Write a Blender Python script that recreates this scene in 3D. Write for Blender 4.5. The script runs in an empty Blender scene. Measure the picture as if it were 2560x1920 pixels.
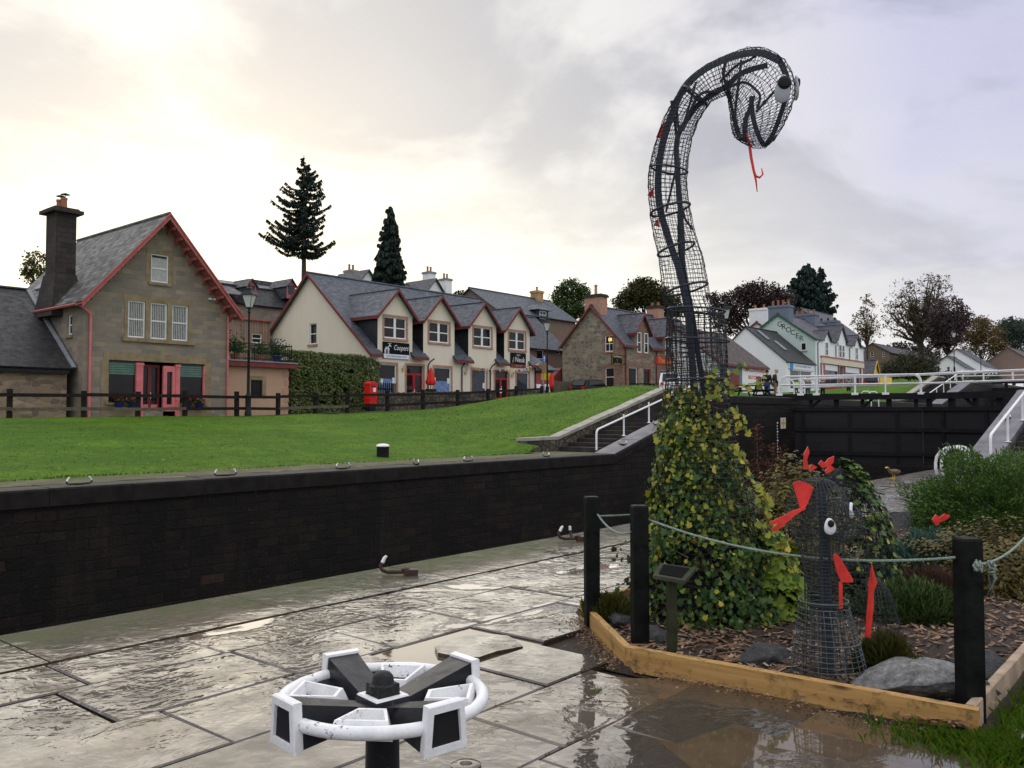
import bpy, bmesh, math, random
from mathutils import Vector, Matrix, noise as mnoise
random.seed(7)
SC = bpy.context.scene
COL = SC.collection
PI = math.pi
rnd = random.uniform

# ------------------------------------------------------------------ camera
# world: +X runs along the canal lock, +Y across it to the village side, metres
TH = math.radians(40); TILT = math.atan(80 / 2150.0); CAMZ = 1.6; FPX = 2150.0
cd = bpy.data.cameras.new("camera"); cam = bpy.data.objects.new("camera", cd); COL.objects.link(cam)
cd.sensor_width = 36; cd.lens = FPX / 2560 * 36; cd.clip_start = 0.05; cd.clip_end = 3000
cam.location = (0, 0, CAMZ)
cam.rotation_euler = (PI / 2 + TILT, 0, TH - PI / 2)
SC.camera = cam
# ------------------------------------------------------------------ sky, sun, exposure
SC.view_settings.view_transform = 'Standard'; SC.view_settings.look = 'None'
SC.view_settings.gamma = 1.0; SC.view_settings.use_curve_mapping = False
SC.view_settings.exposure = 0.58
SUN_AZ = math.radians(60); SUN_EL = math.radians(14)
SUNV = Vector((math.cos(SUN_AZ) * math.cos(SUN_EL), math.sin(SUN_AZ) * math.cos(SUN_EL), math.sin(SUN_EL)))
sl = bpy.data.lights.new("sun", 'SUN'); sl.energy = 0.55; sl.angle = math.radians(60); sl.color = (1, .92, .78)
so = bpy.data.objects.new("sun", sl); COL.objects.link(so)
so.rotation_euler = SUNV.to_track_quat('Z', 'Y').to_euler()
try:
    SC.cycles.max_bounces = 6; SC.cycles.transparent_max_bounces = 8
    SC.cycles.sample_clamp_indirect = 6.0
except Exception: pass


class NT:
    """small node-tree writer"""
    def __init__(s, tree): s.t = tree
    def n(s, kind, ins=None, **props):
        nd = s.t.nodes.new('ShaderNode' + kind)
        for k, v in props.items(): setattr(nd, k, v)
        for k, v in (ins or {}).items(): s.put(nd.inputs[k], v)
        return nd
    def put(s, sock, v):
        if isinstance(v, bpy.types.NodeSocket): s.t.links.new(v, sock)
        else:
            if sock.type == 'RGBA' and len(v) == 3: v = (*v, 1)
            sock.default_value = v
    def tc(s, k='Object'): return s.n('TexCoord').outputs[k]
    def scl(s, vec, sc): return s.n('Mapping', {'Vector': vec, 'Scale': sc if hasattr(sc, '__len__') else (sc,) * 3}).outputs[0]
    def noise(s, vec, scale, detail=4, rough=.55, dist=0, out='Fac'):
        return s.n('TexNoise', {'Vector': vec, 'Scale': scale, 'Detail': detail, 'Roughness': rough, 'Distortion': dist}).outputs[out]
    def ramp(s, fac, stops, interp='LINEAR'):
        nd = s.n('ValToRGB', {'Fac': fac}); cr = nd.color_ramp; cr.interpolation = interp
        while len(cr.elements) < len(stops): cr.elements.new(.5)
        for e, (p, c) in zip(cr.elements, stops):
            e.position = p; e.color = (c, c, c, 1) if not hasattr(c, '__len__') else (*c, 1)
        return nd.outputs[0]
    def mix(s, fac, a, b, blend='MIX'):
        nd = s.n('Mix', data_type='RGBA', blend_type=blend)
        s.put(nd.inputs[0], fac); s.put(nd.inputs[6], a); s.put(nd.inputs[7], b)
        return nd.outputs[2]
    def math(s, op, a, b=0.0, c=0.0):
        nd = s.n('Math', operation=op); s.put(nd.inputs[0], a); s.put(nd.inputs[1], b); s.put(nd.inputs[2], c)
        return nd.outputs[0]
    def vm(s, op, a, b=(0, 0, 0)):
        nd = s.n('VectorMath', operation=op); s.put(nd.inputs[0], a); s.put(nd.inputs[1], b)
        return nd.outputs['Value'] if op in ('DOT_PRODUCT', 'LENGTH') else nd.outputs[0]
    def bump(s, h, strength=.5, dist=.02, nrm=None):
        d = {'Height': h, 'Strength': strength, 'Distance': dist}
        if nrm is not None: d['Normal'] = nrm
        return s.n('Bump', d).outputs[0]
    def isl(s): return s.n('NewGeometry').outputs['Random Per Island']


def newmat(name):
    m = bpy.data.materials.new(name); m.use_nodes = True
    t = NT(m.node_tree); t.m = m; t.p = m.node_tree.nodes['Principled BSDF']
    return t
def fin(t, col, rough=.7, nrm=None, spec=.5, metal=0.0):
    t.put(t.p.inputs['Base Color'], col); t.put(t.p.inputs['Roughness'], rough)
    t.put(t.p.inputs['Specular IOR Level'], spec); t.put(t.p.inputs['Metallic'], metal)
    if nrm is not None: t.put(t.p.inputs['Normal'], nrm)
    return t.m

# world: Nishita light under a broken cloud deck
W = bpy.data.worlds.new("World"); SC.world = W; W.use_nodes = True
w = NT(W.node_tree); bg = W.node_tree.nodes['Background']
sky = w.n('TexSky', sky_type='NISHITA', sun_disc=False, sun_elevation=SUN_EL, sun_rotation=PI / 2 - SUN_AZ, air_density=1.2, dust_density=2.0)
dirv = w.tc('Generated')
sx = w.n('SeparateXYZ', {0: dirv})
zz = w.math('ADD', w.math('MAXIMUM', sx.outputs[2], 0.0), 0.22)
pl = w.n('CombineXYZ', {0: w.math('DIVIDE', sx.outputs[0], zz), 1: w.math('DIVIDE', sx.outputs[1], zz), 2: 0.0}).outputs[0]
n1 = w.noise(w.vm('ADD', pl, (3.1, 1.7, 0)), 1.35, 6, .56, .5)
n2 = w.noise(w.vm('ADD', pl, (7.3, 4.1, 2.0)), 2.9, 5, .55, .2)
nn = w.math('ADD', w.math('MULTIPLY', n1, .72), w.math('MULTIPLY', n2, .28))
sd = w.vm('DOT_PRODUCT', dirv, tuple(SUNV))
lit = w.ramp(sd, [(0.0, (.72, .73, .80)), (.3, (.60, .61, .72)), (.55, (.40, .40, .525)), (.72, (.435, .435, .56)), (.86, (.58, .565, .57)), (.96, (.655, .64, .605)), (1.0, (.70, .68, .62))])
shade = w.ramp(sd, [(0.0, (.55, .56, .62)), (.3, (.42, .43, .52)), (.55, (.225, .23, .325)), (.72, (.245, .25, .36)), (.86, (.33, .33, .375)), (.97, (.45, .445, .445))])
cloud = w.mix(w.ramp(nn, [(.42, 1.0), (.56, 0.0)], 'EASE'), lit, shade)
hz = w.ramp(w.math('ADD', sx.outputs[2], w.math('MULTIPLY', w.math('SUBTRACT', n2, .5), .22)), [(0.0, 1.0), (.10, .90), (.20, .45), (.33, .06), (.42, 0.0)], 'EASE')
glow = w.ramp(sd, [(0.3, (.52, .52, .60)), (.62, (.53, .525, .56)), (.80, (.66, .645, .61)), (.93, (.74, .71, .61)), (1.0, (.80, .75, .61))])
brk = w.ramp(w.noise(w.vm('ADD', dirv, (4.0, 1.3, 0)), 4.2, 5, .55, .4), [(.50, 0.0), (.68, 1.0)], 'EASE')
glow = w.mix(w.math('MULTIPLY', brk, w.ramp(sd, [(.72, 0.0), (.92, 1.0)])), glow, (.90, .865, .75))
cloud = w.mix(w.math('MULTIPLY', hz, .92), cloud, glow)
cloud = w.mix(w.ramp(sx.outputs[2], [(.46, 0.0), (.74, .9)], 'EASE'), cloud, (1.05, 1.05, 1.10))
skyc = w.mix(.93, w.vm('SCALE', sky.outputs[0]) if False else w.mix(1.0, sky.outputs[0], (.1, .1, .1), 'MULTIPLY'), cloud)
w.put(bg.inputs['Color'], skyc); bg.inputs['Strength'].default_value = 1.0

# ------------------------------------------------------------------ projection helper (where a thing stands)
FH = Vector((math.cos(TH), math.sin(TH), 0)); RH = Vector((math.sin(TH), -math.cos(TH), 0))
def at(px, py, X=None, Y=None, Z=None, d=None):
    a = (px - 1280) / FPX; b = (960 - py) / FPX
    ct, st = math.cos(TILT), math.sin(TILT)
    r = FH * (ct - b * st) + RH * a + Vector((0, 0, st + b * ct))
    if X is not None: t = X / r.x
    elif Y is not None: t = Y / r.y
    elif Z is not None: t = (Z - CAMZ) / r.z
    else: t = d / r.dot(FH)
    return Vector((0, 0, CAMZ)) + r * t

# ------------------------------------------------------------------ mesh writer
def V(*a): return Vector(a)
class MB:
    def __init__(s): s.v = []; s.f = []; s.m = []
    def add(s, vs, fs, mi=0):
        o = len(s.v); s.v += [Vector(p) for p in vs]
        for f in fs: s.f.append(tuple(i + o for i in f)); s.m.append(mi)
        return s
    def face(s, pts, mi=0): return s.add(pts, [tuple(range(len(pts)))], mi)
    def bx(s, x0, x1, y0, y1, z0, z1, mi=0):
        return s.box(V((x0 + x1) / 2, (y0 + y1) / 2, (z0 + z1) / 2), (abs(x1 - x0), abs(y1 - y0), abs(z1 - z0)), None, mi)
    def box(s, c, size, R=None, mi=0, taper=1.0):
        hx, hy, hz = [q / 2 for q in size]; vs = []
        for z in (-1, 1):
            t = taper if z > 0 else 1
            for x, y in ((-1, -1), (1, -1), (1, 1), (-1, 1)):
                p = V(x * hx * t, y * hy * t, z * hz); vs.append(Vector(c) + (R @ p if R else p))
        return s.add(vs, [(3, 2, 1, 0), (4, 5, 6, 7), (0, 1, 5, 4), (1, 2, 6, 5), (2, 3, 7, 6), (3, 0, 4, 7)], mi)
    def beam(s, a, b, wd, ht, up=(0, 0, 1), mi=0):
        a, b = Vector(a), Vector(b); d = b - a; L = d.length; d.normalize()
        sd_ = d.cross(Vector(up)); sd_.normalize(); u = sd_.cross(d)
        R = Matrix((d, sd_, u)).transposed()
        return s.box((a + b) / 2, (L, wd, ht), R, mi)
    def prism(s, pts, vec, mi=0):
        n = len(pts); pts = [Vector(p) for p in pts]; vec = Vector(vec)
        nrm = Vector((0, 0, 0))
        for i in range(n): nrm += pts[i].cross(pts[(i + 1) % n])
        if nrm.dot(vec) > 0: pts = pts[::-1]
        vs = pts + [p + vec for p in pts]
        fs = [tuple(range(n)), tuple(range(2 * n - 1, n - 1, -1))]
        fs += [(i, i + n, (i + 1) % n + n, (i + 1) % n) for i in range(n)]
        return s.add(vs, [f[::-1] if False else f for f in fs], mi)
    def tube(s, pts, r, n=6, cap=True, closed=False, mi=0):
        pts = [Vector(p) for p in pts]; k = len(pts)
        rs = r if hasattr(r, '__len__') else [r] * k
        o = len(s.v); prev = None
        for i, p in enumerate(pts):
            if closed: d = pts[(i + 1) % k] - pts[i - 1]
            else: d = pts[min(i + 1, k - 1)] - pts[max(i - 1, 0)]
            if d.length < 1e-9: d = V(0, 0, 1)
            d.normalize()
            if prev is None:
                a = V(0, 0, 1) if abs(d.z) < .9 else V(1, 0, 0)
                u = d.cross(a).normalized()
            else:
                u = prev - d * prev.dot(d)
                u = u.normalized() if u.length > 1e-6 else d.orthogonal().normalized()
            prev = u; v_ = d.cross(u)
            for j in range(n):
                a = 2 * PI * j / n
                s.v.append(p + (u * math.cos(a) + v_ * math.sin(a)) * rs[i])
        last = k if closed else k - 1
        for i in range(last):
            i2 = (i + 1) % k
            for j in range(n):
                j2 = (j + 1) % n
                s.f.append((o + i * n + j, o + i * n + j2, o + i2 * n + j2, o + i2 * n + j)); s.m.append(mi)
        if cap and not closed:
            s.f.append(tuple(o + j for j in range(n - 1, -1, -1))); s.m.append(mi)
            s.f.append(tuple(o + (k - 1) * n + j for j in range(n))); s.m.append(mi)
        return s
    def rings(s, rings, cap=True, mi=0):
        o = len(s.v); n = len(rings[0])
        for r in rings: s.v += [Vector(p) for p in r]
        for i in range(len(rings) - 1):
            for j in range(n):
                j2 = (j + 1) % n
                s.f.append((o + i * n + j, o + i * n + j2, o + (i + 1) * n + j2, o + (i + 1) * n + j)); s.m.append(mi)
        if cap:
            s.f.append(tuple(o + j for j in range(n - 1, -1, -1))); s.m.append(mi)
            q = o + (len(rings) - 1) * n
            s.f.append(tuple(q + j for j in range(n))); s.m.append(mi)
        return s
    def lathe(s, prof, c=(0, 0, 0), n=16, mi=0, cap=True, ph=0):
        c = Vector(c)
        return s.rings([[c + V(r * math.cos(2 * PI * j / n + ph), r * math.sin(2 * PI * j / n + ph), z) for j in range(n)] for r, z in prof], cap, mi)
    def wire(s, a, b, r, mi=0):
        a, b = Vector(a), Vector(b); d = b - a
        if d.length < 1e-6: return
        d.normalize(); u = d.orthogonal().normalized(); v_ = d.cross(u); o = len(s.v)
        for p in (a, b):
            for j in range(3):
                t = 2 * PI * j / 3; s.v.append(p + (u * math.cos(t) + v_ * math.sin(t)) * r)
        for j in range(3):
            k = (j + 1) % 3; s.f.append((o + j, o + k, o + 3 + k, o + 3 + j)); s.m.append(mi)
    def sheet(s, fn, us, vs, mi=0):
        o = len(s.v); nu, nv = len(us), len(vs)
        for u in us:
            for v_ in vs: s.v.append(Vector(fn(u, v_)))
        for i in range(nu - 1):
            for j in range(nv - 1):
                s.f.append((o + i * nv + j, o + (i + 1) * nv + j, o + (i + 1) * nv + j + 1, o + i * nv + j + 1)); s.m.append(mi)
        return s
    def blob(s, c, rad, sub=3, amp=.25, fr=1.3, seed=0, flat=None, mi=0):
        bm = bmesh.new(); bmesh.ops.create_icosphere(bm, subdivisions=sub, radius=1)
        vs = []
        for v_ in bm.verts:
            d = v_.co.normalized()
            k = 1 + amp * mnoise.noise(d * fr + V(seed, seed * 1.7, 0)) + amp * .5 * mnoise.noise(d * fr * 2.7 + V(seed, 0, 3))
            p = V(d.x * rad[0] * k, d.y * rad[1] * k, d.z * rad[2] * k)
            vs.append(Vector(c) + p)
        s.add(vs, [tuple(q.index for q in f.verts) for f in bm.faces], mi); bm.free()
        return s

ORG = {}
def setp(o, label=None, cat=None, group=None, kind=None):
    if label: o['label'] = label
    if cat: o['category'] = cat
    if group: o['group'] = group
    if kind: o['kind'] = kind
    return o
def thing(name, label, cat, loc=(0, 0, 0), group=None):
    o = bpy.data.objects.new(name, None); COL.objects.link(o); o.location = loc; o.empty_display_size = .2
    ORG[o] = Vector(loc); return setp(o, label, cat, group)
def obj(name, mb, mats, parent=None, loc=None, smooth=False, label=None, uv=True, auto=None):
    """link a mesh builder as ONE mesh object; vertices are given in world space (or the thing's own space)"""
    if not isinstance(mats, (list, tuple)): mats = [mats]
    if parent is not None: org = ORG[parent]
    elif loc is not None: org = Vector(loc)
    else:
        org = Vector((sum(p.x for p in mb.v) / len(mb.v), sum(p.y for p in mb.v) / len(mb.v), min(p.z for p in mb.v)))
    me = bpy.data.meshes.new(name)
    me.from_pydata([tuple(p - org) for p in mb.v], [], mb.f)
    for m in mats: me.materials.append(m)
    if len(mats) > 1: me.polygons.foreach_set('material_index', mb.m)
    if smooth is not False:
        me.polygons.foreach_set('use_smooth', [True] * len(me.polygons))
        if smooth is not True: me.set_sharp_from_angle(angle=math.radians(smooth))
    if uv and len(me.polygons) < 40000:
        ul = me.uv_layers.new(name='UVMap').data
        for p in me.polygons:
            nz = p.normal
            if abs(nz.z) > .985: U, Vv = V(1, 0, 0), V(0, 1, 0)
            else:
                U = V(-nz.y, nz.x, 0).normalized(); Vv = nz.cross(U)
            for li in p.loop_indices:
                c = me.vertices[me.loops[li].vertex_index].co + org
                ul[li].uv = (c.dot(U), c.dot(Vv))
    o = bpy.data.objects.new(name, me); COL.objects.link(o); ORG[o] = org
    if parent is not None:
        o.parent = parent
    else: o.location = org
    if label: o['label'] = label
    return o
def one(name, mb, mats, label, cat, group=None, **k):
    return setp(obj(name, mb, mats, **k), label, cat, group)
def struct(name, mb, mats, **k): return setp(obj(name, mb, mats, **k), kind='structure')
def dup(o, loc=None, rz=None, label=None, group=None, parent=None, sc=None):
    c = o.copy(); COL.objects.link(c); ORG[c] = ORG.get(o)
    if parent is not None: c.parent = parent
    if loc is not None: c.location = loc
    if rz is not None: c.rotation_euler = (0, 0, rz)
    if sc is not None: c.scale = (sc,) * 3
    if label: c['label'] = label
    if group: c['group'] = group
    for ch in list(o.children): dup(ch, parent=c)
    return c
def text(txt, size, mat, parent, o, xd, zd, name='lettering', extr=.004, shear=0.0, align='CENTER', fat=0.0, width=None):
    """flat raised letters: o = anchor, xd = reading direction, zd = up"""
    cu = bpy.data.curves.new('t', 'FONT'); cu.body = txt; cu.size = size; cu.extrude = extr; cu.shear = shear; cu.offset = fat
    cu.align_x = align; cu.align_y = 'CENTER'; cu.resolution_u = 2
    to = bpy.data.objects.new('t', cu); COL.objects.link(to)
    dg = bpy.context.evaluated_depsgraph_get()
    me = bpy.data.meshes.new_from_object(to.evaluated_get(dg))
    bpy.data.objects.remove(to); bpy.data.curves.remove(cu)
    xd = Vector(xd).normalized(); zd = Vector(zd).normalized(); nd = xd.cross(zd)
    xs = [v.co.x for v in me.vertices]; k = 1.0
    if width and xs: k = width / (max(xs) - min(xs))
    mb = MB(); mb.add([Vector(o) + xd * v.co.x * k + zd * v.co.y + nd * v.co.z for v in me.vertices], [tuple(p.vertices) for p in me.polygons])
    bpy.data.meshes.remove(me)
    return obj(name, mb, mat, parent, uv=False) if mb.v else None
def interp(x, pts):
    if x <= pts[0][0]: return pts[0][1]
    for (a, va), (b, vb) in zip(pts, pts[1:]):
        if x <= b: return va + (vb - va) * (x - a) / (b - a)
    return pts[-1][1]
def sstep(a, b, x):
    t = min(1, max(0, (x - a) / (b - a))); return t * t * (3 - 2 * t)

# ------------------------------------------------------------------ materials
def plain(name, col, rough=.6, var=.18, scale=4.0, bump=0.0, bsc=40.0, spec=.22, metal=0.0, bd=.01):
    t = newmat(name); c = t.tc('Object')
    n = t.noise(c, scale, 5, .6)
    a = tuple(q * (1 - var) for q in col); b = tuple(min(1, q * (1 + var)) for q in col)
    colr = t.ramp(n, [(.3, a), (.7, b)])
    nr = t.bump(t.noise(c, bsc, 4), bump, bd) if bump else None
    return fin(t, colr, rough, nr, spec, metal)
def masonry(name, cols, mortar, bw=.45, bh=.22, rough=.85, msize=.018, distort=.05, grime=(.05, .045, .04), gamt=.35, bump=.6, offset=.5, squash=1.0, mossy=None, mwarm=.6):
    """coursed stone: brick pattern in metres on the UVs, warped, one tone per stone, weathered"""
    t = newmat(name); uv = t.tc('UV')
    dn = t.noise(uv, 1.6, 3, .6, out='Color')
    wv = t.vm('ADD', uv, t.n('VectorMath', {0: t.vm('SUBTRACT', dn, (.5, .5, .5)), 3: distort * 2}, operation='SCALE').outputs[0])
    b = t.n('TexBrick', {'Vector': wv, 'Scale': 1.0, 'Mortar Size': msize, 'Mortar Smooth': .4, 'Bias': 0.0, 'Brick Width': bw, 'Row Height': bh,
                         'Color1': (0, 0, 0, 1), 'Color2': (1, 1, 1, 1), 'Mortar': (.5, .5, .5, 1)}, offset=offset, squash=squash, squash_frequency=3, offset_frequency=2)
    sep = b.outputs['Color']
    stonec = t.ramp(sep, [(i / max(1, len(cols) - 1), c) for i, c in enumerate(cols)])
    fine = t.noise(uv, 22, 5, .65)
    stonec = t.mix(.45, stonec, t.mix(1.0, stonec, t.ramp(fine, [(.25, .35), (.75, 1.6)]), 'MULTIPLY'))
    colr = t.mix(b.outputs['Fac'], stonec, mortar)
    big = t.noise(uv, .55, 5, .65)
    colr = t.mix(t.ramp(big, [(.45, 0.0), (.75, gamt)]), colr, grime)
    if mossy: colr = t.mix(t.ramp(t.noise(uv, .9, 4, .7, .5), [(.52, 0.0), (.75, .5)]), colr, mossy)
    h = t.math('ADD', t.math('MULTIPLY', b.outputs['Fac'], -1.0), t.math('MULTIPLY', fine, .7))
    return fin(t, colr, rough, t.bump(h, bump, .025), .3)
def rubble(name, cols, mortar, sc=(2.6, 3.8), rough=.88, edge=.07, grime=.3):
    """irregular rubble: stretched Voronoi cells with mortar between them"""
    t = newmat(name); uv = t.tc('UV'); dn = t.noise(uv, 2.2, 3, .6, out='Color')
    v = t.vm('ADD', t.scl(uv, (sc[0], sc[1], 1)), t.vm('MULTIPLY', t.vm('SUBTRACT', dn, (.5, .5, .5)), (.5, .5, 0)))
    e = t.n('TexVoronoi', {'Vector': v, 'Scale': 1.0}, feature='DISTANCE_TO_EDGE', voronoi_dimensions='2D').outputs['Distance']
    cc = t.n('TexVoronoi', {'Vector': v, 'Scale': 1.0}, feature='F1', voronoi_dimensions='2D').outputs['Color']
    r = t.n('SeparateColor', {0: cc}).outputs[0]
    stonec = t.ramp(r, [(i / max(1, len(cols) - 1), c) for i, c in enumerate(cols)])
    fine = t.noise(uv, 18, 5, .65)
    stonec = t.mix(1.0, stonec, t.ramp(fine, [(.25, .55), (.75, 1.3)]), 'MULTIPLY')
    m = t.ramp(e, [(edge * .4, 1.0), (edge, 0.0)])
    colr = t.mix(m, stonec, mortar)
    colr = t.mix(t.ramp(t.noise(uv, .5, 4, .6), [(.45, 0.0), (.8, grime)]), colr, (.06, .05, .045))
    return fin(t, colr, rough, t.bump(t.math('SUBTRACT', t.math('MULTIPLY', fine, .5), m), .7, .03), .3)
def slate(name, col, warm=(0, 0, 0), bw=.30, bh=.20, rough=.45, spec=.35, var=.45, moss=0.0):
    t = newmat(name); uv = t.tc('UV')
    b = t.n('TexBrick', {'Vector': uv, 'Scale': 1.0, 'Mortar Size': .012, 'Mortar Smooth': .2, 'Brick Width': bw, 'Row Height': bh,
                         'Color1': (0, 0, 0, 1), 'Color2': (1, 1, 1, 1), 'Mortar': (.5, .5, .5, 1)}, offset=.5)
    a = tuple(q * (1 - var) for q in col); c2 = tuple(q * (1 + var) + w_ for q, w_ in zip(col, warm))
    colr = t.ramp(b.outputs['Color'], [(0, a), (.5, col), (1, c2)])
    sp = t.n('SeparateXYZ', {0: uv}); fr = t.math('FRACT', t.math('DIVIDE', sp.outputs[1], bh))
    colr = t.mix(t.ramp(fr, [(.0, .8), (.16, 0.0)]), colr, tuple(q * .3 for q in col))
    colr = t.mix(t.ramp(t.noise(uv, .8, 5, .65), [(.4, 0.0), (.75, .45)]), colr, tuple(q * .55 for q in col))
    if moss: colr = t.mix(t.ramp(t.noise(uv, 1.3, 5, .7), [(.5, 0.0), (.72, moss)]), colr, (.05, .055, .02))
    rg = t.ramp(t.noise(uv, 3, 4), [(.3, rough - .04), (.7, rough + .25)])
    h = t.math('ADD', t.math('MULTIPLY', b.outputs['Fac'], -.6), t.math('SUBTRACT', t.math('MULTIPLY', b.outputs['Color'], .5), fr))
    return fin(t, colr, rg, t.bump(h, .6, .02), spec)
def harl(name, col, dirt=.25, rough=.9):
    """rendered wall: roughcast grain and rain streaks"""
    t = newmat(name); uv = t.tc('UV')
    st = t.noise(t.scl(uv, (2.2, .22, 1)), 1.0, 5, .6); bl = t.noise(uv, .7, 5, .6)
    colr = t.mix(t.ramp(st, [(.45, 0.0), (.8, dirt)]), col, tuple(q * .55 for q in col))
    colr = t.mix(t.ramp(bl, [(.4, 0.0), (.75, dirt * .8)]), colr, tuple(q * .7 for q in col))
    return fin(t, colr, rough, t.bump(t.noise(uv, 45, 3), .35, .01), .25)
def leafm(name, cols, rough=.45, trans=.0, spec=.4):
    t = newmat(name)
    colr = t.ramp(t.isl(), [(i / max(1, len(cols) - 1), c) for i, c in enumerate(cols)])
    fin(t, colr, rough, None, spec)
    if trans:
        tr = t.n('BsdfTranslucent', {'Color': colr}); mx = t.n('MixShader', {0: trans, 1: t.p.outputs[0], 2: tr.outputs[0]})
        out = t.m.node_tree.nodes['Material Output']; t.t.links.new(mx.outputs[0], out.inputs['Surface'])
    return t.m

MAT = {}
M = MAT
M['white'] = plain('white_paint', (.80, .80, .79), .38, .05, 6)
M['white_worn'] = None
def worn_white():
    t = newmat('worn_white_paint'); c = t.tc('Object')
    n = t.noise(c, 9, 6, .7); n2 = t.noise(c, 60, 4, .7)
    colr = t.ramp(n, [(.3, (.66, .67, .67)), (.55, (.80, .80, .80))])
    ch = t.math('MULTIPLY', t.ramp(n2, [(.56, 0.0), (.61, 1.0)]), t.ramp(t.noise(c, 4.5, 5, .7), [(.56, 0.0), (.62, 1.0)]))
    colr = t.mix(t.ramp(t.noise(c, 24, 5, .7), [(.6, 0.0), (.8, .45)]), colr, (.33, .30, .26))
    colr = t.mix(ch, colr, (.03, .027, .03))
    return fin(t, colr, .4, t.bump(t.math('SUBTRACT', t.noise(c, 70, 4, .55), ch), .5, .004), .4)
M['white_worn'] = worn_white()
def black_gloss():
    t = newmat('black_gloss_paint'); c = t.tc('Object')
    n2 = t.noise(c, 55, 4, .7)
    ch = t.math('MULTIPLY', t.ramp(n2, [(.63, 0.0), (.70, 1.0)]), t.ramp(t.noise(c, 8, 3), [(.5, 0.0), (.6, 1.0)]))
    colr = t.mix(ch, t.ramp(t.noise(c, 5, 5), [(.3, (.006, .006, .008)), (.75, (.016, .017, .023))]), (.12, .12, .12))
    rg = t.ramp(t.noise(c, 14, 4), [(.3, .22), (.7, .5)])
    return fin(t, colr, rg, t.bump(t.noise(c, 45, 5), .25, .005), .3)
M['black'] = black_gloss()
M['iron'] = plain('black_iron', (.014, .014, .016), .45, .35, 8, .15, 60, spec=.15)
M['rust'] = plain('rusty_iron', (.05, .028, .02), .5, .5, 12, .4, 50)
M['wire'] = plain('galvanised_wire', (.026, .030, .034), .55, .35, 5)
M['wiremid'] = plain('dull_wire', (.036, .041, .04), .5, .4, 6)
M['wirepale'] = plain('bare_galvanised_wire', (.10, .115, .115), .45, .5, 7, metal=.3)
M['steel'] = plain('grey_painted_steel', (.034, .042, .055), .4, .25, 4, .1, 60)
M['postblack'] = plain('black_stained_timber', (.009, .010, .009), .55, .6, 6, .5, 30, spec=.07)
M['red'] = plain('red_paint', (.62, .022, .014), .42, .12, 5, .1, 30)
M['redglow'] = plain('red_sheet_metal', (.66, .045, .035), .42, .3, 9, .25, 25)
M['eyewhite'] = plain('eye_white', (.72, .74, .75), .3, .06, 5)
M['eyeshaded'] = plain('shaded_eye_white', (.34, .36, .38), .35, .1, 6)  # eye white with its backlit shade put into the colour
M['maroon'] = plain('maroon_paint', (.17, .035, .032), .5, .2, 3)
M['pinkred'] = plain('faded_red_paint', (.39, .115, .105), .55, .22, 4)
M['pink'] = plain('pink_paint', (.62, .17, .17), .5, .14, 3)
M['doorred'] = plain('red_door_paint', (.40, .018, .02), .35, .12, 3)
M['sandstone'] = plain('pink_sandstone_trim', (.40, .23, .16), .85, .18, 4, .2, 30)
M['sand_brown'] = masonry('brown_sandstone', [(.23, .13, .085), (.30, .18, .12), (.19, .11, .08)], (.24, .19, .15), .5, .28, gamt=.25, distort=.01)
def paneglass():
    t = newmat('window_glass'); c = t.tc('Object')
    colr = t.ramp(t.noise(c, .7, 3), [(.3, (.005, .005, .006)), (.7, (.022, .021, .020))])
    return fin(t, colr, .06, t.bump(t.noise(c, 1.2, 2), .04, .02), .28)
M['glass'] = paneglass()
def paneblue():
    t = newmat('shop_glass'); c = t.tc('Object')
    n = t.noise(c, 2.6, 4, .6)
    colr = t.ramp(n, [(.25, (.012, .014, .016)), (.5, (.05, .06, .075)), (.62, (.02, .03, .03)), (.8, (.10, .13, .20))])
    return fin(t, colr, .08, None, .25)
M['shopglass'] = paneblue()
M['curtain'] = plain('pale_curtain', (.42, .43, .40), .8, .2, 6)
M['bluecurtain'] = plain('blue_net_curtain', (.16, .24, .42), .7, .4, 5)
M['cream'] = harl('cream_harling', (.74, .66, .53), .18)
M['peach'] = harl('peach_render', (.46, .30, .20), .3)
M['whitewash'] = harl('whitewashed_wall', (.80, .81, .80), .12)
M['mint'] = harl('pale_green_render', (.52, .62, .57), .15)
M['brownharl'] = harl('brown_harling', (.20, .14, .11), .3)
M['ashlar'] = masonry('weathered_ashlar', [(.19, .17, .14), (.27, .23, .16), (.32, .265, .18), (.225, .195, .15), (.29, .225, .165), (.20, .18, .155), (.26, .22, .16)], (.255, .22, .175), .52, .25, distort=.06, gamt=.55, msize=.012, grime=(.13, .12, .11))
M['ashlar_trim'] = plain('dressed_sandstone', (.25, .195, .115), .85, .3, 2.0, .3, 25)
M['rubble_tan'] = rubble('tan_rubble', [(.30, .22, .13), (.16, .12, .09), (.36, .28, .18), (.25, .15, .10), (.33, .25, .15), (.20, .16, .12)], (.28, .23, .16), (2.3, 4.6))
M['rubble_pub'] = rubble('grey_tan_rubble', [(.20, .18, .14), (.30, .26, .19), (.13, .12, .105), (.26, .20, .14), (.34, .30, .22)], (.31, .27, .20), (2.1, 3.4), edge=.09)
M['drystone'] = rubble('dark_wall_rubble', [(.055, .045, .035), (.12, .10, .07), (.035, .03, .028), (.16, .13, .09), (.07, .065, .04)], (.03, .026, .022), (2.6, 3.4), edge=.12)
M['chimstone'] = masonry('sooty_chimney_stone', [(.035, .029, .026), (.06, .048, .041), (.026, .022, .02)], (.032, .027, .024), .5, .26, gamt=.7, grime=(.02, .018, .016))
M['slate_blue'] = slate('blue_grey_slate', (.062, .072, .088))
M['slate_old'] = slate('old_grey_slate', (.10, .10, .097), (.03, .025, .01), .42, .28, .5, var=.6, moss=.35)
M['slate_dark'] = slate('dark_slate', (.020, .020, .022), (.004, .003, .0), .3, .2, .45, moss=.3)
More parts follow.
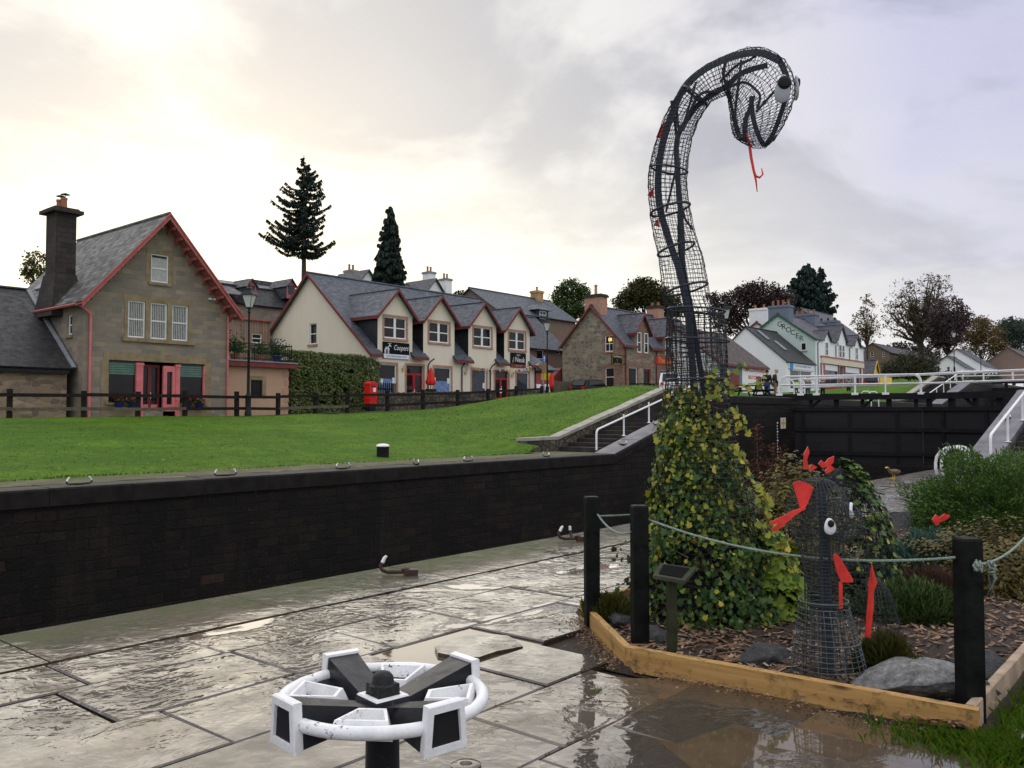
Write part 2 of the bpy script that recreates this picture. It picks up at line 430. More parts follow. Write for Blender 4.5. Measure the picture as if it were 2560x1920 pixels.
M['slate_side'] = slate('black_slate', (.016, .017, .021), bw=.28, bh=.18, rough=.4)
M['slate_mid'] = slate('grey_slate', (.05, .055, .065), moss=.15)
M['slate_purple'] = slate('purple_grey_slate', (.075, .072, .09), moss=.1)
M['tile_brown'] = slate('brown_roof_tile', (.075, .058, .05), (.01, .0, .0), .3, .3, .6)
M['lead'] = plain('lead_flashing', (.22, .24, .26), .5, .2, 2)
M['terracotta'] = plain('terracotta', (.30, .13, .07), .8, .25, 3)
M['claywarm'] = plain('buff_clay', (.42, .27, .13), .8, .2, 3)
M['bluegrey'] = harl('blue_grey_render', (.16, .19, .24), .3)
M['cladding'] = masonry('timber_cladding', [(.30, .20, .14), (.36, .25, .18), (.26, .17, .13)], (.12, .08, .06), .14, 3.0, distort=.003, gamt=.3, offset=0, bump=.4)
M['fence'] = plain('dark_fence_timber', (.013, .010, .008), .8, .5, 5, .4, 25)
M['fencepale'] = plain('weathered_timber', (.11, .09, .065), .8, .35, 4, .3, 30)
M['signblack'] = plain('sign_black', (.006, .006, .007), .45, .1, spec=.08)
M['signwhite'] = plain('sign_white', (.72, .73, .75), .4, .05)
M['signred'] = plain('sign_red', (.52, .035, .02), .45, .1)
M['gold'] = plain('gold_lettering', (.55, .32, .06), .4, .1)
M['letterred'] = plain('letter_red', (.55, .03, .04), .5, .1)
M['letterdark'] = plain('letter_dark', (.03, .035, .04), .6, .1)
M['letterblue'] = plain('letter_blue', (.03, .10, .42), .5, .1)
M['lettercream'] = plain('letter_cream', (.62, .58, .46), .5, .1)
M['signblue'] = plain('sign_blue', (.02, .09, .45), .4, .1)
M['signbrown'] = plain('sign_brown', (.24, .14, .07), .6, .15)
M['yellow'] = plain('yellow_paint', (.75, .50, .03), .5, .1)
M['bluetri'] = plain('blue_cloth', (.05, .07, .38), .8, .1)
M['yellowtri'] = plain('yellow_cloth', (.70, .42, .08), .8, .1)
M['magenta'] = plain('dark_magenta_paint', (.30, .03, .08), .6, .1)
def lockwall():
    t = newmat('wet_lock_masonry'); uv = t.tc('UV')
    dn = t.noise(uv, 1.2, 4, .6, out='Color')
    wv = t.vm('ADD', uv, t.vm('MULTIPLY', t.vm('SUBTRACT', dn, (.5, .5, .5)), (.30, .12, 0)))
    b = t.n('TexBrick', {'Vector': wv, 'Scale': 1.0, 'Mortar Size': .018, 'Mortar Smooth': .3, 'Brick Width': .66, 'Row Height': .25,
                         'Color1': (0, 0, 0, 1), 'Color2': (1, 1, 1, 1), 'Mortar': (.5, .5, .5, 1)}, offset=.5, squash=.7, squash_frequency=3)
    colr = t.ramp(b.outputs['Color'], [(0, (.013, .011, .009)), (.45, (.021, .017, .013)), (.8, (.028, .020, .0155)), (.94, (.034, .022, .017)), (1, (.058, .034, .025))])
    fine = t.noise(uv, 14, 6, .7)
    colr = t.mix(1.0, colr, t.ramp(fine, [(.2, .3), (.8, 1.8)]), 'MULTIPLY')
    colr = t.mix(t.math('MULTIPLY', b.outputs['Fac'], t.ramp(t.noise(uv, 1.5, 4), [(.4, 0.0), (.6, .8)])), colr, (.006, .0055, .005))
    colr = t.mix(t.ramp(t.noise(uv, .45, 5, .65), [(.42, .75), (.7, 0.0)]), colr, (.010, .0095, .009))
    lich = t.math('MULTIPLY', t.ramp(t.noise(uv, 5, 6, .75), [(.57, 0.0), (.70, 1.0)]), t.ramp(t.noise(uv, .8, 3), [(.48, 0.0), (.68, .7)]))
    colr = t.mix(lich, colr, (.10, .09, .075))
    stk = t.math('MULTIPLY', t.ramp(t.noise(t.scl(uv, (2.4, .16, 1)), 1.0, 5, .65), [(.52, 0.0), (.72, .75)]), t.ramp(t.noise(uv, .35, 4), [(.42, 0.0), (.65, 1.0)]))
    colr = t.mix(stk, colr, (.045, .036, .024))
    h = t.math('ADD', t.math('MULTIPLY', b.outputs['Fac'], -1.2), t.math('ADD', t.math('MULTIPLY', fine, .9), t.math('MULTIPLY', b.outputs['Color'], .5)))
    return fin(t, colr, t.ramp(fine, [(.3, .32), (.7, .8)]), t.bump(h, 1.0, .09), .12)
M['lockwall'] = lockwall()
def wetstone(name, base, dark, pud=.5, relief=1.0, wet=.16, spec=.5, scale=1.0, shallow=(.05, .036, .024)):
    """rain-wet riven flagstone: dull stone under a glossy film that breaks up over the cleft face, standing water in hollows"""
    t = newmat(name); c = t.tc('Object'); r = t.isl()
    ang = t.n('VectorRotate', {'Vector': c, 'Axis': (0, 0, 1), 'Angle': t.math('ADD', t.math('MULTIPLY', r, 1.5), .1)}, rotation_type='AXIS_ANGLE').outputs[0]
    off = t.n('CombineXYZ', {2: t.math('MULTIPLY', r, 40.0)}).outputs[0]
    rid = t.noise(t.scl(t.vm('ADD', ang, off), (2.6 * scale, 6.5 * scale, 3)), 2.2, 5, .58, 1.4)
    mid = t.noise(t.scl(t.vm('ADD', ang, off), (1, 2.0, 1)), 17, 4, .62, .8)
    fine = t.noise(c, 55, 4, .6)
    tone = t.noise(c, 1.7, 6, .68)
    colr = t.mix(t.ramp(tone, [(.32, 0.0), (.68, 1.0)]), dark, base)
    colr = t.mix(1.0, colr, t.ramp(r, [(0, (.55, .50, .46)), (.25, (.95, .85, .72)), (.5, (.85, .92, .85)), (.75, (1.15, 1.05, .9)), (1, (1.6, 1.5, 1.35))]), 'MULTIPLY')
    colr = t.mix(t.ramp(t.noise(c, 6, 6, .72), [(.56, 0.0), (.72, .7)]), colr, tuple(q * .3 for q in dark))
    colr = t.mix(1.0, colr, t.ramp(fine, [(.25, .7), (.75, 1.3)]), 'MULTIPLY')
    pn = t.noise(t.scl(c, (.75, 1.0, 1)), 1.25, 6, .58, .5)
    pm = t.ramp(t.math('ADD', pn, t.math('MULTIPLY', r, .06)), [(pud, 0.0), (pud + .05, 1.0)])
    colr = t.mix(pm, colr, t.mix(.5, colr, shallow))
    damp = t.ramp(t.noise(c, 2.6, 5, .65), [(.40, 1.0), (.62, .0)])     # film thins out on the high, drier faces
    keep = t.math('SUBTRACT', 1.0, t.math('MULTIPLY', pm, .97))
    h = t.math('MULTIPLY', t.math('ADD', rid, t.math('MULTIPLY', mid, .55)), t.math('MULTIPLY', keep, relief))
    nb = t.bump(t.math('ADD', h, t.math('MULTIPLY', t.math('MULTIPLY', fine, .12), keep)), .8, .022)
    clf = t.math('ADD', t.noise(t.scl(t.vm('ADD', ang, off), (1, 1.25, 1)), 8.5, 2.5, .5, 1.0), t.math('MULTIPLY', t.noise(t.vm('ADD', c, off), 2.6, 2, .5, .5), 1.1))
    calm = t.math('MULTIPLY', t.ramp(t.noise(c, 1.1, 4, .6), [(.36, .22), (.62, 1.0)]), t.ramp(t.math('FRACT', t.math('MULTIPLY', r, 7.3)), [(0, .45), (1, 1.25)]))
    nc = t.bump(t.math('MULTIPLY', t.math('MULTIPLY', clf, calm), t.math('MULTIPLY', keep, relief)), 1.0, .0085)
    fin(t, colr, .6, nb, .3)
    t.put(t.p.inputs['Coat Weight'], t.math('MAXIMUM', pm, t.math('ADD', t.math('MULTIPLY', damp, .45), .55)))
    t.put(t.p.inputs['Coat Roughness'], t.mix(pm, t.ramp(t.noise(c, 4, 5, .65), [(.3, wet * .5), (.7, wet * 1.5)]), (.02, .02, .02)))
    t.put(t.p.inputs['Coat IOR'], 1.70); t.put(t.p.inputs['Coat Normal'], nc)
    return t.m
M['flag'] = wetstone('wet_riven_flagstone', (.056, .041, .025), (.020, .0145, .009), .60, 1.0, .05)
M['coping'] = wetstone('wet_coping_stone', (.085, .067, .047), (.040, .031, .021), .61, 1.25, .14)
M['farcoping'] = plain('mossy_wet_coping', (.085, .085, .035), .7, .5, 1.4, .5, 12, spec=.2)
M['slab'] = plain('grey_lilac_wet_slab', (.15, .14, .15), .45, .35, 1.5, .4, 10)
M['slabpale'] = plain('pale_coping_slab', (.32, .30, .25), .6, .25, 2, .3, 12)
M['darkstone'] = plain('dark_wet_stone', (.03, .027, .023), .55, .45, 2, .6, 9)
def mud():
    t = newmat('muddy_bed'); c = t.tc('Object')
    n = t.noise(c, 30, 6, .7)
    colr = t.ramp(n, [(.3, (.018, .013, .010)), (.6, (.05, .037, .027)), (.8, (.09, .068, .05))])
    return fin(t, colr, .75, t.bump(n, .9, .03), .3)
M['mud'] = mud()
M['chip'] = leafm('bark_chip', [(.07, .038, .022), (.17, .095, .055), (.28, .18, .11), (.10, .055, .032), (.38, .27, .18)], .8, 0, .2)
def puddle():
    t = newmat('muddy_water'); c = t.tc('Object')
    colr = t.ramp(t.noise(c, 3, 4), [(.3, (.075, .05, .030)), (.7, (.11, .078, .05))])
    return fin(t, colr, .035, t.bump(t.noise(c, 5, 3), .05, .01), .55)
M['puddle'] = puddle()
def grass():
    t = newmat('lawn_grass'); c = t.tc('Object')
    n = t.noise(c, .35, 5, .6); n2 = t.noise(t.scl(c, (1, 1, 1)), 5.5, 6, .75); n3 = t.noise(c, 1.6, 5, .7)
    colr = t.ramp(n, [(.3, (.050, .118, .004)), (.5, (.074, .152, .005)), (.7, (.104, .180, .008))])
    colr = t.mix(t.ramp(n3, [(.42, .0), (.65, .65)]), colr, (.036, .092, .004))
    colr = t.mix(t.ramp(t.noise(c, .8, 6, .75), [(.60, 0.0), (.74, .5)]), colr, (.14, .13, .035))
    colr = t.mix(t.ramp(t.noise(t.scl(c, (.12, .75, .75)), 1.0, 5, .65), [(.42, 0.0), (.68, .6)]), colr, (.034, .080, .005))
    colr = t.mix(1.0, colr, t.ramp(n2, [(.25, .5), (.75, 1.5)]), 'MULTIPLY')
    colr = t.mix(t.ramp(t.noise(c, .22, 6, .7), [(.55, 0.0), (.75, .5)]), colr, (.075, .10, .02))
    return fin(t, colr, .8, t.bump(n2, .6, .08), .12)
M['grass'] = grass()
M['blade'] = leafm('grass_blade', [(.040, .110, .005), (.062, .142, .006), (.088, .165, .010), (.12, .15, .018), (.05, .122, .006)], .6, .25, .15)
M['asphalt'] = plain('wet_asphalt', (.045, .045, .048), .35, .3, 2, .3, 40)
def water():
    t = newmat('lock_water'); c = t.tc('Object')
    return fin(t, (.008, .008, .007), .06, t.bump(t.noise(c, 2.2, 3), .15, .03), .5)
M['water'] = water()
M['gatewood'] = masonry('black_gate_planks', [(.007, .007, .008), (.012, .012, .013), (.009, .008, .008)], (.004, .004, .004), 3.4, .62, distort=.01, gamt=.4, rough=.6, bump=.5, grime=(.012, .012, .012))
M['gatebeam'] = plain('black_gate_timber', (.012, .012, .013), .6, .4, 3, .3, 20, spec=.12)
def borderwood():
    t = newmat('new_yellow_timber'); c = t.tc('UV')
    g = t.noise(t.scl(c, (1.2, 22, 1)), 1.0, 5, .6, .6)
    colr = t.ramp(g, [(.3, (.34, .185, .052)), (.7, (.50, .30, .10))])
    kn = t.n('TexVoronoi', {'Vector': t.scl(c, (2.1, 7, 1)), 'Scale': 1.0}).outputs['Distance']
    colr = t.mix(t.ramp(kn, [(.05, .9), (.16, 0.0)]), colr, (.07, .035, .012))
    colr = t.mix(t.ramp(t.noise(c, 7, 6, .75), [(.52, 0.0), (.66, .8)]), colr, (.06, .04, .02))
    return fin(t, colr, .6, t.bump(g, .3, .01), .35)
M['border'] = borderwood()
M['endgrain'] = plain('weathered_board', (.36, .27, .19), .75, .3, 6, .3, 40)
def rockm(name, a, b, c_):
    t = newmat(name); c = t.tc('Object')
    n = t.noise(t.scl(c, (1, 2.4, 4)), 3.5, 7, .7, .6); n2 = t.noise(c, 26, 5, .7)
    colr = t.ramp(n, [(.3, a), (.5, b), (.68, c_)])
    colr = t.mix(1.0, colr, t.ramp(n2, [(.25, .35), (.75, 1.7)]), 'MULTIPLY')
    return fin(t, colr, .7, t.bump(t.math('ADD', n, t.math('MULTIPLY', n2, .5)), .9, .05), .4)
M['rock'] = rockm('pale_schist', (.05, .05, .05), (.17, .167, .16), (.32, .31, .29))
M['rockdark'] = rockm('dark_schist', (.018, .019, .020), (.045, .046, .047), (.08, .08, .08))
M['rope'] = plain('green_grey_rope', (.24, .30, .25), .85, .3, 60, .5, 120)
M['bark'] = plain('tree_bark', (.055, .042, .032), .9, .4, 3, .5, 12)
M['stem'] = plain('brown_stem', (.10, .055, .035), .85, .4, 12)
M['lantern'] = plain('lamp_glass', (.55, .57, .52), .25, .1)
M['skin'] = plain('skin', (.48, .29, .22), .5, .08)
M['rubber'] = plain('black_rubber', (.012, .012, .013), .7, .2)
M['carwhite'] = plain('white_car_paint', (.70, .71, .73), .2, .03, spec=.6)
M['cargrey'] = plain('grey_car_paint', (.10, .11, .12), .25, .1)
M['lampred'] = plain('tail_lamp', (.5, .02, .02), .2, .1)

# ================================================================== the land
YN, YF = 7.0, 20.3                      # near and far lock edges
def frange(a, b, st):
    n = max(1, round((b - a) / st)); return [a + (b - a) * i / n for i in range(n + 1)]
A_PTS = [(28.0, 0.0), (29.5, .40), (31.75, .52), (42, 3.08), (47, 3.15), (54, 2.75), (83, 2.75), (86, 3.1), (98, 5.55), (103, 5.5), (140, 6), (220, 10), (330, 16), (600, 24)]
B_PTS = [(-60, 1.2), (15, 1.5), (27, 1.6), (41, 2.1), (53, 2.8), (60, 3.1), (80, 3.6), (100, 4.55), (120, 5.3), (140, 6.0), (220, 11), (330, 17), (600, 26)]
def zt(X, Y):
    a = interp(X, A_PTS); b = interp(X, B_PTS)
    t = min(1, max(0, (Y - 23.2) / 14.8)); t = t * .75 + .25 * sstep(0, 1, t)
    z = a + (b - a) * t
    z += .62 * sstep(35, 45, X) * (1 - sstep(58, 70, X)) * sstep(24.5, 29, Y) * (1 - sstep(36.3, 38.9, Y))
    if Y > 62: z += (Y - 62) * .06
    return z
def lawnz(X, Y): return zt(X, Y) + .035 * mnoise.noise(V(X * .9, Y * .9, 0)) + .05 * mnoise.noise(V(X * .25, Y * .25, 4))
mb = MB()
mb.sheet(lambda u, v: (u, v + (.45 * mnoise.noise(V(u * .5, 0, 7)) + .2 * mnoise.noise(V(u * 2, 1, 7)) if v < 23.1 else 0), lawnz(u, v) + (-.03 if v < 23.1 else .02)), frange(-90, -10, 4) + frange(-9, 29.2, .4), frange(23.0, 39.3, .42))
mb.sheet(lambda u, v: (u, v, lawnz(u, v) + (-.05 if v < 24.42 else 0)), frange(29.2, 62, .5) + frange(64, 140, 2), frange(24.4, 39.3, .5))
struct('lawn', mb, M['grass'], smooth=True, loc=(0, 22, 0))
# rough turf standing up along the lawn, tiny blades that break the sheet
mb = MB()
for i in range(13000):
    X = rnd(3, 50); Y = 22.9 + 16.2 * random.random() ** 1.6
    if X > 29.0 and Y < 24.6: continue
    z = lawnz(X, Y); h = rnd(.025, .06); a = rnd(0, PI); dx, dy = math.cos(a) * .035, math.sin(a) * .035
    mb.face([(X - dx, Y - dy, z - .01), (X + dx, Y + dy, z - .01), (X + rnd(-.03, .03), Y + rnd(-.03, .03), z + h)])
setp(obj('lawn_turf', mb, M['blade'], loc=(0, 22, 0), uv=False), 'short green turf over the sloping canal bank', 'grass', kind='stuff')
mb = MB()
for i in range(420):      # leaves blown over the lawn and paving
    X = rnd(6, 44); Y = rnd(23.4, 37)
    if X > 28 and Y < 25: continue
    c = V(X, Y, lawnz(X, Y) + .05); a = rnd(0, 6.3); s_ = rnd(.03, .07); u = V(math.cos(a), math.sin(a), rnd(-.3, .3)) * s_; v_ = V(-math.sin(a), math.cos(a), rnd(-.3, .3)) * s_ * .6; mb.face([c - u, c + v_, c + u, c - v_])
setp(obj('fallen_leaves', mb, leafm('fallen_leaf', [(.22, .12, .03), (.30, .20, .04), (.12, .06, .025), (.35, .27, .07)], .6), loc=(20, 28, 0), uv=False), 'yellow brown fallen leaves scattered on the lawn', 'leaves', kind='stuff')
# village ground and road
mb = MB(); mb.sheet(lambda u, v: (u, v, zt(u, v) - (.02 if v < 60 else 0)), frange(-400, -20, 40) + frange(-16, 140, 3) + frange(150, 690, 30), [39.2, 42, 45, 50, 56, 62, 80, 110, 160, 260, 420, 600])
struct('ground', mb, M['grass'], loc=(0, 39, 0), smooth=True)
mb = MB(); mb.sheet(lambda u, v: (u, v, zt(u, v) + .008), frange(-60, 140, 2), [39.7, 40.4, 41.2, 42.0])
struct('road', mb, M['asphalt'], loc=(0, 40, 0), smooth=True)
mb = MB(); mb.sheet(lambda u, v: (u, v, zt(u, v) + .004), frange(36, 140, 2), frange(42.2, 45.2, 1)); mb.sheet(lambda u, v: (u, v, zt(u, v) + .006), frange(60, 140, 2), frange(36.0, 39.6, 1.2))
struct('forecourt', mb, M['asphalt'], loc=(40, 42, 0), smooth=True)

PROF = [(-70, 0.0), (31.0, 0.0), (41.3, 2.7), (85.0, 2.7), (98.0, 5.3), (140.0, 5.3)]
def nearz(X): return interp(X, PROF)
# far path behind the coping
mb = MB()
mb.sheet(lambda u, v: (u, v, .006 + .012 * mnoise.noise(V(u, v, 0))), frange(-70, 31, .6), frange(21.2, 24.2, .5))
mb.sheet(lambda u, v: (u, v, 2.706), frange(41.3, 85, 2), frange(21.2, 24.6, .8)); mb.sheet(lambda u, v: (u, v, 5.306), frange(98, 140, 3), frange(21.2, 24.6, .8))
struct('path', mb, M['farcoping'], loc=(0, 22, 0), smooth=True)

# ------------------------------------------------------------------ lock walls (each wall a thing, coping a part)
def lock_wall(y0, y1, face, label, prof=PROF):
    """wall body between y0 (water face) and y1; coping slabs on top follow the profile"""
    s = 1 if y1 > y0 else -1
    t = thing('lock_wall', label, 'wall', (30, y0, 0))
    mb = MB(); nb = len(prof); top = [(x, z - .42) for x, z in prof]
    poly = [V(prof[0][0], y0 + .05 * s, -4.6)] + [V(x, y0 + .05 * s, z) for x, z in top] + [V(prof[-1][0], y0 + .05 * s, -4.6)]
    mb.prism(poly, V(0, (y1 - y0) - .05 * s, 0)); obj('masonry', mb, M['lockwall'], t)
    flat, slope = MB(), MB()
    for (xa, za), (xb, zb) in zip(prof, prof[1:]):
        m_ = flat if abs(za - zb) < .01 else slope
        n = max(1, round((xb - xa) / 1.9)); L = (xb - xa) / n
        for i in range(n):
            a = xa + L * i + .006; b = xa + L * (i + 1) - .006; zA = za + (zb - za) * (a - xa) / (xb - xa); zB = za + (zb - za) * (b - xa) / (xb - xa)
            w_ = 1.05; o_ = (0 if m_ is flat else .02) * s; e = .05 if m_ is flat else .10; jz = rnd(-.006, .006)
            sec = [(y0 + o_, -.419), (y0 + o_, -e * 1.2), (y0 + o_ + e * .4 * s, -e * .35), (y0 + o_ + e * 1.3 * s, 0), (y0 + o_ + w_ * s, 0), (y0 + o_ + w_ * s, -.419)]
            m_.rings([[V(a, yy, zA + zz_ + jz) for yy, zz_ in sec], [V(b, yy, zB + zz_ + jz) for yy, zz_ in sec]])
            if face:
                for q_ in range(len(m_.m) - 8, len(m_.m) - 8 + 2): m_.m[q_] = 1
    for m_, mt in ((flat, M['darkcop'] if face else M['coping']), (slope, M['slab'])):
        obj('coping', m_, [mt, M['copface']], t, smooth=25)
    return t
M['copface'] = plain('dark_coping_face', (.016, .014, .012), .6, .5, 2.5, .6, 9, spec=.12)
M['darkcop'] = plain('dark_wet_coping', (.040, .036, .030), .62, .5, 1.6, .5, 14, spec=.2)
lock_wall(YF, YF + 1.4, 1, 'dark wet stone lock wall across the water, below the lawn')
lock_wall(YN, YN - 1.2, 0, 'near lock wall with pale wet coping along the paving', [(-30, 0.0), (31.0, 0.0), (41.3, 2.7), (85.0, 2.7)])
mb = MB(); mb.face([(-70, YN, -4.0), (50, YN, -4.0), (50, YF, -4.0), (-70, YF, -4.0)]); mb.face([(54, YN, .6), (140, YN, .6), (140, YF, .6), (54, YF, .6)])
struct('water', mb, M['water'], loc=(30, 13, -4))
# breast wall below the upper gates
mb = MB(); mb.bx(50.6, 54.5, YN + .06, YF + .04, -4.5, -1.2); one('breast_wall', mb, M['lockwall'], 'low dark masonry sill under the black lock gates', 'wall')

# ------------------------------------------------------------------ steps beside the ramps
def stairs(x0, x1, z0, z1, ya, yb, label, n=15):
    mb = MB(); dx = (x1 - x0) / n; dz = (z1 - z0) / n
    for i in range(n): mb.bx(x0 + dx * i, x0 + dx * (i + 1) + .03, ya, yb, z0 - .5, z0 + dz * (i + 1) + rnd(-.006, .006))
    return one('stone_steps', mb, M['darkstone'], label, 'steps')
stairs(31.9, 42.2, 0, 2.7, YF + 1.42, 23.9, 'dark stone steps climbing beside the far lock wall behind the white handrail')
stairs(86, 98.6, 2.7, 5.3, YF + 1.42, 23.9, 'distant stone steps beside the upper lock, beyond the gates')
stairs(31.9, 42.2, 0, 2.7, 3.6, YN - 1.22, 'stone steps beside the near ramp at the right edge')
def sidewall(pts, y0, y1, label):
    t = thing('retaining_wall', label, 'wall', (pts[0][0], y0, pts[0][1]))
    mb = MB(); mb.prism([V(pts[0][0], y0, -1)] + [V(x, y0, z) for x, z in pts] + [V(pts[-1][0], y0, -1)], V(0, y1 - y0, 0)); obj('masonry', mb, M['drystone'], t)
    mb = MB()
    for (xa, za), (xb, zb) in zip(pts, pts[1:]):
        n = max(1, round((xb - xa) / 1.1))
        for i in range(n):
            a, b = i / n, (i + 1) / n
            p = V(xa + (xb - xa) * a + .01, 0, za + (zb - za) * a); q = V(xa + (xb - xa) * b - .01, 0, za + (zb - za) * b); j = rnd(0, .03); k = rnd(.0, .025)
            mb.prism([p + V(0, y0 - .06 + j, 0), q + V(0, y0 - .06 + j, 0), q + V(0, y0 - .06 + j, .13 + k), p + V(0, y0 - .06 + j, .13 + k)], V(0, y1 - y0 + .14, 0))
    obj('coping', mb, M['slabpale'] if za != zb else M['slabpale'], t)
sidewall([(29.4, .50), (31.75, .52), (42.2, 3.12), (43.2, 3.12)], 23.9, 24.35, 'sloping stone wall with pale coping between the lawn and the steps')
sidewall([(83.5, 3.0), (86, 3.1), (98.6, 5.7), (101, 5.7)], 23.9, 24.35, 'distant sloping stone wall beside the upper lock steps')
def handrail(pts, posts, label, r=.045):
    t = thing('handrail', label, 'handrail', pts[0])
    mb = MB(); mb.tube(pts, r, 8); obj('rail', mb, M['white'], t, smooth=40)
    for a, b in posts:
        m2 = MB(); m2.tube([a, b], r * .9, 8); m2.lathe([(.11, 0), (.11, .02), (r, .03)], a, 10); obj('post', m2, M['white'], t, smooth=40)
    return t
def slope_rail(x0, x1, y, z0, zf, h, label, n):
    P = []
    for k in range(5):
        a = PI / 2 * k / 4; P.append(V(x0 + .25 - .25 * math.cos(a), y, z0 + h - .25 + .25 * math.sin(a) + .05))
    pts = [V(x0, y, zf(x0))] + P + [V(x1, y, zf(x1) + h + .05)]
    posts = [(V(x, y, zf(x)), V(x, y, zf(x) + h)) for x in [x0 + (x1 - x0) * (i + 1) / n for i in range(n)]]
    return handrail(pts, posts, label)
slope_rail(31.4, 42.5, 21.5, 0, nearz, 1.0, 'white tubular handrail rising beside the far lock steps', 5)
slope_rail(85.5, 98.5, 21.5, 2.7, nearz, 1.0, 'distant white handrail beside the upper lock steps', 5)
slope_rail(30.9, 42.0, 5.98, 0, nearz, 1.0, 'white tubular handrail on the near ramp at the right edge', 4)
for i, x in enumerate((28.9, 29.6)):
    mb = MB(); pts = [V(x, YN + .12, -.9), V(x, YN + .12, .15)]
    for k in range(1, 8):
        a = PI * k / 8; pts.append(V(x, YN - .38 + .5 * math.cos(a), .15 + .5 * math.sin(a)))
    pts += [V(x, YN - .88, .15), V(x, YN - .88, -.02)]
    mb.tube(pts, .045, 8); one('ladder_hoop', mb, M['white_worn'], ('white ladder hoop on the near lock edge, left one of the pair', 'white ladder hoop on the near lock edge, right one beside the ramp')[i], 'ladder hoop', 'ladder hoops at the lock edge', smooth=40)

# ------------------------------------------------------------------ right bank, quay paving
mb = MB()
def rz(X, Y): return interp(X, [(31, -.03), (41.3, 2.6), (85, 2.65), (98, 5.2), (200, 5.4)]) - (.0 if Y > 2 else .0) + .03 * mnoise.noise(V(X, Y, 0))
mb.sheet(lambda u, v: (u, v, rz(u, v) - .015), frange(14, 45, 1) + frange(50, 200, 15), [3.58, 2, 0, -3, -8, -20, -60, -300])
mb.sheet(lambda u, v: (u, v, -.035 + .012 * mnoise.noise(V(u * 2, v * 2, 0))), frange(4.72, 14, .4), frange(.96, -8, .5)); mb.sheet(lambda u, v: (u, v, -.05), [14, 8, 4.9], [-8, -40, -300])
struct('right_bank', mb, M['grass'], loc=(14, 0, 0), smooth=True)
mb = MB(); mb.face([(-30, -30, -.055), (31, -30, -.055), (31, YN - 1, -.055), (-30, YN - 1, -.055)]); struct('paving_bed', mb, M['mud'], loc=(0, 0, -.06))
BORD = [V(17, 4.25, 0), V(5.60, 3.98, 0), V(4.74, 3.03, 0), V(4.86, 1.02, 0), V(17, 1.0, 0)]
def inbed(x, y, m=0.0):
    if x < 4.55 - m or y > 4.15 + m or y < 1.0 - m: return False
    if y > 3.03: return (x - 4.74) + m > (y - 3.03) * .905
    return x > 4.78 - m
PUD = at(1960, 1800, Z=0)
def sink(x, y):
    """paving sags in front of the timber bed, where the muddy water stands"""
    d = math.hypot((x - 4.25) / .62, (y - 1.75) / 1.15)
    return -.030 * (1 - sstep(.55, 1.15, d))
random.seed(21)
mb = MB(); y = YN - 1.09; broken = at(1270, 1610, Z=0); bslab = None
while y > -5:
    wd = rnd(.58, .92); x = -6 + rnd(0, 1)
    while x < 31:
        L = rnd(.6, 1.45); cx, cy = x + L / 2, y - wd / 2
        if not (cx > 4.6 and cy < 4.1 and cx > 3.3 + (0 if cy > 3 else 1.5) and inbed(cx - .15, cy, .12)) and not (cx > 14 and cy < 3.5) and not (cx > 4.9 and cy < 1.1):
            isb = bslab is None and abs(cx - broken.x) < L / 2 and abs(cy - broken.y) < wd / 2
            g = .004; j = lambda: rnd(-.006, .006)
            q = [V(x + g + j(), y - wd + g + j(), 0), V(x + L - g + j(), y - wd + g + j(), 0), V(x + L - g + j(), y - g + j(), 0), V(x + g + j(), y - g + j(), 0)]
            z0 = rnd(-.006, .004) - (.028 if isb else 0); tx, ty = rnd(-.006, .006), rnd(-.006, .006)
            if isb: bslab = (cx, cy, L, wd)
            c = V(cx, cy, 0); b_ = .012
            tops = []
            for p in q:
                d = c - p; d.normalize(); p2 = p + d * b_ * 1.4
                tops.append(V(p2.x, p2.y, z0 + tx * (p.x - cx) + ty * (p.y - cy) + sink(p.x, p.y)))
            mids = [V(p.x, p.y, t_.z - b_ * .7) for p, t_ in zip(q, tops)]; lows = [V(p.x, p.y, -.06) for p in q]
            mb.rings([lows, mids, tops], True)
        x += L
    y -= wd
struct('quay_paving', mb, M['flag'], loc=(0, 0, 0))
if bslab:
    cx, cy, L, wd = bslab; mb = MB(); P = []
    for k in range(11):
        a = 2 * PI * k / 11; rr = rnd(.72, 1.05); P.append(V(cx + .12 * L + L * .37 * math.cos(a) * rr, cy - .08 + wd * .40 * math.sin(a) * rr, -.028))
    mb.prism(P, V(0, 0, .036)); one('broken_flagstone', mb, M['flag'], 'loose broken piece of flagstone lying in a puddle on the paving', 'flagstone')
    mb = MB(); mb.face([(cx - L / 2, cy - wd / 2, -.018), (cx + L / 2, cy - wd / 2, -.018), (cx + L / 2, cy + wd / 2, -.018), (cx - L / 2, cy + wd / 2, -.018)])
    struct('slab_water', mb, M['puddle'], loc=(cx, cy, -.02))
mb = MB(); P = []
for k in range(40):
    a = 2 * PI * k / 40; rr = 1.12 + .2 * mnoise.noise(V(math.cos(a) * 1.6, math.sin(a) * 1.6, 3)) + .08 * mnoise.noise(V(math.cos(a) * 5, math.sin(a) * 5, 9))
    P.append(V(min(4.77, 4.25 + .66 * math.cos(a) * rr), 1.75 + 1.2 * math.sin(a) * rr, -.019))
mb.face(P); struct('muddy_puddle', mb, M['puddle'], loc=(4.2, 1.8, -.02))

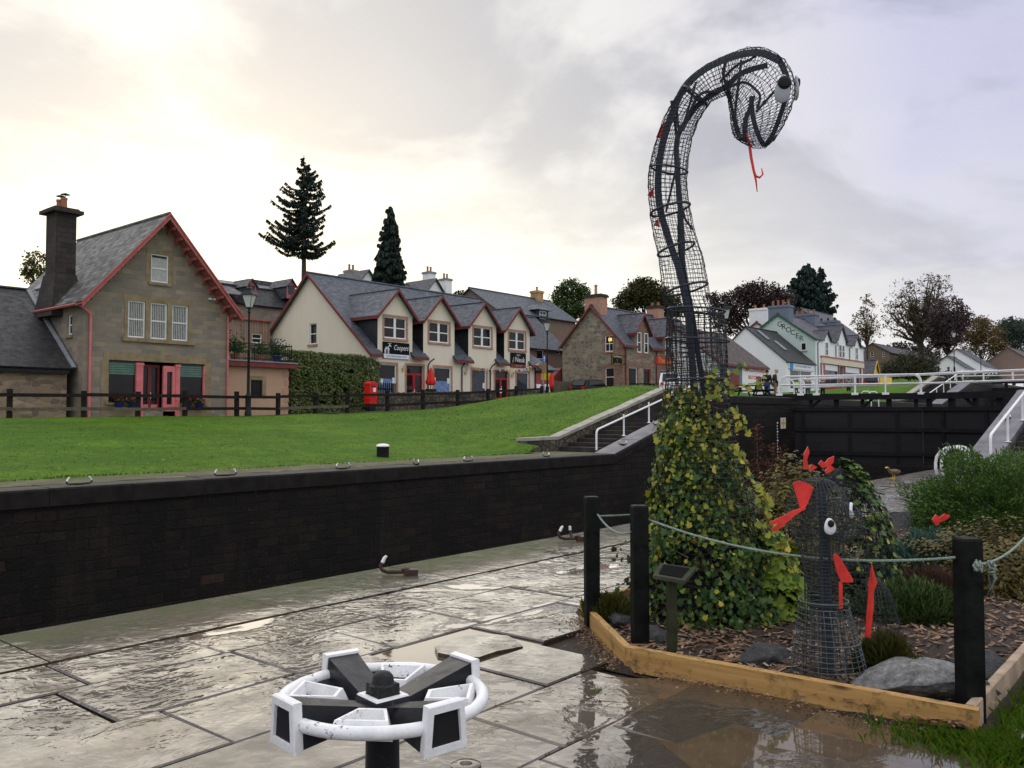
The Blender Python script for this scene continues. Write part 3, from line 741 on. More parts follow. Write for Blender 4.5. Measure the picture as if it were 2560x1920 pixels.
# ================================================================== buildings
class Pl:
    """a wall plane: u along the wall (world X or Y), z up, o outwards"""
    def __init__(s, axis, c, sign=-1):
        s.axis, s.c, s.sign = axis, c, sign
    def p(s, u, z, o=0.0):
        q = s.c + s.sign * o
        return V(u, q, z) if s.axis == 'Y' else V(q, u, z)
    def bx(s, mb, u0, u1, z0, z1, o0, o1, mi=0):
        a, b = s.p(u0, z0, o0), s.p(u1, z1, o1)
        return mb.bx(min(a.x, b.x), max(a.x, b.x), min(a.y, b.y), max(a.y, b.y), z0, z1, mi)
    def xd(s): return V(1, 0, 0) * -s.sign if s.axis == 'Y' else V(0, 1, 0) * s.sign
def clip(poly, a, b, c):      # keep a*u+b*z <= c
    out = []
    for i in range(len(poly)):
        p, q = poly[i], poly[(i + 1) % len(poly)]; dp = a * p[0] + b * p[1] - c; dq = a * q[0] + b * q[1] - c
        if dp <= 0: out.append(p)
        if dp * dq < 0: t = dp / (dp - dq); out.append((p[0] + (q[0] - p[0]) * t, p[1] + (q[1] - p[1]) * t))
    return out
def wall(mb, pl, u0, u1, z0, z1, holes=(), clips=(), depth=.16):
    us = sorted({u0, u1, *[h[0] for h in holes], *[h[1] for h in holes]}); zs = sorted({z0, z1, *[h[2] for h in holes], *[h[3] for h in holes]})
    us = [u for u in us if u0 <= u <= u1]; zs = [z for z in zs if z0 <= z <= z1]
    for a, b in zip(us, us[1:]):
        for c, d in zip(zs, zs[1:]):
            m, n = (a + b) / 2, (c + d) / 2
            if any(h[0] < m < h[1] and h[2] < n < h[3] for h in holes): continue
            poly = [(a, c), (b, c), (b, d), (a, d)]
            for cl in clips:
                poly = clip(poly, *cl)
                if len(poly) < 3: break
            if len(poly) >= 3: mb.face([pl.p(u, z) for u, z in poly])
    for h in holes:
        q = [(h[0], h[2]), (h[1], h[2]), (h[1], h[3]), (h[0], h[3])]
        for i in range(4):
            (a, b), (c, d) = q[i], q[(i + 1) % 4]
            mb.face([pl.p(a, b), pl.p(c, d), pl.p(c, d, -depth), pl.p(a, b, -depth)])
def window(par, pl, h, style='sash', frame='white', pane='glass', sill=None, trim=None, depth=.13, fw=.07, blind=None, tw=.16):
    u0, u1, z0, z1 = h; mb = MB(); d = -depth
    pl.bx(mb, u0, u0 + fw, z0, z1, d, d + .07); pl.bx(mb, u1 - fw, u1, z0, z1, d, d + .07)
    pl.bx(mb, u0 + fw, u1 - fw, z0, z0 + fw * 1.3, d, d + .07); pl.bx(mb, u0 + fw, u1 - fw, z1 - fw, z1, d, d + .07)
    um, zm = (u0 + u1) / 2, (z0 + z1) / 2
    if style in ('sash', 'sash4'): pl.bx(mb, u0 + fw, u1 - fw, zm - .03, zm + .03, d, d + .06)
    if style == 'sash4': pl.bx(mb, um - .025, um + .025, z0 + fw, z1 - fw, d + .002, d + .055)
    if style == 'case':
        pl.bx(mb, um - .10, um + .10, z0 + fw, z1 - fw, d + .002, d + .075)
        for a, b in ((u0 + fw, um - .1), (um + .1, u1 - fw)): pl.bx(mb, a, b, zm - .035, zm + .035, d, d + .062)
    if style == 'sashlow': pl.bx(mb, u0 + fw, u1 - fw, z0 + (z1 - z0) * .55 - .03, z0 + (z1 - z0) * .55 + .03, d, d + .06)
    wn = obj('window', mb, M[frame], par)
    m2 = MB(); pl.bx(m2, u0 + .01, u1 - .01, z0 + .01, z1 - .01, d - .03, d + .02); obj('pane', m2, M[pane], wn)
    if blind == 'vertical':
        m3 = MB(); n = int((u1 - u0) / .11)
        for i in range(n):
            a = u0 + fw + (u1 - u0 - 2 * fw) * (i + .2) / n; m3.bx(*[0] * 6) if False else pl.bx(m3, a, a + .055, z0 + .12, z1 - fw, d + .022, d + .028)
        obj('blind', m3, M['curtain'], wn)
    if blind == 'net':
        m3 = MB(); pl.bx(m3, u0 + fw, u1 - fw, z0 + .1, zm + .55, d + .022, d + .03); obj('curtain', m3, M['curtain'], wn)
    if blind == 'blue':
        m3 = MB(); n = 14
        for i in range(n):
            a = u0 + fw + (u1 - u0 - 2 * fw) * i / n; b = u0 + fw + (u1 - u0 - 2 * fw) * (i + 1) / n
            pl.bx(m3, a, b, z0 + .1, z0 + (z1 - z0) * .55, d + .021, d + .03 + .012 * (i % 2))
        obj('curtain', m3, M['bluecurtain'], wn)
    if sill:
        m4 = MB(); pl.bx(m4, u0 - .14, u1 + .14, z0 - .15, z0, -.05, .09); obj('sill', m4, M[sill], wn)
    if trim:
        m5 = MB(); t = tw
        pl.bx(m5, u0 - t, u0, z0, z1 + t, -.02, .025); pl.bx(m5, u1, u1 + t, z0, z1 + t, -.02, .025); pl.bx(m5, u0, u1, z1, z1 + t, -.02, .025)
        obj('surround', m5, M[trim], wn)
    return wn
def slab(mb, q, th=.10, mi=0):
    q = [Vector(p) for p in q]; n = (q[1] - q[0]).cross(q[2] - q[0]).normalized()
    if n.z < 0: q = q[::-1]; n = -n
    return mb.prism(q, -n * th, mi)
def board(mb, a, b, h=.24, t=.05, out=V(0, -1, 0)):
    """bargeboard from a to b hanging below that line, its face turned to 'out'"""
    a, b = Vector(a), Vector(b); mb.prism([a, b, b - V(0, 0, h), a - V(0, 0, h)], out * t)
def house(name, label, X0, X1, Y0, Y1, zb, ze, zr, ridge='x', wallm='whitewash', roofm='slate_mid', barge=None, oh=.3, front=(), gable=(), gz=None, cat='building', soff=None, wcut=(), cut_oh=None, gfront=None):
    """gabled house; ridge along x (gables at X0/X1) or y (gables at Y0/Y1); returns thing and planes"""
    t = thing(name, label, cat, ((X0 + X1) / 2, (Y0 + Y1) / 2, zb))
    mb = MB(); pf = Pl('Y', Y0); px = Pl('X', X0)
    if ridge == 'x':
        Ym = (Y0 + Y1) / 2; s = (zr - ze) / (Ym - Y0)
        wall(mb, pf, X0, X1, zb, ze, front)
        cl = [(-s, 1, ze - s * Y0), (s, 1, ze + s * Y1)]
        wall(mb, px, Y0, Y1, zb, zr, gable, cl)
        wall(mb, Pl('X', X1, 1), Y0, Y1, zb, zr, (), cl); wall(mb, Pl('Y', Y1, 1), X0, X1, zb, ze)
    else:
        Xm = (X0 + X1) / 2; s = (zr - ze) / (Xm - X0)
        cl = [(-s, 1, ze - s * X0), (s, 1, ze + s * X1)]
        wall(mb, pf, X0, X1, zb, zr, gable, cl); wall(mb, px, Y0, Y1, zb, ze, front)
        wall(mb, Pl('X', X1, 1), Y0, Y1, zb, ze); wall(mb, Pl('Y', Y1, 1), X0, X1, zb, zr, (), cl)
    obj('wall', mb, M[wallm], t)
    mb = MB(); e = .05
    if ridge == 'x':
        a, b = X0 - oh, X1 + oh
        ohs = [(a, b)] if not cut_oh else cut_oh
        slab(mb, [(a, Y0, ze + e), (b, Y0, ze + e), (b, Ym, zr + e), (a, Ym, zr + e)])
        for (c, d) in ohs: slab(mb, [(c, Y0 - oh * 1.4, ze + e - s * oh * 1.4), (d, Y0 - oh * 1.4, ze + e - s * oh * 1.4), (d, Y0 - .001, ze + e), (c, Y0 - .001, ze + e)])
        slab(mb, [(a, Y1 + oh, ze + e - s * oh), (b, Y1 + oh, ze + e - s * oh), (b, Ym, zr + e), (a, Ym, zr + e)])
        mb.tube([(a - .02, Ym, zr + e + .02), (b + .02, Ym, zr + e + .02)], .09, 6)
    else:
        a, b = Y0 - (gfront or oh), Y1 + oh
        slab(mb, [(X0 - oh, a, ze + e - s * oh), (X0 - oh, b, ze + e - s * oh), (Xm, b, zr + e), (Xm, a, zr + e)])
        slab(mb, [(X1 + oh, a, ze + e - s * oh), (X1 + oh, b, ze + e - s * oh), (Xm, b, zr + e), (Xm, a, zr + e)])
        mb.tube([(Xm, a - .02, zr + e + .02), (Xm, b + .02, zr + e + .02)], .09, 6)
    obj('roof', mb, M[roofm], t)
    if barge:
        if ridge == 'x':
            xx = X0 - oh; o_ = V(-1, 0, 0)
            ends = [((xx, Y0 - oh * 1.4, ze - s * oh * 1.4 + e + .01), (xx, Ym, zr + e + .01), o_), ((xx, Y1 + oh, ze - s * oh + e + .01), (xx, Ym, zr + e + .01), o_)]
            for (c, d) in ohs: mb = MB(); pf.bx(mb, c, d, ze - s * oh * 1.4 - .16, ze - s * oh * 1.4 + .03, oh * 1.4 - .02, oh * 1.4 + .02); obj('eave_fascia', mb, M[barge], t)
        else:
            yy = Y0 - oh; ends = [((X0 - oh, yy, ze - s * oh + e + .01), (Xm, yy, zr + e + .01), V(0, -1, 0)), ((X1 + oh, yy, ze - s * oh + e + .01), (Xm, yy, zr + e + .01), V(0, -1, 0))]
        for p, q, o_ in ends: mb = MB(); board(mb, p, q, out=o_); obj('bargeboard', mb, M[barge], t)
    return t, pf, px, s
def chimney(par, x0, x1, y0, y1, z0, z1, mat='chimstone', pots=2, pot='terracotta', cap=.10, ph=.5, axis='y', capm=None):
    mb = MB(); mb.bx(x0, x1, y0, y1, z0, z1 - .28)
    c = obj('chimney', mb, M[mat], par)
    m3 = MB(); m3.bx(x0 - cap, x1 + cap, y0 - cap, y1 + cap, z1 - .281, z1 - .1); m3.bx(x0 - cap * .4, x1 + cap * .4, y0 - cap * .4, y1 + cap * .4, z1 - .1, z1); obj('chimney_cap', m3, M[capm or mat], c)
    for i in range(pots):
        f = (i + .5) / pots; px_ = (x0 + x1) / 2 if axis == 'y' else x0 + (x1 - x0) * f; py_ = y0 + (y1 - y0) * f if axis == 'y' else (y0 + y1) / 2
        m2 = MB(); m2.lathe([(.15, z1 - .01), (.13, z1 + ph * .8), (.155, z1 + ph * .82), (.155, z1 + ph), (.11, z1 + ph)], (px_, py_, 0), 10); obj('chimney_pot', m2, M[pot], c, smooth=40)
    return c
def dormer(par, X, w, Y0, ze, s, zed, zap, roofm, wallm, barge, cheek='slate_side', oh=.28, win=None, side=.26, wkw=None, base=None):
    """wallhead dormer: front flush with the facade, its own little gabled roof running back into the main slope"""
    ds = (zap - zed) / (w / 2); mb = MB(); pf = Pl('Y', Y0); b = ze if base is None else base
    cl = [(-ds, 1, zed - ds * (X - w / 2)), (ds, 1, zed + ds * (X + w / 2))]
    wall(mb, pf, X - w / 2, X + w / 2, b, zap, [win] if win else [], cl)
    d = obj('dormer', mb, M[wallm], par)
    yb = lambda z: Y0 + (z - ze) / s
    for sg in (-1, 1):
        m2 = MB(); xw = X + sg * (w / 2 - .002); m2.face([(xw, Y0, ze - .02), (xw, Y0, zed), (xw, yb(zed), zed)]); obj('cheek', m2, M[cheek], d)
    m3 = MB(); zo = zed - ds * side
    for sg in (-1, 1):
        xo = X + sg * (w / 2 + side)
        slab(m3, [(xo, Y0 - oh, zo + .06), (X, Y0 - oh, zap + .06), (X, yb(zap), zap + .06), (xo, yb(max(ze, zo)), zo + .06)], .07)
    m3.tube([(X, Y0 - oh - .02, zap + .08), (X, yb(zap), zap + .08)], .06, 6)
    obj('dormer_roof', m3, M[roofm], d)
    if barge:
        m4 = MB()
        for sg in (-1, 1): board(m4, (X + sg * (w / 2 + side), Y0 - oh, zo + .07), (X, Y0 - oh, zap + .07), h=.24)
        for sg in (-1, 1): m4.bx(X + sg * (w / 2 + side) - .03, X + sg * (w / 2 + side) + .03, Y0 - oh + .001, yb(max(ze, zo)), zo - .16, zo + .02)
        obj('bargeboard', m4, M[barge], d)
    if win: window(par, pf, win, **(wkw or {}))
    return d
def pipe(par, pts, mat, r=.05, name='downpipe'):
    mb = MB(); mb.tube(pts, r, 6); return obj(name, mb, M[mat], par, smooth=40)
def door(par, pl, h, mat='doorred', pane='glass', depth=.18, panels=1, name='door', split=True, fan=None):
    u0, u1, z0, z1 = h; mb = MB(); d = -depth; um = (u0 + u1) / 2
    zt_ = z1 if not fan else z1 - fan
    for a, b in ((u0, u0 + .12), (u1 - .12, u1)) + (((um - .1, um + .1),) if split else ()): pl.bx(mb, a, b, z0, zt_, d, d + .07)
    pl.bx(mb, u0 + .12, u1 - .12, zt_ - .14, zt_, d + .001, d + .071); pl.bx(mb, u0 + .12, u1 - .12, z0, z0 + .35, d + .001, d + .068)
    dn = obj(name, mb, M[mat], par)
    m2 = MB(); pl.bx(m2, u0 + .02, u1 - .02, z0 + .02, z1 - .02, d - .03, d + .02); obj('pane', m2, M[pane], dn)
    m3 = MB(); pl.bx(m3, um + (.03 if split else .3), um + (.06 if split else .33), z0 + .95, z0 + 1.25, d + .06, d + .11); obj('handle', m3, M['white'], dn)
    return dn

# ---- stone gable house on the left
XA0, XA1, YA = 18.42, 26.2, 42.5; XAm = (XA0 + XA1) / 2
tri = [(20.60, 21.50, 5.56, 7.44), (21.78, 22.68, 5.56, 7.44), (22.95, 23.85, 5.56, 7.44)]
attic = (21.76, 22.72, 8.50, 9.98); shop = (19.68, 24.86, 1.85, 4.38)
A, pA, pAx, sA = house('stone_house', 'weathered brown stone house with red bargeboards and pink shopfront beside the road', XA0, XA1, YA, 52.0, 1.2, 7.5, 11.95, 'y', 'ashlar', 'slate_old', None, .42, gfront=.8,
                 front=[(43.75, 44.25, 5.6, 6.6)], gable=tri + [attic, shop])
yy = YA - .8
for sg in (-1, 1):
    mb = MB()
    xo = XAm + sg * (XAm - XA0 + .42); zo = 7.5 - sA * .42 + .06
    board(mb, (xo, yy, zo), (XAm, yy, 12.01), .30, .06); board(mb, (xo, yy - .062, zo + .03), (XAm, yy - .062, 12.04), .10, .05)
    obj('bargeboard', mb, M['pinkred'], A); mb = MB()
    slab(mb, [(xo, yy + .001, zo - .13), (XAm, yy + .001, 11.87), (XAm, YA - .002, 11.87), (xo, YA - .002, zo - .13)], .04); obj('soffit', mb, M['pinkred'], A)
for sg in (-1, 1):
    for k in range(10):
        f = (k + .5) / 10.3; x = XAm + sg * (XAm - XA0 + .3) * (1 - f); z = 7.5 - sA * .3 + (11.95 - 7.5 + sA * .3) * f - .2
        mb = MB(); mb.prism([(x - .055, YA - .003, z), (x - .055, yy + .06, z), (x - .055, yy + .06, z - .14), (x - .055, YA - .25, z - .18), (x - .055, YA - .003, z - .42)], V(.11, 0, 0)); obj('eave_bracket', mb, M['pinkred'], A)
for h in tri: window(A, pA, h, 'sash', blind='vertical')
window(A, pA, attic, 'sash', blind='net', sill='ashlar_trim')
window(A, pAx, (43.75, 44.25, 5.6, 6.6), 'sash', sill='ashlar_trim')
mb = MB(); pA.bx(mb, 20.3, 24.2, 5.36, 5.56, -.02, .12); pA.bx(mb, 20.36, 24.1, 7.44, 7.74, -.02, .015)
for a, b in ((20.42, 20.6), (21.5, 21.78), (22.68, 22.95), (23.85, 24.03)): pA.bx(mb, a, b, 5.561, 7.439, -.02, .018)
pA.bx(mb, 19.4, 25.2, 4.38, 4.78, -.02, .02); pA.bx(mb, 21.5, 21.76, 8.5, 10.2, -.02, .016); pA.bx(mb, 22.72, 22.98, 8.5, 10.2, -.02, .016); pA.bx(mb, 21.761, 22.719, 9.98, 10.22, -.02, .017)
pA.bx(mb, 19.3, 19.68, 1.2, 4.379, -.02, .02); pA.bx(mb, 24.86, 25.24, 1.2, 4.379, -.02, .02)
obj('stone_dressing', mb, M['ashlar_trim'], A)
mb = MB()      # pink shopfront posts and side panel
for a, b in ((21.07, 21.42), (23.2, 23.42)): pA.bx(mb, a, b, 1.55, 4.30, -.14, .04); pA.bx(mb, a - .03, b + .03, 4.16, 4.30, -.15, .07); pA.bx(mb, a - .03, b + .03, 1.55, 1.85, -.15, .06)
pA.bx(mb, 22.52, 22.72, 1.55, 4.2, -.14, .0); pA.bx(mb, 23.02, 23.2, 1.55, 4.2, -.14, .0); pA.bx(mb, 22.72, 23.02, 1.55, 2.2, -.14, .0); pA.bx(mb, 22.72, 23.02, 3.9, 4.2, -.14, .0)
pA.bx(mb, 24.78, 24.86, 2.2, 4.3, -.12, .01)
obj('shopfront', mb, M['pink'], A)
mb = MB(); pA.bx(mb, 19.7, 21.06, 2.15, 4.36, -.16, -.12); obj('shop_window', mb, M['glass'], A); mb = MB(); pA.bx(mb, 23.43, 24.77, 2.15, 4.36, -.16, -.12); obj('shop_window', mb, M['glass'], A); mb = MB(); pA.bx(mb, 22.7, 23.05, 2.1, 4.0, -.16, -.1); obj('side_light', mb, M['glass'], A)
for a, b in ((19.74, 21.03), (23.46, 24.74)):
    mb = MB()
    for k in range(5): pA.bx(mb, a, b, 4.28 - .12 * (k + 1), 4.28 - .12 * k - .02, -.115, -.09 + .01 * (k % 2))
    obj('roller_blind', mb, plain('green_blind', (.10, .19, .14), .6, .15) if 'gb' not in MAT else MAT['gb'], A)
mb = MB(); pA.bx(mb, 19.68, 21.06, 1.6, 2.16, -.15, .02); pA.bx(mb, 23.43, 24.86, 1.6, 2.16, -.15, .02); pA.bx(mb, 19.5, 21.05, 2.161, 2.26, -.1, .12); pA.bx(mb, 23.44, 24.95, 2.161, 2.26, -.1, .12); obj('stall_riser', mb, M['ashlar_trim'], A)
dr = door(A, pA, (21.43, 22.51, 1.56, 4.25), 'maroon', depth=.45)
mb = MB(); pA.bx(mb, 21.55, 21.9, 1.75, 2.2, -.378, -.36); pA.bx(mb, 22.06, 22.4, 1.75, 2.2, -.378, -.36); obj('door_panel', mb, M['pink'], dr)
pipe(A, [V(XA0 - .45, YA - .3, 6.95), V(XA0 - .1, YA - .12, 6.85), V(XA0 + .28, YA - .12, 6.55), V(XA0 + .3, YA - .12, 6.2), V(XA0 + .3, YA - .12, 1.5)], 'pink', .06)
pipe(A, [V(XA0 - .52, YA - .4, 6.93), V(XA0 - .52, 48.5, 6.93)], 'pinkred', .08, 'gutter')
pipe(A, [V(XA1 - .05, YA - .10, 7.1), V(XA1 - .02, YA - .10, 1.5)], 'pink', .05)
c = chimney(A, 18.2, 19.2, 45.3, 46.5, 8.6, 12.2, pots=2, cap=.26, ph=.55)
mb = MB(); mb.box(V(18.7, 45.95, 7.7), (1.7, 2.3, 2.2), None, 0, .62); obj('chimney_base', mb, M['chimstone'], c)
for i in range(2):
    mb = MB(); yy = 45.59 + .575 * i
    mb.lathe([(.015, 12.75), (.015, 12.95)], (18.75, yy, 0), 6); mb.lathe([(.24, 12.93), (.03, 13.02)], (18.75, yy, 0), 10); obj('cowl', mb, M['iron'], c)
mb = MB(); pA.bx(mb, 25.0, 25.12, 7.9, 8.0, 0, .14); pA.bx(mb, 25.25, 25.37, 7.9, 8.0, 0, .14); obj('floodlight', mb, M['signwhite'], A)
# skylight behind the chimney
n_ = V(-sA, 0, 1).normalized(); mb = MB(); q0 = V(19.2, 49.0, 7.56 + (19.2 - XA0) * sA) + n_ * .03; mb.prism([q0, q0 + V(0, 1.3, 0), q0 + V(.9, 1.3, .9 * sA), q0 + V(.9, 0, .9 * sA)], n_ * .1); obj('skylight', mb, M['lead'], A)
# ---- flower troughs in front of its windows
M['planter'] = plain('dark_blue_planter', (.02, .025, .10), .5, .2); M['flower'] = leafm('red_petals', [(.45, .02, .05), (.62, .06, .10)], .5, .2); M['leafmid'] = leafm('mid_green_leaves', [(.02, .05, .012), (.05, .10, .02), (.03, .07, .015)], .5, .15)
def quadleaf(mb, p, s, mi=0, d=None):
    d = Vector((rnd(-1, 1), rnd(-1, 1), rnd(-1, 1))) if d is None else d + V(rnd(-.5, .5), rnd(-.5, .5), rnd(-.5, .5))
    if d.length < .01: d = V(0, 0, 1)
    d.normalize(); u = d.orthogonal().normalized(); a = rnd(0, 2 * PI); v_ = d.cross(u); u, v_ = u * math.cos(a) + v_ * math.sin(a), v_ * math.cos(a) - u * math.sin(a)
    p = Vector(p); mb.face([p - u * s * .5, p + v_ * s * .36, p + u * s * .62, p - v_ * s * .36], mi)
for i, (x, lab) in enumerate(((20.1, 'left window'), (20.75, 'left window nearest the door'), (23.7, 'right window nearest the door'), (24.4, 'right window'))):
    t = thing('flower_planter', 'dark blue planter of red flowers under the stone house ' + lab, 'planter', (x, YA - .35, 2.0), 'planters below the pink shopfront')
    mb = MB(); mb.lathe([(.14, 1.98), (.24, 2.28), (.22, 2.28), (.2, 2.2)], (x, YA - .3, 0), 10); mb.bx(x - .05, x + .05, YA - .28, YA + .02, 2.02, 2.08); obj('pot', mb, M['planter'], t, smooth=40)
    mb = MB(); m2 = MB()
    for k in range(110): quadleaf(mb, V(x + random.gauss(0, .17), YA - .3 + random.gauss(0, .09), 2.38 + random.gauss(0, .10)), .12)
    for k in range(26): quadleaf(m2, V(x + random.gauss(0, .19), YA - .36 + random.gauss(0, .08), 2.5 + random.gauss(0, .10)), .10)
    obj('foliage', mb, M['leafmid'], t, uv=False); obj('flowers', m2, M['flower'], t, uv=False)

# ---- low slate outbuilding at the left edge
B, pB, pBx, sB = house('stone_outbuilding', 'low rubble stone outbuilding with big dark slate roof at the left edge', -2, XA0 - .45, 43.15, 54.2, 1.0, 4.05, 8.2, 'x', 'rubble_tan', 'slate_dark', None, .2)
mb = MB(); pB.bx(mb, -2, XA0 - .45, 3.62, 3.78, .1, .3); obj('gutter', mb, M['rubber'], B)
mb = MB(); q0 = V(XA0 - .22, 42.9, 3.95); q1 = V(XA0 - .22, 48.7, 8.32)
mb.beam(q0, q1, .2, .06); obj('flashing', mb, M['lead'], B)
# ---- flat roofed annex with the balcony
t = C = thing('flat_annex', 'peach rendered flat roofed annex with barred window and balcony on top', 'building', (28.5, 45, 1.5))
pC = Pl('Y', 42.9); mb = MB(); wC = (27.95, 28.72, 2.62, 3.66)
wall(mb, pC, 26.22, 30.5, 1.0, 4.4, [wC]); wall(mb, Pl('X', 30.5, 1), 42.9, 48, 1, 4.4); wall(mb, Pl('Y', 48, 1), 26.55, 30.5, 1, 4.4); obj('wall', mb, M['peach'], t)
mb = MB(); mb.bx(26.22, 30.85, 42.55, 48.2, 4.4, 4.68); obj('fascia', mb, M['maroon'], t)
mb = MB(); mb.bx(26.215, 30.9, 42.5, 48.25, 4.681, 4.75); obj('roof', mb, M['lead'], t)
mb = MB()
for k in range(6): w_ = .42 if k % 2 else .28; pC.bx(mb, 30.5 - w_, 30.52, 1.4 + k * .5, 1.4 + k * .5 + .34, -.02, .02)
obj('quoins', mb, M['pinkstone'] if 'pinkstone' in M else M['sandstone'], t)
wn = window(t, pC, wC, 'shop', frame='iron', pane='glass', sill=None, trim='darktrim' if 'darktrim' in M else 'ashlar_trim', tw=.24)
mb = MB()
for k in range(9): u = 28.0 + k * .085; pC.bx(mb, u, u + .03, 2.66, 3.62, -.06, -.03)
obj('window_bars', mb, M['iron'], wn)
bal = thing('balcony_railing', 'black iron balcony railing on top of the peach annex', 'railing', (28.5, 42.8, 4.75))
mb = MB(); P4 = [V(26.8, 42.75, 0), V(30.6, 42.75, 0), V(30.6, 47.5, 0)]
for a, b in zip(P4, P4[1:]):
    for z in (4.86, 5.72): mb.beam(a + V(0, 0, z), b + V(0, 0, z), .04, .05)
obj('rail', mb, M['iron'], bal); mb = MB()
for a, b in zip(P4, P4[1:]):
    n = round((b - a).length / .14)
    for k in range(n + 1): p = a.lerp(b, k / n); mb.tube([p + V(0, 0, 4.75), p + V(0, 0, 5.72 if k % 9 else 5.8)], .012 if k % 9 else .03, 4)
obj('balusters', mb, M['iron'], bal)
for i, (x, y, s, lab) in enumerate(((27.3, 43.5, 1.0, 'large leafy potted shrub behind the balcony railing beside the stone house'), (29.0, 43.6, .6, 'low potted shrub in the middle of the annex balcony'), (30.0, 43.4, .8, 'yellowish potted shrub at the right end of the annex balcony'))):
    t = thing('potted_shrub', lab, 'plant', (x, y, 4.75), 'pots on the balcony')
    mb = MB(); mb.lathe([(.2, 4.75), (.3, 5.15), (.27, 5.15)], (x, y, 0), 10); obj('pot', mb, M['planter'] if i == 2 else M['terracotta'], t, smooth=40)
    mb = MB()
    for k in range(int(420 * s)): quadleaf(mb, V(x + random.gauss(0, .36 * s), y + random.gauss(0, .3 * s), 5.25 + abs(random.gauss(.1, .42 * s))), .16)
    obj('foliage', mb, M['leafyel'] if 'leafyel' in M else M['leafmid'], t, uv=False)

# ---- rear building with dormers between the stone house and the cream shop
YD = 60.0
xa, xb = at(530, 720, Y=YD).x, at(760, 720, Y=YD).x; zE = at(640, 762, Y=YD).z; zK = at(640, 712, Y=YD).z; zR = at(640, 684, Y=YD).z
D = thing('rear_tenement', 'dark slate roofed building with small red dormers behind the annex', 'building', ((xa + xb) / 2, YD, 3))
pD = Pl('Y', YD); mb = MB(); wD = (at(626, 830, Y=YD).x, at(655, 830, Y=YD).x, at(640, 858, Y=YD).z, at(640, 832, Y=YD).z)
wall(mb, pD, xa, xb, 2, zE); wall(mb, Pl('X', xa), YD, YD + 9, 2, zE); wall(mb, Pl('X', xb, 1), YD, YD + 9, 2, zE); obj('wall', mb, M['ashlar'], D)
mb = MB(); slab(mb, [(xa - .2, YD - .3, zE - .05), (xb + .2, YD - .3, zE - .05), (xb + .2, YD + 1.6, zK), (xa - .2, YD + 1.6, zK)]); obj('lower_roof', mb, M['slate_dark'], D)
mb = MB(); slab(mb, [(xa - .2, YD + 1.45, zK + .06), (xb + .2, YD + 1.45, zK + .06), (xb + .2, YD + 5, zR), (xa - .2, YD + 5, zR)]); slab(mb, [(xa - .2, YD + 9, zE), (xb + .2, YD + 9, zE), (xb + .2, YD + 5, zR), (xa - .2, YD + 5, zR)]); obj('roof', mb, M['slate_purple'], D)
mb = MB(); slab(mb, [(xa - .2, YD - 1.0, zE + .5), (at(604, 700, Y=YD).x, YD - 1.0, zE + .5), (at(590, 700, Y=YD).x, YD + 4.6, zR + .25), (xa - .2, YD + 4.6, zR + .25)]); mb.bx(at(668, 700, Y=YD).x + 4.2, xb - 2, YD + 5.2, YD + 9, zE, zR + .45); obj('roof', mb, M['slate_mid'], D)
for pxx in (627, 726):
    x = at(pxx, 720, Y=YD).x; z0 = at(pxx, 738, Y=YD).z; z1 = at(pxx, 714, Y=YD).z; z2 = at(pxx, 699, Y=YD).z
    win = (x - .30, x + .30, z0, z1)
    mb = MB(); wall(mb, Pl('Y', YD - .1), x - .44, x + .44, z0 - .3, z2, [win], [(-(z2 - z1) / .44, 1, z1 - (z2 - z1) / .44 * (x - .44)), ((z2 - z1) / .44, 1, z1 + (z2 - z1) / .44 * (x + .44))]); d = obj('dormer', mb, M['pinkred'], D)
    window(D, Pl('Y', YD - .1), win, 'sash')
    mb = MB()
    for sg in (-1, 1): slab(mb, [(x + sg * .56, YD - .3, z1 - .12), (x, YD - .3, z2 + .08), (x, YD + 2.4, z2 + .08), (x + sg * .56, YD + 2.4, z1 - .12)], .05)
    mb.bx(x - .42, x + .42, YD - .08, YD + 2.2, z0 - .3, z1 - .02); obj('dormer_roof', mb, M['slate_mid'], d)
chimney(D, at(527, 660, Y=YD).x, at(527, 660, Y=YD).x + .9, YD + 3, YD + 4.4, zR - 1, at(535, 648, Y=YD).z, 'chimstone', 1)
pDc = Pl('Y', YD - 3.5); u0, u1 = at(583, 830, Y=YD - 3.5).x, at(676, 830, Y=YD - 3.5).x; zt0 = at(620, 800, Y=YD - 3.5).z
w2 = (at(630, 830, Y=YD - 3.5).x, at(655, 830, Y=YD - 3.5).x, at(640, 858, Y=YD - 3.5).z, at(640, 834, Y=YD - 3.5).z)
mb = MB(); wall(mb, pDc, u0, u1, 2, zt0, [w2]); wall(mb, Pl('X', u0), YD - 3.5, YD, 2, zt0); wall(mb, Pl('X', u1, 1), YD - 3.5, YD, 2, zt0); obj('timber_extension', mb, M['cladding'], D)
mb = MB(); mb.bx(u0 - .1, u1 + .1, YD - 3.7, YD - .01, zt0, zt0 + .12); obj('extension_roof', mb, M['pinkred'], D); window(D, pDc, w2, 'sash')

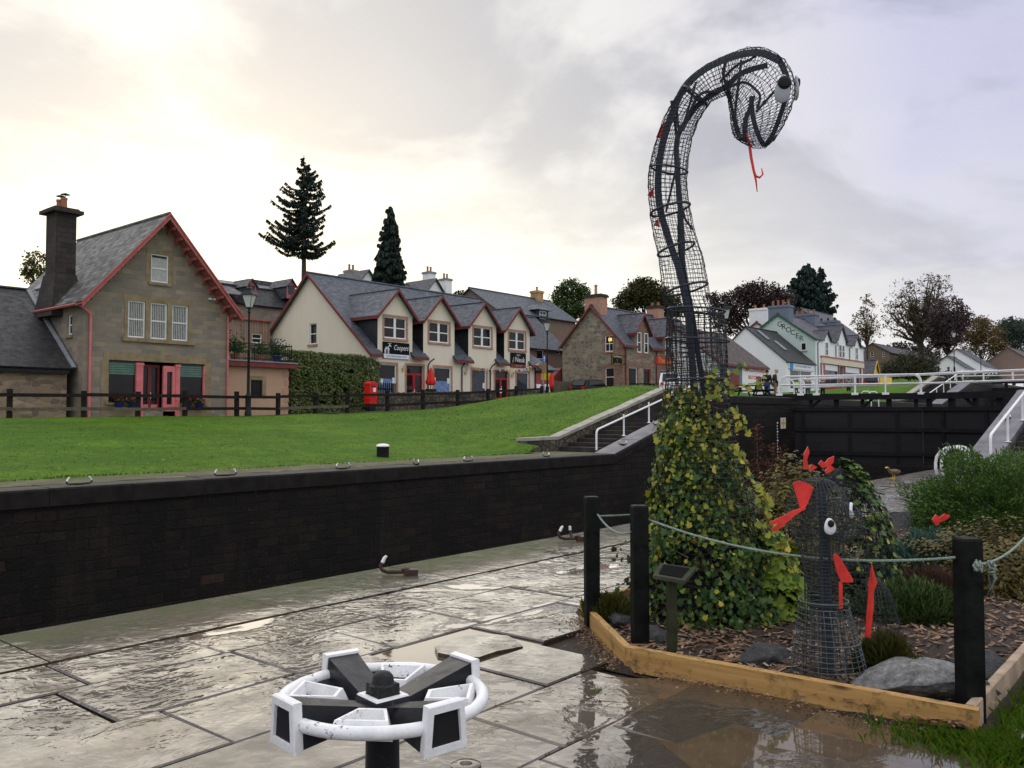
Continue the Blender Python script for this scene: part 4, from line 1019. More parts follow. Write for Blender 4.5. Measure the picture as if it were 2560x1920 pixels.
# ---- cream shop with four dormers
YE0, XE0, XE1 = 45.2, 38.8, 56.95; YEm = 52.0
DC = [41.06, 45.43, 50.26, 54.53]; DW = 3.28
gw = [(39.44, 41.18, 2.95, 5.22), (44.92, 46.70, 2.95, 5.22), (49.02, 50.70, 3.1, 5.22), (54.45, 56.05, 3.2, 5.22)]; gd = [(42.14, 43.80, 2.3, 5.22), (51.75, 53.42, 2.75, 5.22)]
segs = [(XE0 - .3, DC[0] - DW / 2 - .02)] + [(DC[i] + DW / 2 + .02, DC[i + 1] - DW / 2 - .02) for i in range(3)] + [(DC[3] + DW / 2 + .02, XE1 + .3)]
E_, pE, pEx, sE = house('cream_shop', 'long cream harled shop with four red edged dormers and slate roof', XE0, XE1, YE0, 58.8, 1.5, 6.15, 12.1, 'x', 'cream', 'slate_blue', 'maroon', .3,
                        front=gw + gd, gable=[(51.2, 52.05, 6.85, 8.4)], cut_oh=[(a - (0 if i == 0 else .22), b + .22) for i, (a, b) in enumerate(segs)])
window(E_, pEx, (51.2, 52.05, 6.85, 8.4), 'sash', sill='sandstone')
for i, X in enumerate(DC):
    dormer(E_, X, DW, YE0, 6.15, sE, 8.78, 10.5, 'slate_blue', 'cream', 'maroon', win=(X - 1.04, X + 1.04, 7.05, 8.55), wkw=dict(style='case', sill='sandstone', trim='sandstone'), oh=.35, side=.3)
for i, h in enumerate(gw): window(E_, pE, h, 'shop', pane='shopglass' if i > 1 else 'glass', trim='sandstone', sill='sandstone', blind='blue' if i < 2 else None)
for h in gd:
    d_ = door(E_, pE, h, 'doorred', fan=.55)
    mb = MB(); pE.bx(mb, h[0] - .16, h[0], h[2], h[3] + .16, -.02, .025); pE.bx(mb, h[1], h[1] + .16, h[2], h[3] + .16, -.02, .025); pE.bx(mb, h[0], h[1], h[3], h[3] + .16, -.02, .026); obj('surround', mb, M['sandstone'], d_)
    mb = MB(); um = (h[0] + h[1]) / 2; pE.bx(mb, um - .14, um + .12, h[2] + .7, h[2] + 1.05, -.105, -.09); obj('notice', mb, M['signwhite'], d_)
for x, z in ((39.9, 4.0), (41.0, 4.1), (45.05, 4.25), (46.5, 4.25), (50.5, 4.0)):
    mb = MB(); pE.bx(mb, x - .12, x + .12, z - .22, z + .2, -.1, -.085); obj('notice', mb, M['signwhite'], E_)
for x in (44.55, 48.15, 51.42): pipe(E_, [V(x - .02, YE0 - .42, 5.8), V(x - .3, YE0 - .25, 5.55), V(x - .32, YE0 - .08, 5.3), V(x - .32, YE0 - .08, 2.0)], 'rubber', .05)
pipe(E_, [V(XE1 - .12, YE0 - .08, 6.0), V(XE1 - .12, YE0 - .08, 2.3)], 'rubber', .05)
pipe(E_, [V(XE0 - .1, 57.0, 7.6), V(XE0 - .1, 56.3, 7.3), V(XE0 - .1, 55.9, 6.8), V(XE0 - .1, 55.7, 2.5)], 'bluegrey', .09)
mb = MB(); slab(mb, [(56.7, YE0 - .9, 5.5), (59.0, YE0 - .9, 5.5), (58.4, YE0 + 1.6, 6.9), (56.7, YE0 + 1.6, 6.9)]); mb.bx(56.96, 58.7, YE0 - .6, YE0 + 1.5, 5.3, 5.45); obj('porch_roof', mb, M['slate_blue'], E_)
for x in (42.0, 48.5, 54.1):
    t = thing('wall_lamp', 'small brass coach lamp on the cream shop wall ' + {42.0: 'left of the first red door', 48.5: 'left of the third shop window', 54.1: 'right of the second red door'}[x], 'wall lamp', (x - .25, YE0 - .1, 4.9), 'coach lamps on the cream shop')
    mb = MB(); xx = x - .27; mb.bx(xx - .05, xx + .05, YE0 - .04, YE0, 4.75, 5.0); mb.tube([V(xx, YE0 - .03, 4.8), V(xx, YE0 - .2, 4.78), V(xx, YE0 - .22, 4.88)], .015, 5); obj('bracket', mb, M['gold'], t)
    mb = MB(); mb.lathe([(.05, 4.88), (.09, 5.12)], (xx, YE0 - .22, 0), 6); obj('lantern_glass', mb, M['lantern'], t); mb = MB(); mb.lathe([(.11, 5.12), (.02, 5.24)], (xx, YE0 - .22, 0), 6); obj('lantern_top', mb, M['gold'], t)
def stag(mb, pl, u, z, s, o):
    body = [(0.02, .40), (.10, .52), (.28, .50), (.42, .52), (.50, .66), (.60, .68), (.70, .60), (.74, .63), (.70, .72), (.60, .76), (.56, .76), (.50, .74), (.44, .68), (.38, .60), (.20, .60), (.06, .56)]
    for P in (body, [(.40, .56), (.52, .50), (.52, .36), (.42, .38), (.30, .42), (.06, .36), (.02, .42), (.10, .56)], [(.42, .42), (.50, .40), (.49, .02), (.43, .02)], [(.34, .42), (.40, .40), (.38, .02), (.33, .02)], [(.06, .42), (.18, .42), (.14, .2), (.17, .02), (.11, .02), (.08, .2)], [(.0, .42), (.1, .42), (.04, .2), (.06, .02), (.0, .02), (-.02, .2)],
              [(.56, .74), (.60, .75), (.64, .95), (.61, .95)], [(.61, .84), (.75, .95), (.74, .97), (.61, .88)], [(.54, .74), (.58, .75), (.48, .96), (.45, .95)], [(.52, .84), (.36, .90), (.36, .92), (.51, .88)]):
        mb.prism([pl.p(u + a * s, z + b * s, o) for a, b in P], V(0, -.006, 0))
sg = thing('shop_sign', 'black sign with white stag silhouette hung below the first dormer', 'sign', (41.1, YE0 - .1, 5.6))
mb = MB(); pE.bx(mb, 39.86, 42.32, 5.62, 6.78, .02, .10); obj('board', mb, M['signblack'], sg)
mb = MB(); pE.bx(mb, 39.88, 42.30, 5.63, 5.93, .10, .115); obj('panel', mb, M['signwhite'], sg)
mb = MB(); stag(mb, pE, 39.98, 5.93, .82, .11); obj('emblem', mb, M['signwhite'], sg)
text('Coopers', .52, M['signwhite'], sg, pE.p(41.50, 6.40, .106), (1, 0, 0), (0, 0, 1), shear=.35, width=1.38)
text('SCOTTISH MADE GIFTS', .19, M['letterblue'], sg, pE.p(41.1, 5.775, .12), (1, 0, 0), (0, 0, 1), width=1.9)
sg = thing('shop_sign', 'square black sign reading The Neuk below the last dormer', 'sign', (54.6, YE0 - .1, 5.6))
mb = MB(); pE.bx(mb, 53.62, 55.55, 5.60, 6.80, .02, .10); obj('board', mb, M['signblack'], sg)
mb = MB(); pE.bx(mb, 53.64, 55.53, 5.61, 5.86, .10, .108); obj('panel', mb, M['maroon'], sg)
text('Little', .24, M['lettercream'], sg, pE.p(54.55, 6.62, .105), (1, 0, 0), (0, 0, 1)); text('Neuk', .62, M['signwhite'], sg, pE.p(54.78, 6.22, .105), (1, 0, 0), (0, 0, 1), width=1.22)
text('The', .30, M['lettercream'], sg, pE.p(53.93, 6.18, .105), (0, 0, 1), (-1, 0, 0)); text('cafe  bar  grill', .14, M['lettercream'], sg, pE.p(54.6, 5.73, .112), (1, 0, 0), (0, 0, 1))

# ---- white chimneyed villa far behind the cream shop
YF_ = 86.0
def qx(px_, py_, Y): return at(px_, py_, Y=Y)
zr_ = qx(900, 682, YF_).z; x0, x1 = qx(875, 700, YF_).x, qx(1120, 720, YF_).x
F, pF, pFx, sF = house('white_villa', 'white villa with slate roofs and tall white chimneys far behind the cream shop', x0, x1, YF_ - 4, YF_ + 4, 6, zr_ - 4.2, zr_ - .6, 'x', 'whitewash', 'slate_mid', None, .3)
for pxl, pw in ((879, 10), (1074, 9), (1115, 9)):
    x = qx(pxl, 690, YF_).x; top = qx(pxl, {879: 676, 1074: 680, 1115: 697}[pxl], YF_).z; chimney(F, x - .6, x + .6, YF_ - .6, YF_ + .8, zr_ - 3, top, 'whitewash', 2, 'terracotta', .12, .75, axis='x', capm='lead')
for pxl, pyl in ((911, 676), (1079, 698)):
    x = qx(pxl, pyl, YF_ - 4).x; z = qx(pxl, pyl, YF_ - 4).z
    mb = MB(); wall(mb, Pl('Y', YF_ - 4.6), x - 2.4, x + 2.4, z - 5, z, (), [(-1.1, 1, z - 1.1 * x), (1.1, 1, z + 1.1 * x)]); g = obj('front_gable', mb, M['whitewash'], F)
    mb = MB()
    for sg_ in (-1, 1): slab(mb, [(x + sg_ * 2.7, YF_ - 5, z - 2.9), (x, YF_ - 5, z + .06), (x, YF_ + 1, z + .06), (x + sg_ * 2.7, YF_ + 1, z - 2.9)])
    obj('gable_roof', mb, M['slate_mid'], g)
# ---- grey slate house between cream shop and pub
YG = 60.0; x0, x1 = qx(1176, 740, YG + 4).x, qx(1372, 760, YG + 4).x; zr_ = qx(1260, 735, YG + 4).z; ze_ = qx(1395, 795, YG).z
G, pG, pGx, sG = house('slate_house', 'grey slate roofed house with hipped dormer behind the pub and cream shop', x0, x1, YG, YG + 8, 2.5, ze_, zr_, 'x', 'brownharl', 'slate_blue', None, .3)
chimney(G, qx(1336, 730, YG + 4).x, qx(1336, 730, YG + 4).x + 1.1, YG + 3.5, YG + 4.6, zr_ - .6, qx(1340, 727, YG + 4).z, 'claywarm', 1, 'claywarm')
x = qx(1355, 790, YG).x; z0, z1 = qx(1355, 798, YG).z, qx(1355, 778, YG).z
mb = MB(); mb.bx(x - 1.1, x + 1.1, YG - .05, YG + 2.5, z0 - .4, z1 + .1); d = obj('dormer', mb, M['slate_side'], G); mb = MB(); mb.box(V(x, YG + 1, z1 + .45), (2.8, 3, .7), None, 0, .15); obj('dormer_roof', mb, M['slate_blue'], d)
window(G, Pl('Y', YG - .05), (x - .6, x + .6, z0, z1), 'sash4', depth=-.02)
mb = MB(); a = qx(1392, 730, YG + 4).x; slab(mb, [(x1 + .2, YG - .2, ze_ - .1), (x1 + .2, YG + 8.2, ze_ - .1), (x1 - 2, YG + 4, zr_ + .1)], .08) ; obj('hip_end', mb, M['slate_mid'], G)
YW = 52.0; x0, x1 = qx(1322, 870, YW).x, qx(1412, 870, YW).x; ze_ = qx(1360, 866, YW).z; zr_ = qx(1345, 797, YW + 4).z
hW = [(qx(1342, 880, YW).x, qx(1359, 880, YW).x, qx(1350, 920, YW).z, qx(1350, 874, YW).z), (qx(1392, 880, YW).x, qx(1401, 880, YW).x, qx(1396, 886, YW).z, qx(1396, 870, YW).z)]
Wg, pW, pWx, sW = house('rear_wing_house', 'brown harled house with slate roof in the gap left of the pub', x0, x1, YW, YW + 8, 2.5, ze_, zr_, 'x', 'brownharl', 'slate_mid', None, .3, front=hW)
for h in hW: window(Wg, pW, h, 'sash', 'white')
mb = MB(); x = qx(1375, 930, 50).x; mb.prism([(x - 2.2, 49, 2.8), (x + 2.6, 49, 2.8), (x + 2.6, 49, 5.6), (x + .5, 49, 6.2), (x - 2.2, 49, 4.2)], V(0, 2.5, 0)); one('lean_to_shed', mb, M['maroon'], 'dark red lean-to shed in the gap beside the stone pub', 'shed')
mb = MB(); p = qx(1368, 938, 48.9); mb.bx(p.x - .9, p.x + .5, 48.85, 48.9, p.z - .45, p.z + .35); one('yellow_notice', mb, M['yellow'], 'bright yellow notice on the dark red shed beside the pub', 'notice')

# ---- rubble stone pub
YH, XH, XH1 = 42.0, 65.6, 82.0; YHm = 45.4
hw_ = (43.05, 43.95, 7.45, 8.95), (42.95, 43.93, 4.1, 6.0)
fw_ = [(66.5, 68.0, 3.6, 6.03), (72.2, 73.6, 3.6, 6.0)]; fd = (69.1, 70.4, 3.2, 6.0)
HD = [68.85, 73.95]
H, pH, pHx, sH = house('stone_pub', 'rubble stone pub with red bargeboards, narrow dormers and tall chimney', XH, XH1, YH, 48.8, 2.4, 8.3, 11.8, 'x', 'rubble_pub', 'slate_blue', 'maroon', .25, front=fw_ + [fd], gable=list(hw_),
                       cut_oh=[(XH - .25, 67.6), (70.1, 72.7), (75.2, XH1 + .25)])
window(H, pHx, hw_[0], 'sash4', trim='sand_brown', sill='sand_brown', tw=.25, blind=None); window(H, pHx, hw_[1], 'sashlow', trim='sand_brown', sill='sand_brown', tw=.3)
for h in fw_: window(H, pH, h, 'shop', trim='sand_brown', sill='sand_brown', tw=.3)
door(H, pH, fd, 'doorred', split=False)
for X in HD:
    dormer(H, X, 2.4, YH, 8.3, sH, 9.5, 11.1, 'slate_purple', 'sand_brown', 'maroon', 'sand_brown', win=(X - .95, X - .28, 8.35, 9.35), wkw=dict(style='shop', depth=.1), oh=.3, side=.25)
    mb = MB(); pH.bx(mb, X - 1.2, X + 1.2, 6.95, 8.299, -.02, .02); obj('dormer_base', mb, M['sand_brown'], H)
    for a in (X - .95, X + .28): window(H, Pl('Y', YH - .02), (a, a + .67, 7.45, 9.32), 'sash', 'white', depth=-.012)
mb = MB()
for k in range(12): w_ = .75 if k % 2 else .45; pH.bx(mb, XH - .02, XH + w_, 2.6 + k * .48, 2.6 + k * .48 + .44, -.02, .02); pHx.bx(mb, YH - .018, YH + 1.15 - w_, 2.6 + k * .48, 2.6 + k * .48 + .44, -.02, .018)
obj('quoins', mb, M['sand_brown'], H)
mb = MB(); pH.bx(mb, XH + .8, XH1, 6.15, 6.6, -.02, .03); obj('lintel_band', mb, M['sand_brown'], H)
c = chimney(H, XH + .15, XH + 1.25, 44.5, 46.3, 10.6, 12.9, 'sandstone', 1, 'claywarm', .12, .95, capm='chimstone')
chimney(H, 76.5, 77.6, 44.7, 46.1, 11, 12.9, 'sandstone', 2, 'terracotta', .1, .4, capm='chimstone')
pipe(H, [V(XH + .3, YH - .3, 8.0), V(XH + .32, YH - .08, 7.6), V(XH + .32, YH - .08, 2.8)], 'maroon', .06); pipe(H, [V(71.4, YH - .3, 8.0), V(71.35, YH - .08, 7.6), V(71.35, YH - .08, 2.8)], 'maroon', .06)
# warm lamp seen in the upper gable window
e = newmat('lamp_glow'); e.put(e.p.inputs['Emission Color'], (1, .55, .15)); e.p.inputs['Emission Strength'].default_value = .8; M['glow'] = fin(e, (.5, .3, .1))
mb = MB(); pHx.bx(mb, 43.25, 43.62, 8.42, 8.72, -.105, -.09); obj('lit_lamp', mb, M['glow'], H)
# hanging sign, red name board
sg = thing('pub_sign', 'black framed hanging sign with gold lettering on the pub corner', 'sign', (64.3, 42.6, 6))
pS = Pl('Y', 41.85); mb = MB(); pS.bx(mb, 63.45, 65.2, 6.08, 7.12, 0, .06); mb.bx(65.2, 65.65, 41.8, 41.84, 6.95, 7.02); mb.bx(65.2, 65.65, 41.8, 41.84, 6.2, 6.27); obj('board', mb, M['signblack'], sg)
mb = MB()
for a in ((63.5, 65.15, 6.13, 6.16), (63.5, 65.15, 7.04, 7.07), (63.5, 63.53, 6.16, 7.04), (65.12, 65.15, 6.16, 7.04)): pS.bx(mb, *a, .06, .07)
obj('border', mb, M['gold'], sg); text('Carlsberg', .30, M['lettercream'], sg, pS.p(64.32, 6.88, .065), (1, 0, 0), (0, 0, 1), shear=.2, width=1.35)
text('Y', .28, M['gold'], sg, pS.p(64.32, 6.52, .065), (1, 0, 0), (0, 0, 1)); text('THE LOCK INN', .13, M['gold'], sg, pS.p(64.32, 6.25, .065), (1, 0, 0), (0, 0, 1))
sg = thing('pub_sign', 'long red name board with gold letters on the pub front', 'sign', (73.6, YH - .1, 6.6))
mb = MB(); pH.bx(mb, 71.1, 76.3, 6.55, 7.30, .03, .10); obj('board', mb, M['signred'], sg); text('The Lock Inn', .72, M['gold'], sg, pH.p(73.7, 6.92, .105), (1, 0, 0), (0, 0, 1), width=4.2, fat=.012)

# ---- butcher shop, white corner shop, grocer
K0 = [(82.6, 83.9, 4.2, 5.6)]
K, pK, pKx, sK = house('butcher_shop', 'low white butcher shop with brown tiled roof and red letters', 74.5, 85.0, 37.0, 46, 3, 6.75, 10.2, 'x', 'whitewash', 'tile_brown', 'maroon', .22, front=K0)
mb = MB(); pK.bx(mb, 74.5, 79.3, 3.0, 6.4, -.02, .02); obj('grey_bay', mb, M['bluegrey'], K); window(K, pK, K0[0], 'shop', 'maroon', 'shopglass')
mb = MB(); pK.bx(mb, 76.2, 78.6, 3.4, 5.7, .015, .05); obj('dark_entrance', mb, M['maroon'], K)
text('I MACDOUGALL', .62, M['letterred'], K, pK.p(82.2, 6.22, .012), (1, 0, 0), (0, 0, 1), width=5.0, fat=.012); text('BUTCHER', .5, M['letterred'], K, pK.p(82.2, 5.45, .012), (1, 0, 0), (0, 0, 1), width=2.9, fat=.012)
J0 = [(93.8, 100.1, 4.7, 6.75)]
J, pJ, pJx, sJ = house('corner_shop', 'white gabled corner shop with blue and white fascia and two skylights', 92.6, 101.2, 38.0, 47.4, 3.8, 7.8, 11.8, 'x', 'whitewash', 'slate_dark', None, .18, front=J0)
mb = MB(); pJ.bx(mb, 93.8, 100.1, 4.7, 6.75, -.16, -.1); obj('shop_window', mb, M['shopglass'], J)
mb = MB()
for u in (93.8, 96.4, 96.9, 100.0): pJ.bx(mb, u, u + .1, 4.7, 6.75, -.1, -.05)
pJ.bx(mb, 93.9, 100, 6.0, 6.08, -.1, -.06); obj('shopfront', mb, M['white'], J)
mb = MB(); pJ.bx(mb, 92.8, 93.3, 4.0, 5.9, .01, .03); obj('shop_banner', mb, M['signwhite'], J)
for yy in (40.2, 41.6):
    z = 7.8 + (yy - 38.0) * sJ; n = V(0, -sJ, 1).normalized(); xk = 95.9 if yy < 41 else 94.4
    mb = MB(); a, b = V(xk, yy - .65, 7.85 + (yy - .65 - 38) * sJ), V(xk, yy + .65, 7.85 + (yy + .65 - 38) * sJ)
    mb.prism([a + n * .04, a + V(.85, 0, 0) + n * .04, b + V(.85, 0, 0) + n * .04, b + n * .04], n * .09); obj('skylight', mb, M['lead'], J)
sg = thing('shop_fascia', 'pale blue and white fascia sign on the corner shop', 'sign', (97, 37.9, 7)); mb = MB(); pJ.bx(mb, 93.2, 101.0, 6.9, 7.62, .01, .08); obj('board', mb, M['signwhite'], sg)
text('SCOTTISH WHISKY SHOP', .3, M['letterblue'], sg, pJ.p(97.4, 7.26, .085), (1, 0, 0), (0, 0, 1), width=4.6)
mb = MB(); mb.rings([[pJ.p(94.0 + .52 * math.cos(k * PI / 8), 7.2 + .52 * math.sin(k * PI / 8), o) for k in range(16)] for o in (.08, .11)]); obj('roundel', mb, plain('sky_blue_paint', (.05, .25, .55), .5, .1), sg)
I0 = [(104.3, 109.2, 5.3, 8.0), (111.6, 117.4, 5.3, 8.0), (109.8, 111.2, 4.6, 8.0)]
I, pI, pIx, sI = house('grocer_shop', 'white fronted grocer building with pale green gable and GROCER lettering', 101.5, 119.2, 38.0, 47.2, 4, 10.9, 14.1, 'x', 'whitewash', 'slate_purple', None, .2, front=I0, gable=[(39.1, 39.75, 9.45, 10.4)],
                       cut_oh=[(101.3, 103.9), (106.4, 108.6), (112.0, 114.7), (117.2, 119.4)])
mb = MB(); cl = [(-sI, 1, 10.9 - sI * 38.0), (sI, 1, 10.9 + sI * 47.2)]; wall(mb, Pl('X', 101.49), 38.0, 47.2, 4, 14.1, [(39.1, 39.75, 9.45, 10.4)], cl, .01); obj('gable_wall', mb, M['mint'], I)
window(I, Pl('X', 101.48), (39.1, 39.75, 9.45, 10.4), 'shop', sill='lead', depth=.08)
mb = MB(); board(mb, (101.28, 37.7, 10.72), (101.28, 42.6, 14.16), .26, .05, V(-1, 0, 0)); board(mb, (101.28, 47.4, 10.8), (101.28, 42.6, 14.16), .26, .05, V(-1, 0, 0)); obj('bargeboard', mb, plain('dark_green_paint', (.03, .11, .06), .5, .15), I)
for X, w_, ap, ed, ww in ((105.1, 2.3, 12.05, 11.0, .42), (110.3, 3.3, 13.1, 11.2, .5), (116.0, 2.3, 12.2, 11.0, .42)):
    dormer(I, X, w_, 38.0, 10.9, sI, ed, ap, 'slate_purple', 'whitewash', None, oh=.3, side=.25)
    for a in ((X - ww, X + ww),) if w_ < 3 else ((X - 1.0, X - .15), (X + .15, X + 1.0)):
        wn = window(I, Pl('Y', 37.99), (a[0], a[1], 8.95, 10.6), 'sash', depth=-.012); mb = MB(); pI.bx(mb, a[0] - .2, a[1] + .2, 8.7, 8.93, 0, .14); obj('sill', mb, M['lead'], wn)
G5 = 'GROCER'
for k, ch in enumerate(G5):
    px_, py_ = ((1949, 811), (1959, 817), (1971, 825), (1982, 832), (1993, 840), (2003, 846))[k]; p = at(px_, py_, X=101.44)
    text(ch, .92, M['letterdark'], I, V(101.475, p.y, p.z), (0, -1, 0), (0, 0, 1))
mb = MB(); pI.bx(mb, 103.2, 118.6, 8.0, 8.75, .02, .16); obj('fascia', mb, plain('cream_paint', (.66, .56, .42), .5, .1), I)
mb = MB(); pI.bx(mb, 103.0, 118.8, 8.75, 8.88, 0, .24)
for u in (103.0, 104.0, 109.2, 111.2, 117.4, 118.5): pI.bx(mb, u, u + .35, 4.4, 8.0, -.05, .10)
obj('shopfront', mb, M['pinkred'], I)
for h in I0[:2]:
    wn = window(I, pI, h, 'sash4', 'pinkred', 'shopglass', depth=.2); mb = MB(); pI.bx(mb, h[0], h[1], 4.4, 5.3, 0, .06); obj('stall_riser', mb, M['doorred'], wn)
    mb = MB(); pI.bx(mb, h[0] + .1, h[1] - .1, 7.2, 7.9, -.12, -.06); obj('shop_notice', mb, M['signwhite'], wn)
door(I, pI, I0[2], 'curtain', depth=.3, split=False)
chimney(I, 101.7, 103.2, 41.3, 43.9, 13.2, 15.2, 'bluegrey', 4, 'terracotta', .1, .7); chimney(I, 110.0, 111.4, 41.2, 44.2, 13.2, 14.9, 'bluegrey', 4, 'terracotta', .1, .55); chimney(I, 118.0, 119.2, 41.2, 44.0, 13.2, 14.7, 'bluegrey', 3, 'iron', .1, .4)
for x in (108.2, 113.2, 118.9, 102.1): pipe(I, [V(x, 37.6, 10.6), V(x, 37.92, 10.3), V(x, 37.92, 5 if x in (118.9, 102.1) else 8.9)], 'bluegrey', .06)
r = qx(2126, 800, 52); Rr, pR, pRx, sR = house('grey_rear_house', 'grey gabled house rising behind the grocer building at its right end', 133, 146, 47, 57, 5, 14.6, 18.6, 'x', 'brownharl', 'slate_purple', None, .3, gable=[(51, 52, 12.8, 15.6)])
window(Rr, pRx, (51, 52, 12.8, 15.6), 'sash')
L_, pL, pLx, sL = house('white_house', 'white gabled house with one chimney behind the butcher shop', 105, 118, 50, 57, 5, 12.4, 14.8, 'x', 'whitewash', 'slate_purple', 'maroon', .2)
q = at(1892, 805, X=106); 
for o_ in (L_,): o_.location = V(*o_.location) + V(106 - 105, q.y - 53.5, q.z - 14.8)
chimney(L_, 105.1, 106.3, 52.2, 54.6, 14.0, 16.6, 'whitewash', 2, 'terracotta', .08, .5)
# ---- yellow kiosk
q = at(2180, 925, Y=40); kx, kz = q.x, q.z
KS, pQ, pQx, sQ = house('yellow_kiosk', 'small yellow and red kiosk with pointed gable on the grass', kx - 1.3, kx + 1.1, 39.5, 43, 5.0, at(2180, 931, Y=40).z, at(2180, 902, Y=40).z, 'y', 'yellow', 'slate_purple', 'yellow', .25)
mb = MB(); Q = Pl('Y', 39.48); zq = at(2180, 927, Y=39.5).z; Q.bx(mb, kx - .9, kx + .7, zq - 2.2, zq - .5, 0, .03); obj('serving_hatch', mb, M['magenta'], KS)
mb = MB(); mb.prism([(kx - .75, 39.45, zq + .5), (kx + .55, 39.45, zq + .5), (kx - .1, 39.45, zq + 1.5)], V(0, .02, 0)); obj('gable_panel', mb, M['magenta'], KS)
mb = MB(); Q.bx(mb, kx - 1.35, kx - .95, 5.0, zq - .2, 0, .05); Q.bx(mb, kx + .75, kx + 1.15, 5.0, zq - .2, 0, .05); obj('corner_boards', mb, M['white'], KS)
mb = MB(); a, b = at(2200, 941, Y=41), at(2230, 972, Y=41); mb.bx(a.x, b.x, 41, 41.1, b.z - 1, a.z); one('yellow_hoarding', mb, M['yellow'], 'flat yellow hoarding board right of the kiosk', 'hoarding')
# ---- white cottages on the rise, dark terrace, far brown houses
def farhouse(name, label, X, ya, yb, pap, peave, pbase, L, wallm, roofm, wins=(), cat='building'):
    ap = at(*pap, X=X); ea = at(*peave, X=X); ba = at(*pbase, X=X); hw = abs(ea.y - ap.y)
    zz = zt(X, ap.y) - 1
    ws = []
    for (a, b, c, d) in wins:
        p, q = at(a, b, X=X), at(c, d, X=X); ws.append((min(p.y, q.y), max(p.y, q.y), min(p.z, q.z), max(p.z, q.z)))
    t, pf, px_, s = house(name, label, X, X + L, ap.y - hw, ap.y + hw, min(zz, ba.z - 1), ea.z, ap.z, 'x', wallm, roofm, None, .35, gable=ws)
    for h in ws: window(t, px_, h, 'sash', 'white', sill=None)
    return t
farhouse('white_cottage', 'low white cottage with two small windows on the rise beyond the gates', 188, 0, 0, (2368, 890), (2412, 917), (2370, 931), 7, 'whitewash', 'slate_mid', [(2342, 917, 2350, 929), (2367, 917, 2375, 929)])
farhouse('white_cottage', 'larger white cottage with long grey roof behind the low cottage', 197, 0, 0, (2391, 872), (2462, 914), (2400, 931), 12, 'whitewash', 'slate_mid')
q0, q1 = at(2150, 870, d=185), at(2300, 880, d=175)
farhouse('dark_terrace', 'long dark terrace with skylit ridge half hidden by bushes', 205, 0, 0, (2180, 858), (2225, 880), (2200, 925), 60, 'brownharl', 'slate_dark', [(2176, 880, 2184, 892), (2206, 880, 2212, 892)])
farhouse('brown_cottage', 'brown roofed cottage at the far right edge below the trees', 215, 0, 0, (2520, 868), (2575, 900), (2540, 930), 30, 'brownharl', 'tile_brown')

# ================================================================== lock gates
def on_line(a, b, px_):
    lo, hi = -1.0, 2.0
    def pxof(t):
        p = a.lerp(b, t); return 1280 + FPX * p.dot(RH) / p.dot(FH)
    for _ in range(40):
        m = (lo + hi) / 2
        if pxof(m) < px_: lo = m
        else: hi = m
    return a.lerp(b, lo)
def gate_leaf(a, b, posts, label, z=0.0, planks=True, rear=True):
    """a = bank end, b = mitre end (x, y); posts = points along the rail"""
    d = (b - a).normalized(); n = V(-d.y, d.x, 0)
    if n.x > 0: n = -n                          # n looks downstream, towards the viewer
    R = Matrix((d, V(-d.y, d.x, 0), V(0, 0, 1))).transposed()
    t = thing('lock_gate', label, 'lock gate', (a.x, a.y, z), 'lock gates')
    L = (b - a).length; mid = (a + b) / 2
    if planks:
        h0 = a + d * 1.6; mb = MB(); L2 = (b - h0).length
        mb.box((h0 + b) / 2 + V(0, 0, z - 1.2), (L2, .34, 6.5), R); obj('planking', mb, M['gatewood'], t)
        mb = MB()
        for zz in (2.0, .8, -.6): mb.box((h0 + b) / 2 + n * .22 + V(0, 0, z + zz), (L2, .16, .22), R)
        for k in range(3): p = h0.lerp(b, (k + .5) / 3); mb.box(p + n * .19 + V(0, 0, z - 1.2), (.2, .1, 6.3), R)
        obj('gate_frame', mb, M['gatebeam'], t)
        mb = MB()
        for k in range(6):
            p = h0.lerp(b, .04 + .92 * k / 5); mb.box(p + V(0, 0, z + 2.33), (.22 if k % 2 else .3, .26, .62), R)
            if k in (1, 3): mb.beam(p + V(0, 0, z + 2.08), p + d * .55 + V(0, 0, z + 2.6), .12, .14)
        obj('gate_posts', mb, M['gatebeam'], t)
    mb = MB(); mb.box(mid + V(0, 0, z + 2.74) + n * .1, (L, .5, .36), R); mb.box(mid + V(0, 0, z + 2.90) - n * .45, (L, .7, .07), R); obj('walkway_beam', mb, M['gatebeam'], t)
    zb = z + 2.93
    for off, nm in ((.36, 'railing'),) + (((-.74, 'railing'),) if rear else ()):
        A_, B_ = posts[0] + n * off, posts[-1] + n * off; mb = MB(); r = .045; P = []
        for k in range(6): q = PI / 2 * k / 5; P.append(A_ + d * (.4 - .4 * math.cos(q)) + V(0, 0, zb + .67 + .4 * math.sin(q)))
        Q = []
        for k in range(6): q = PI / 2 * k / 5; Q.append(B_ - d * (.4 - .4 * math.sin(q)) + V(0, 0, zb + .67 + .4 * math.cos(q)))
        mb.tube([A_ + V(0, 0, zb)] + P + Q + [B_ + V(0, 0, zb)], r, 8)
        mb.tube([A_ + V(0, 0, zb + .55), B_ + V(0, 0, zb + .55)], r * .8, 8)
        rl = obj(nm, mb, M['white'], t, smooth=40)
        for p in posts:
            mb = MB(); q = p + n * off; mb.tube([q + V(0, 0, zb - .1), q + V(0, 0, zb + (1.05 if p not in (posts[0], posts[-1]) else .3))], r * .95, 8)
            mb.box(q + V(0, 0, zb - .03), (.38, .12, .13), R); obj('post', mb, M['white'], rl, smooth=40)
    return t
a0, b0 = V(50.3, 22.7, 0), V(53.0, 13.72, 0)
gate_leaf(a0, b0, [on_line(a0, b0, q) for q in (1950, 2003, 2042, 2138, 2214, 2303)], 'black timber lock gate leaf with white railing nearest the village bank')
a1, b1 = V(50.6, 5.2, 0), V(53.0, 13.58, 0)
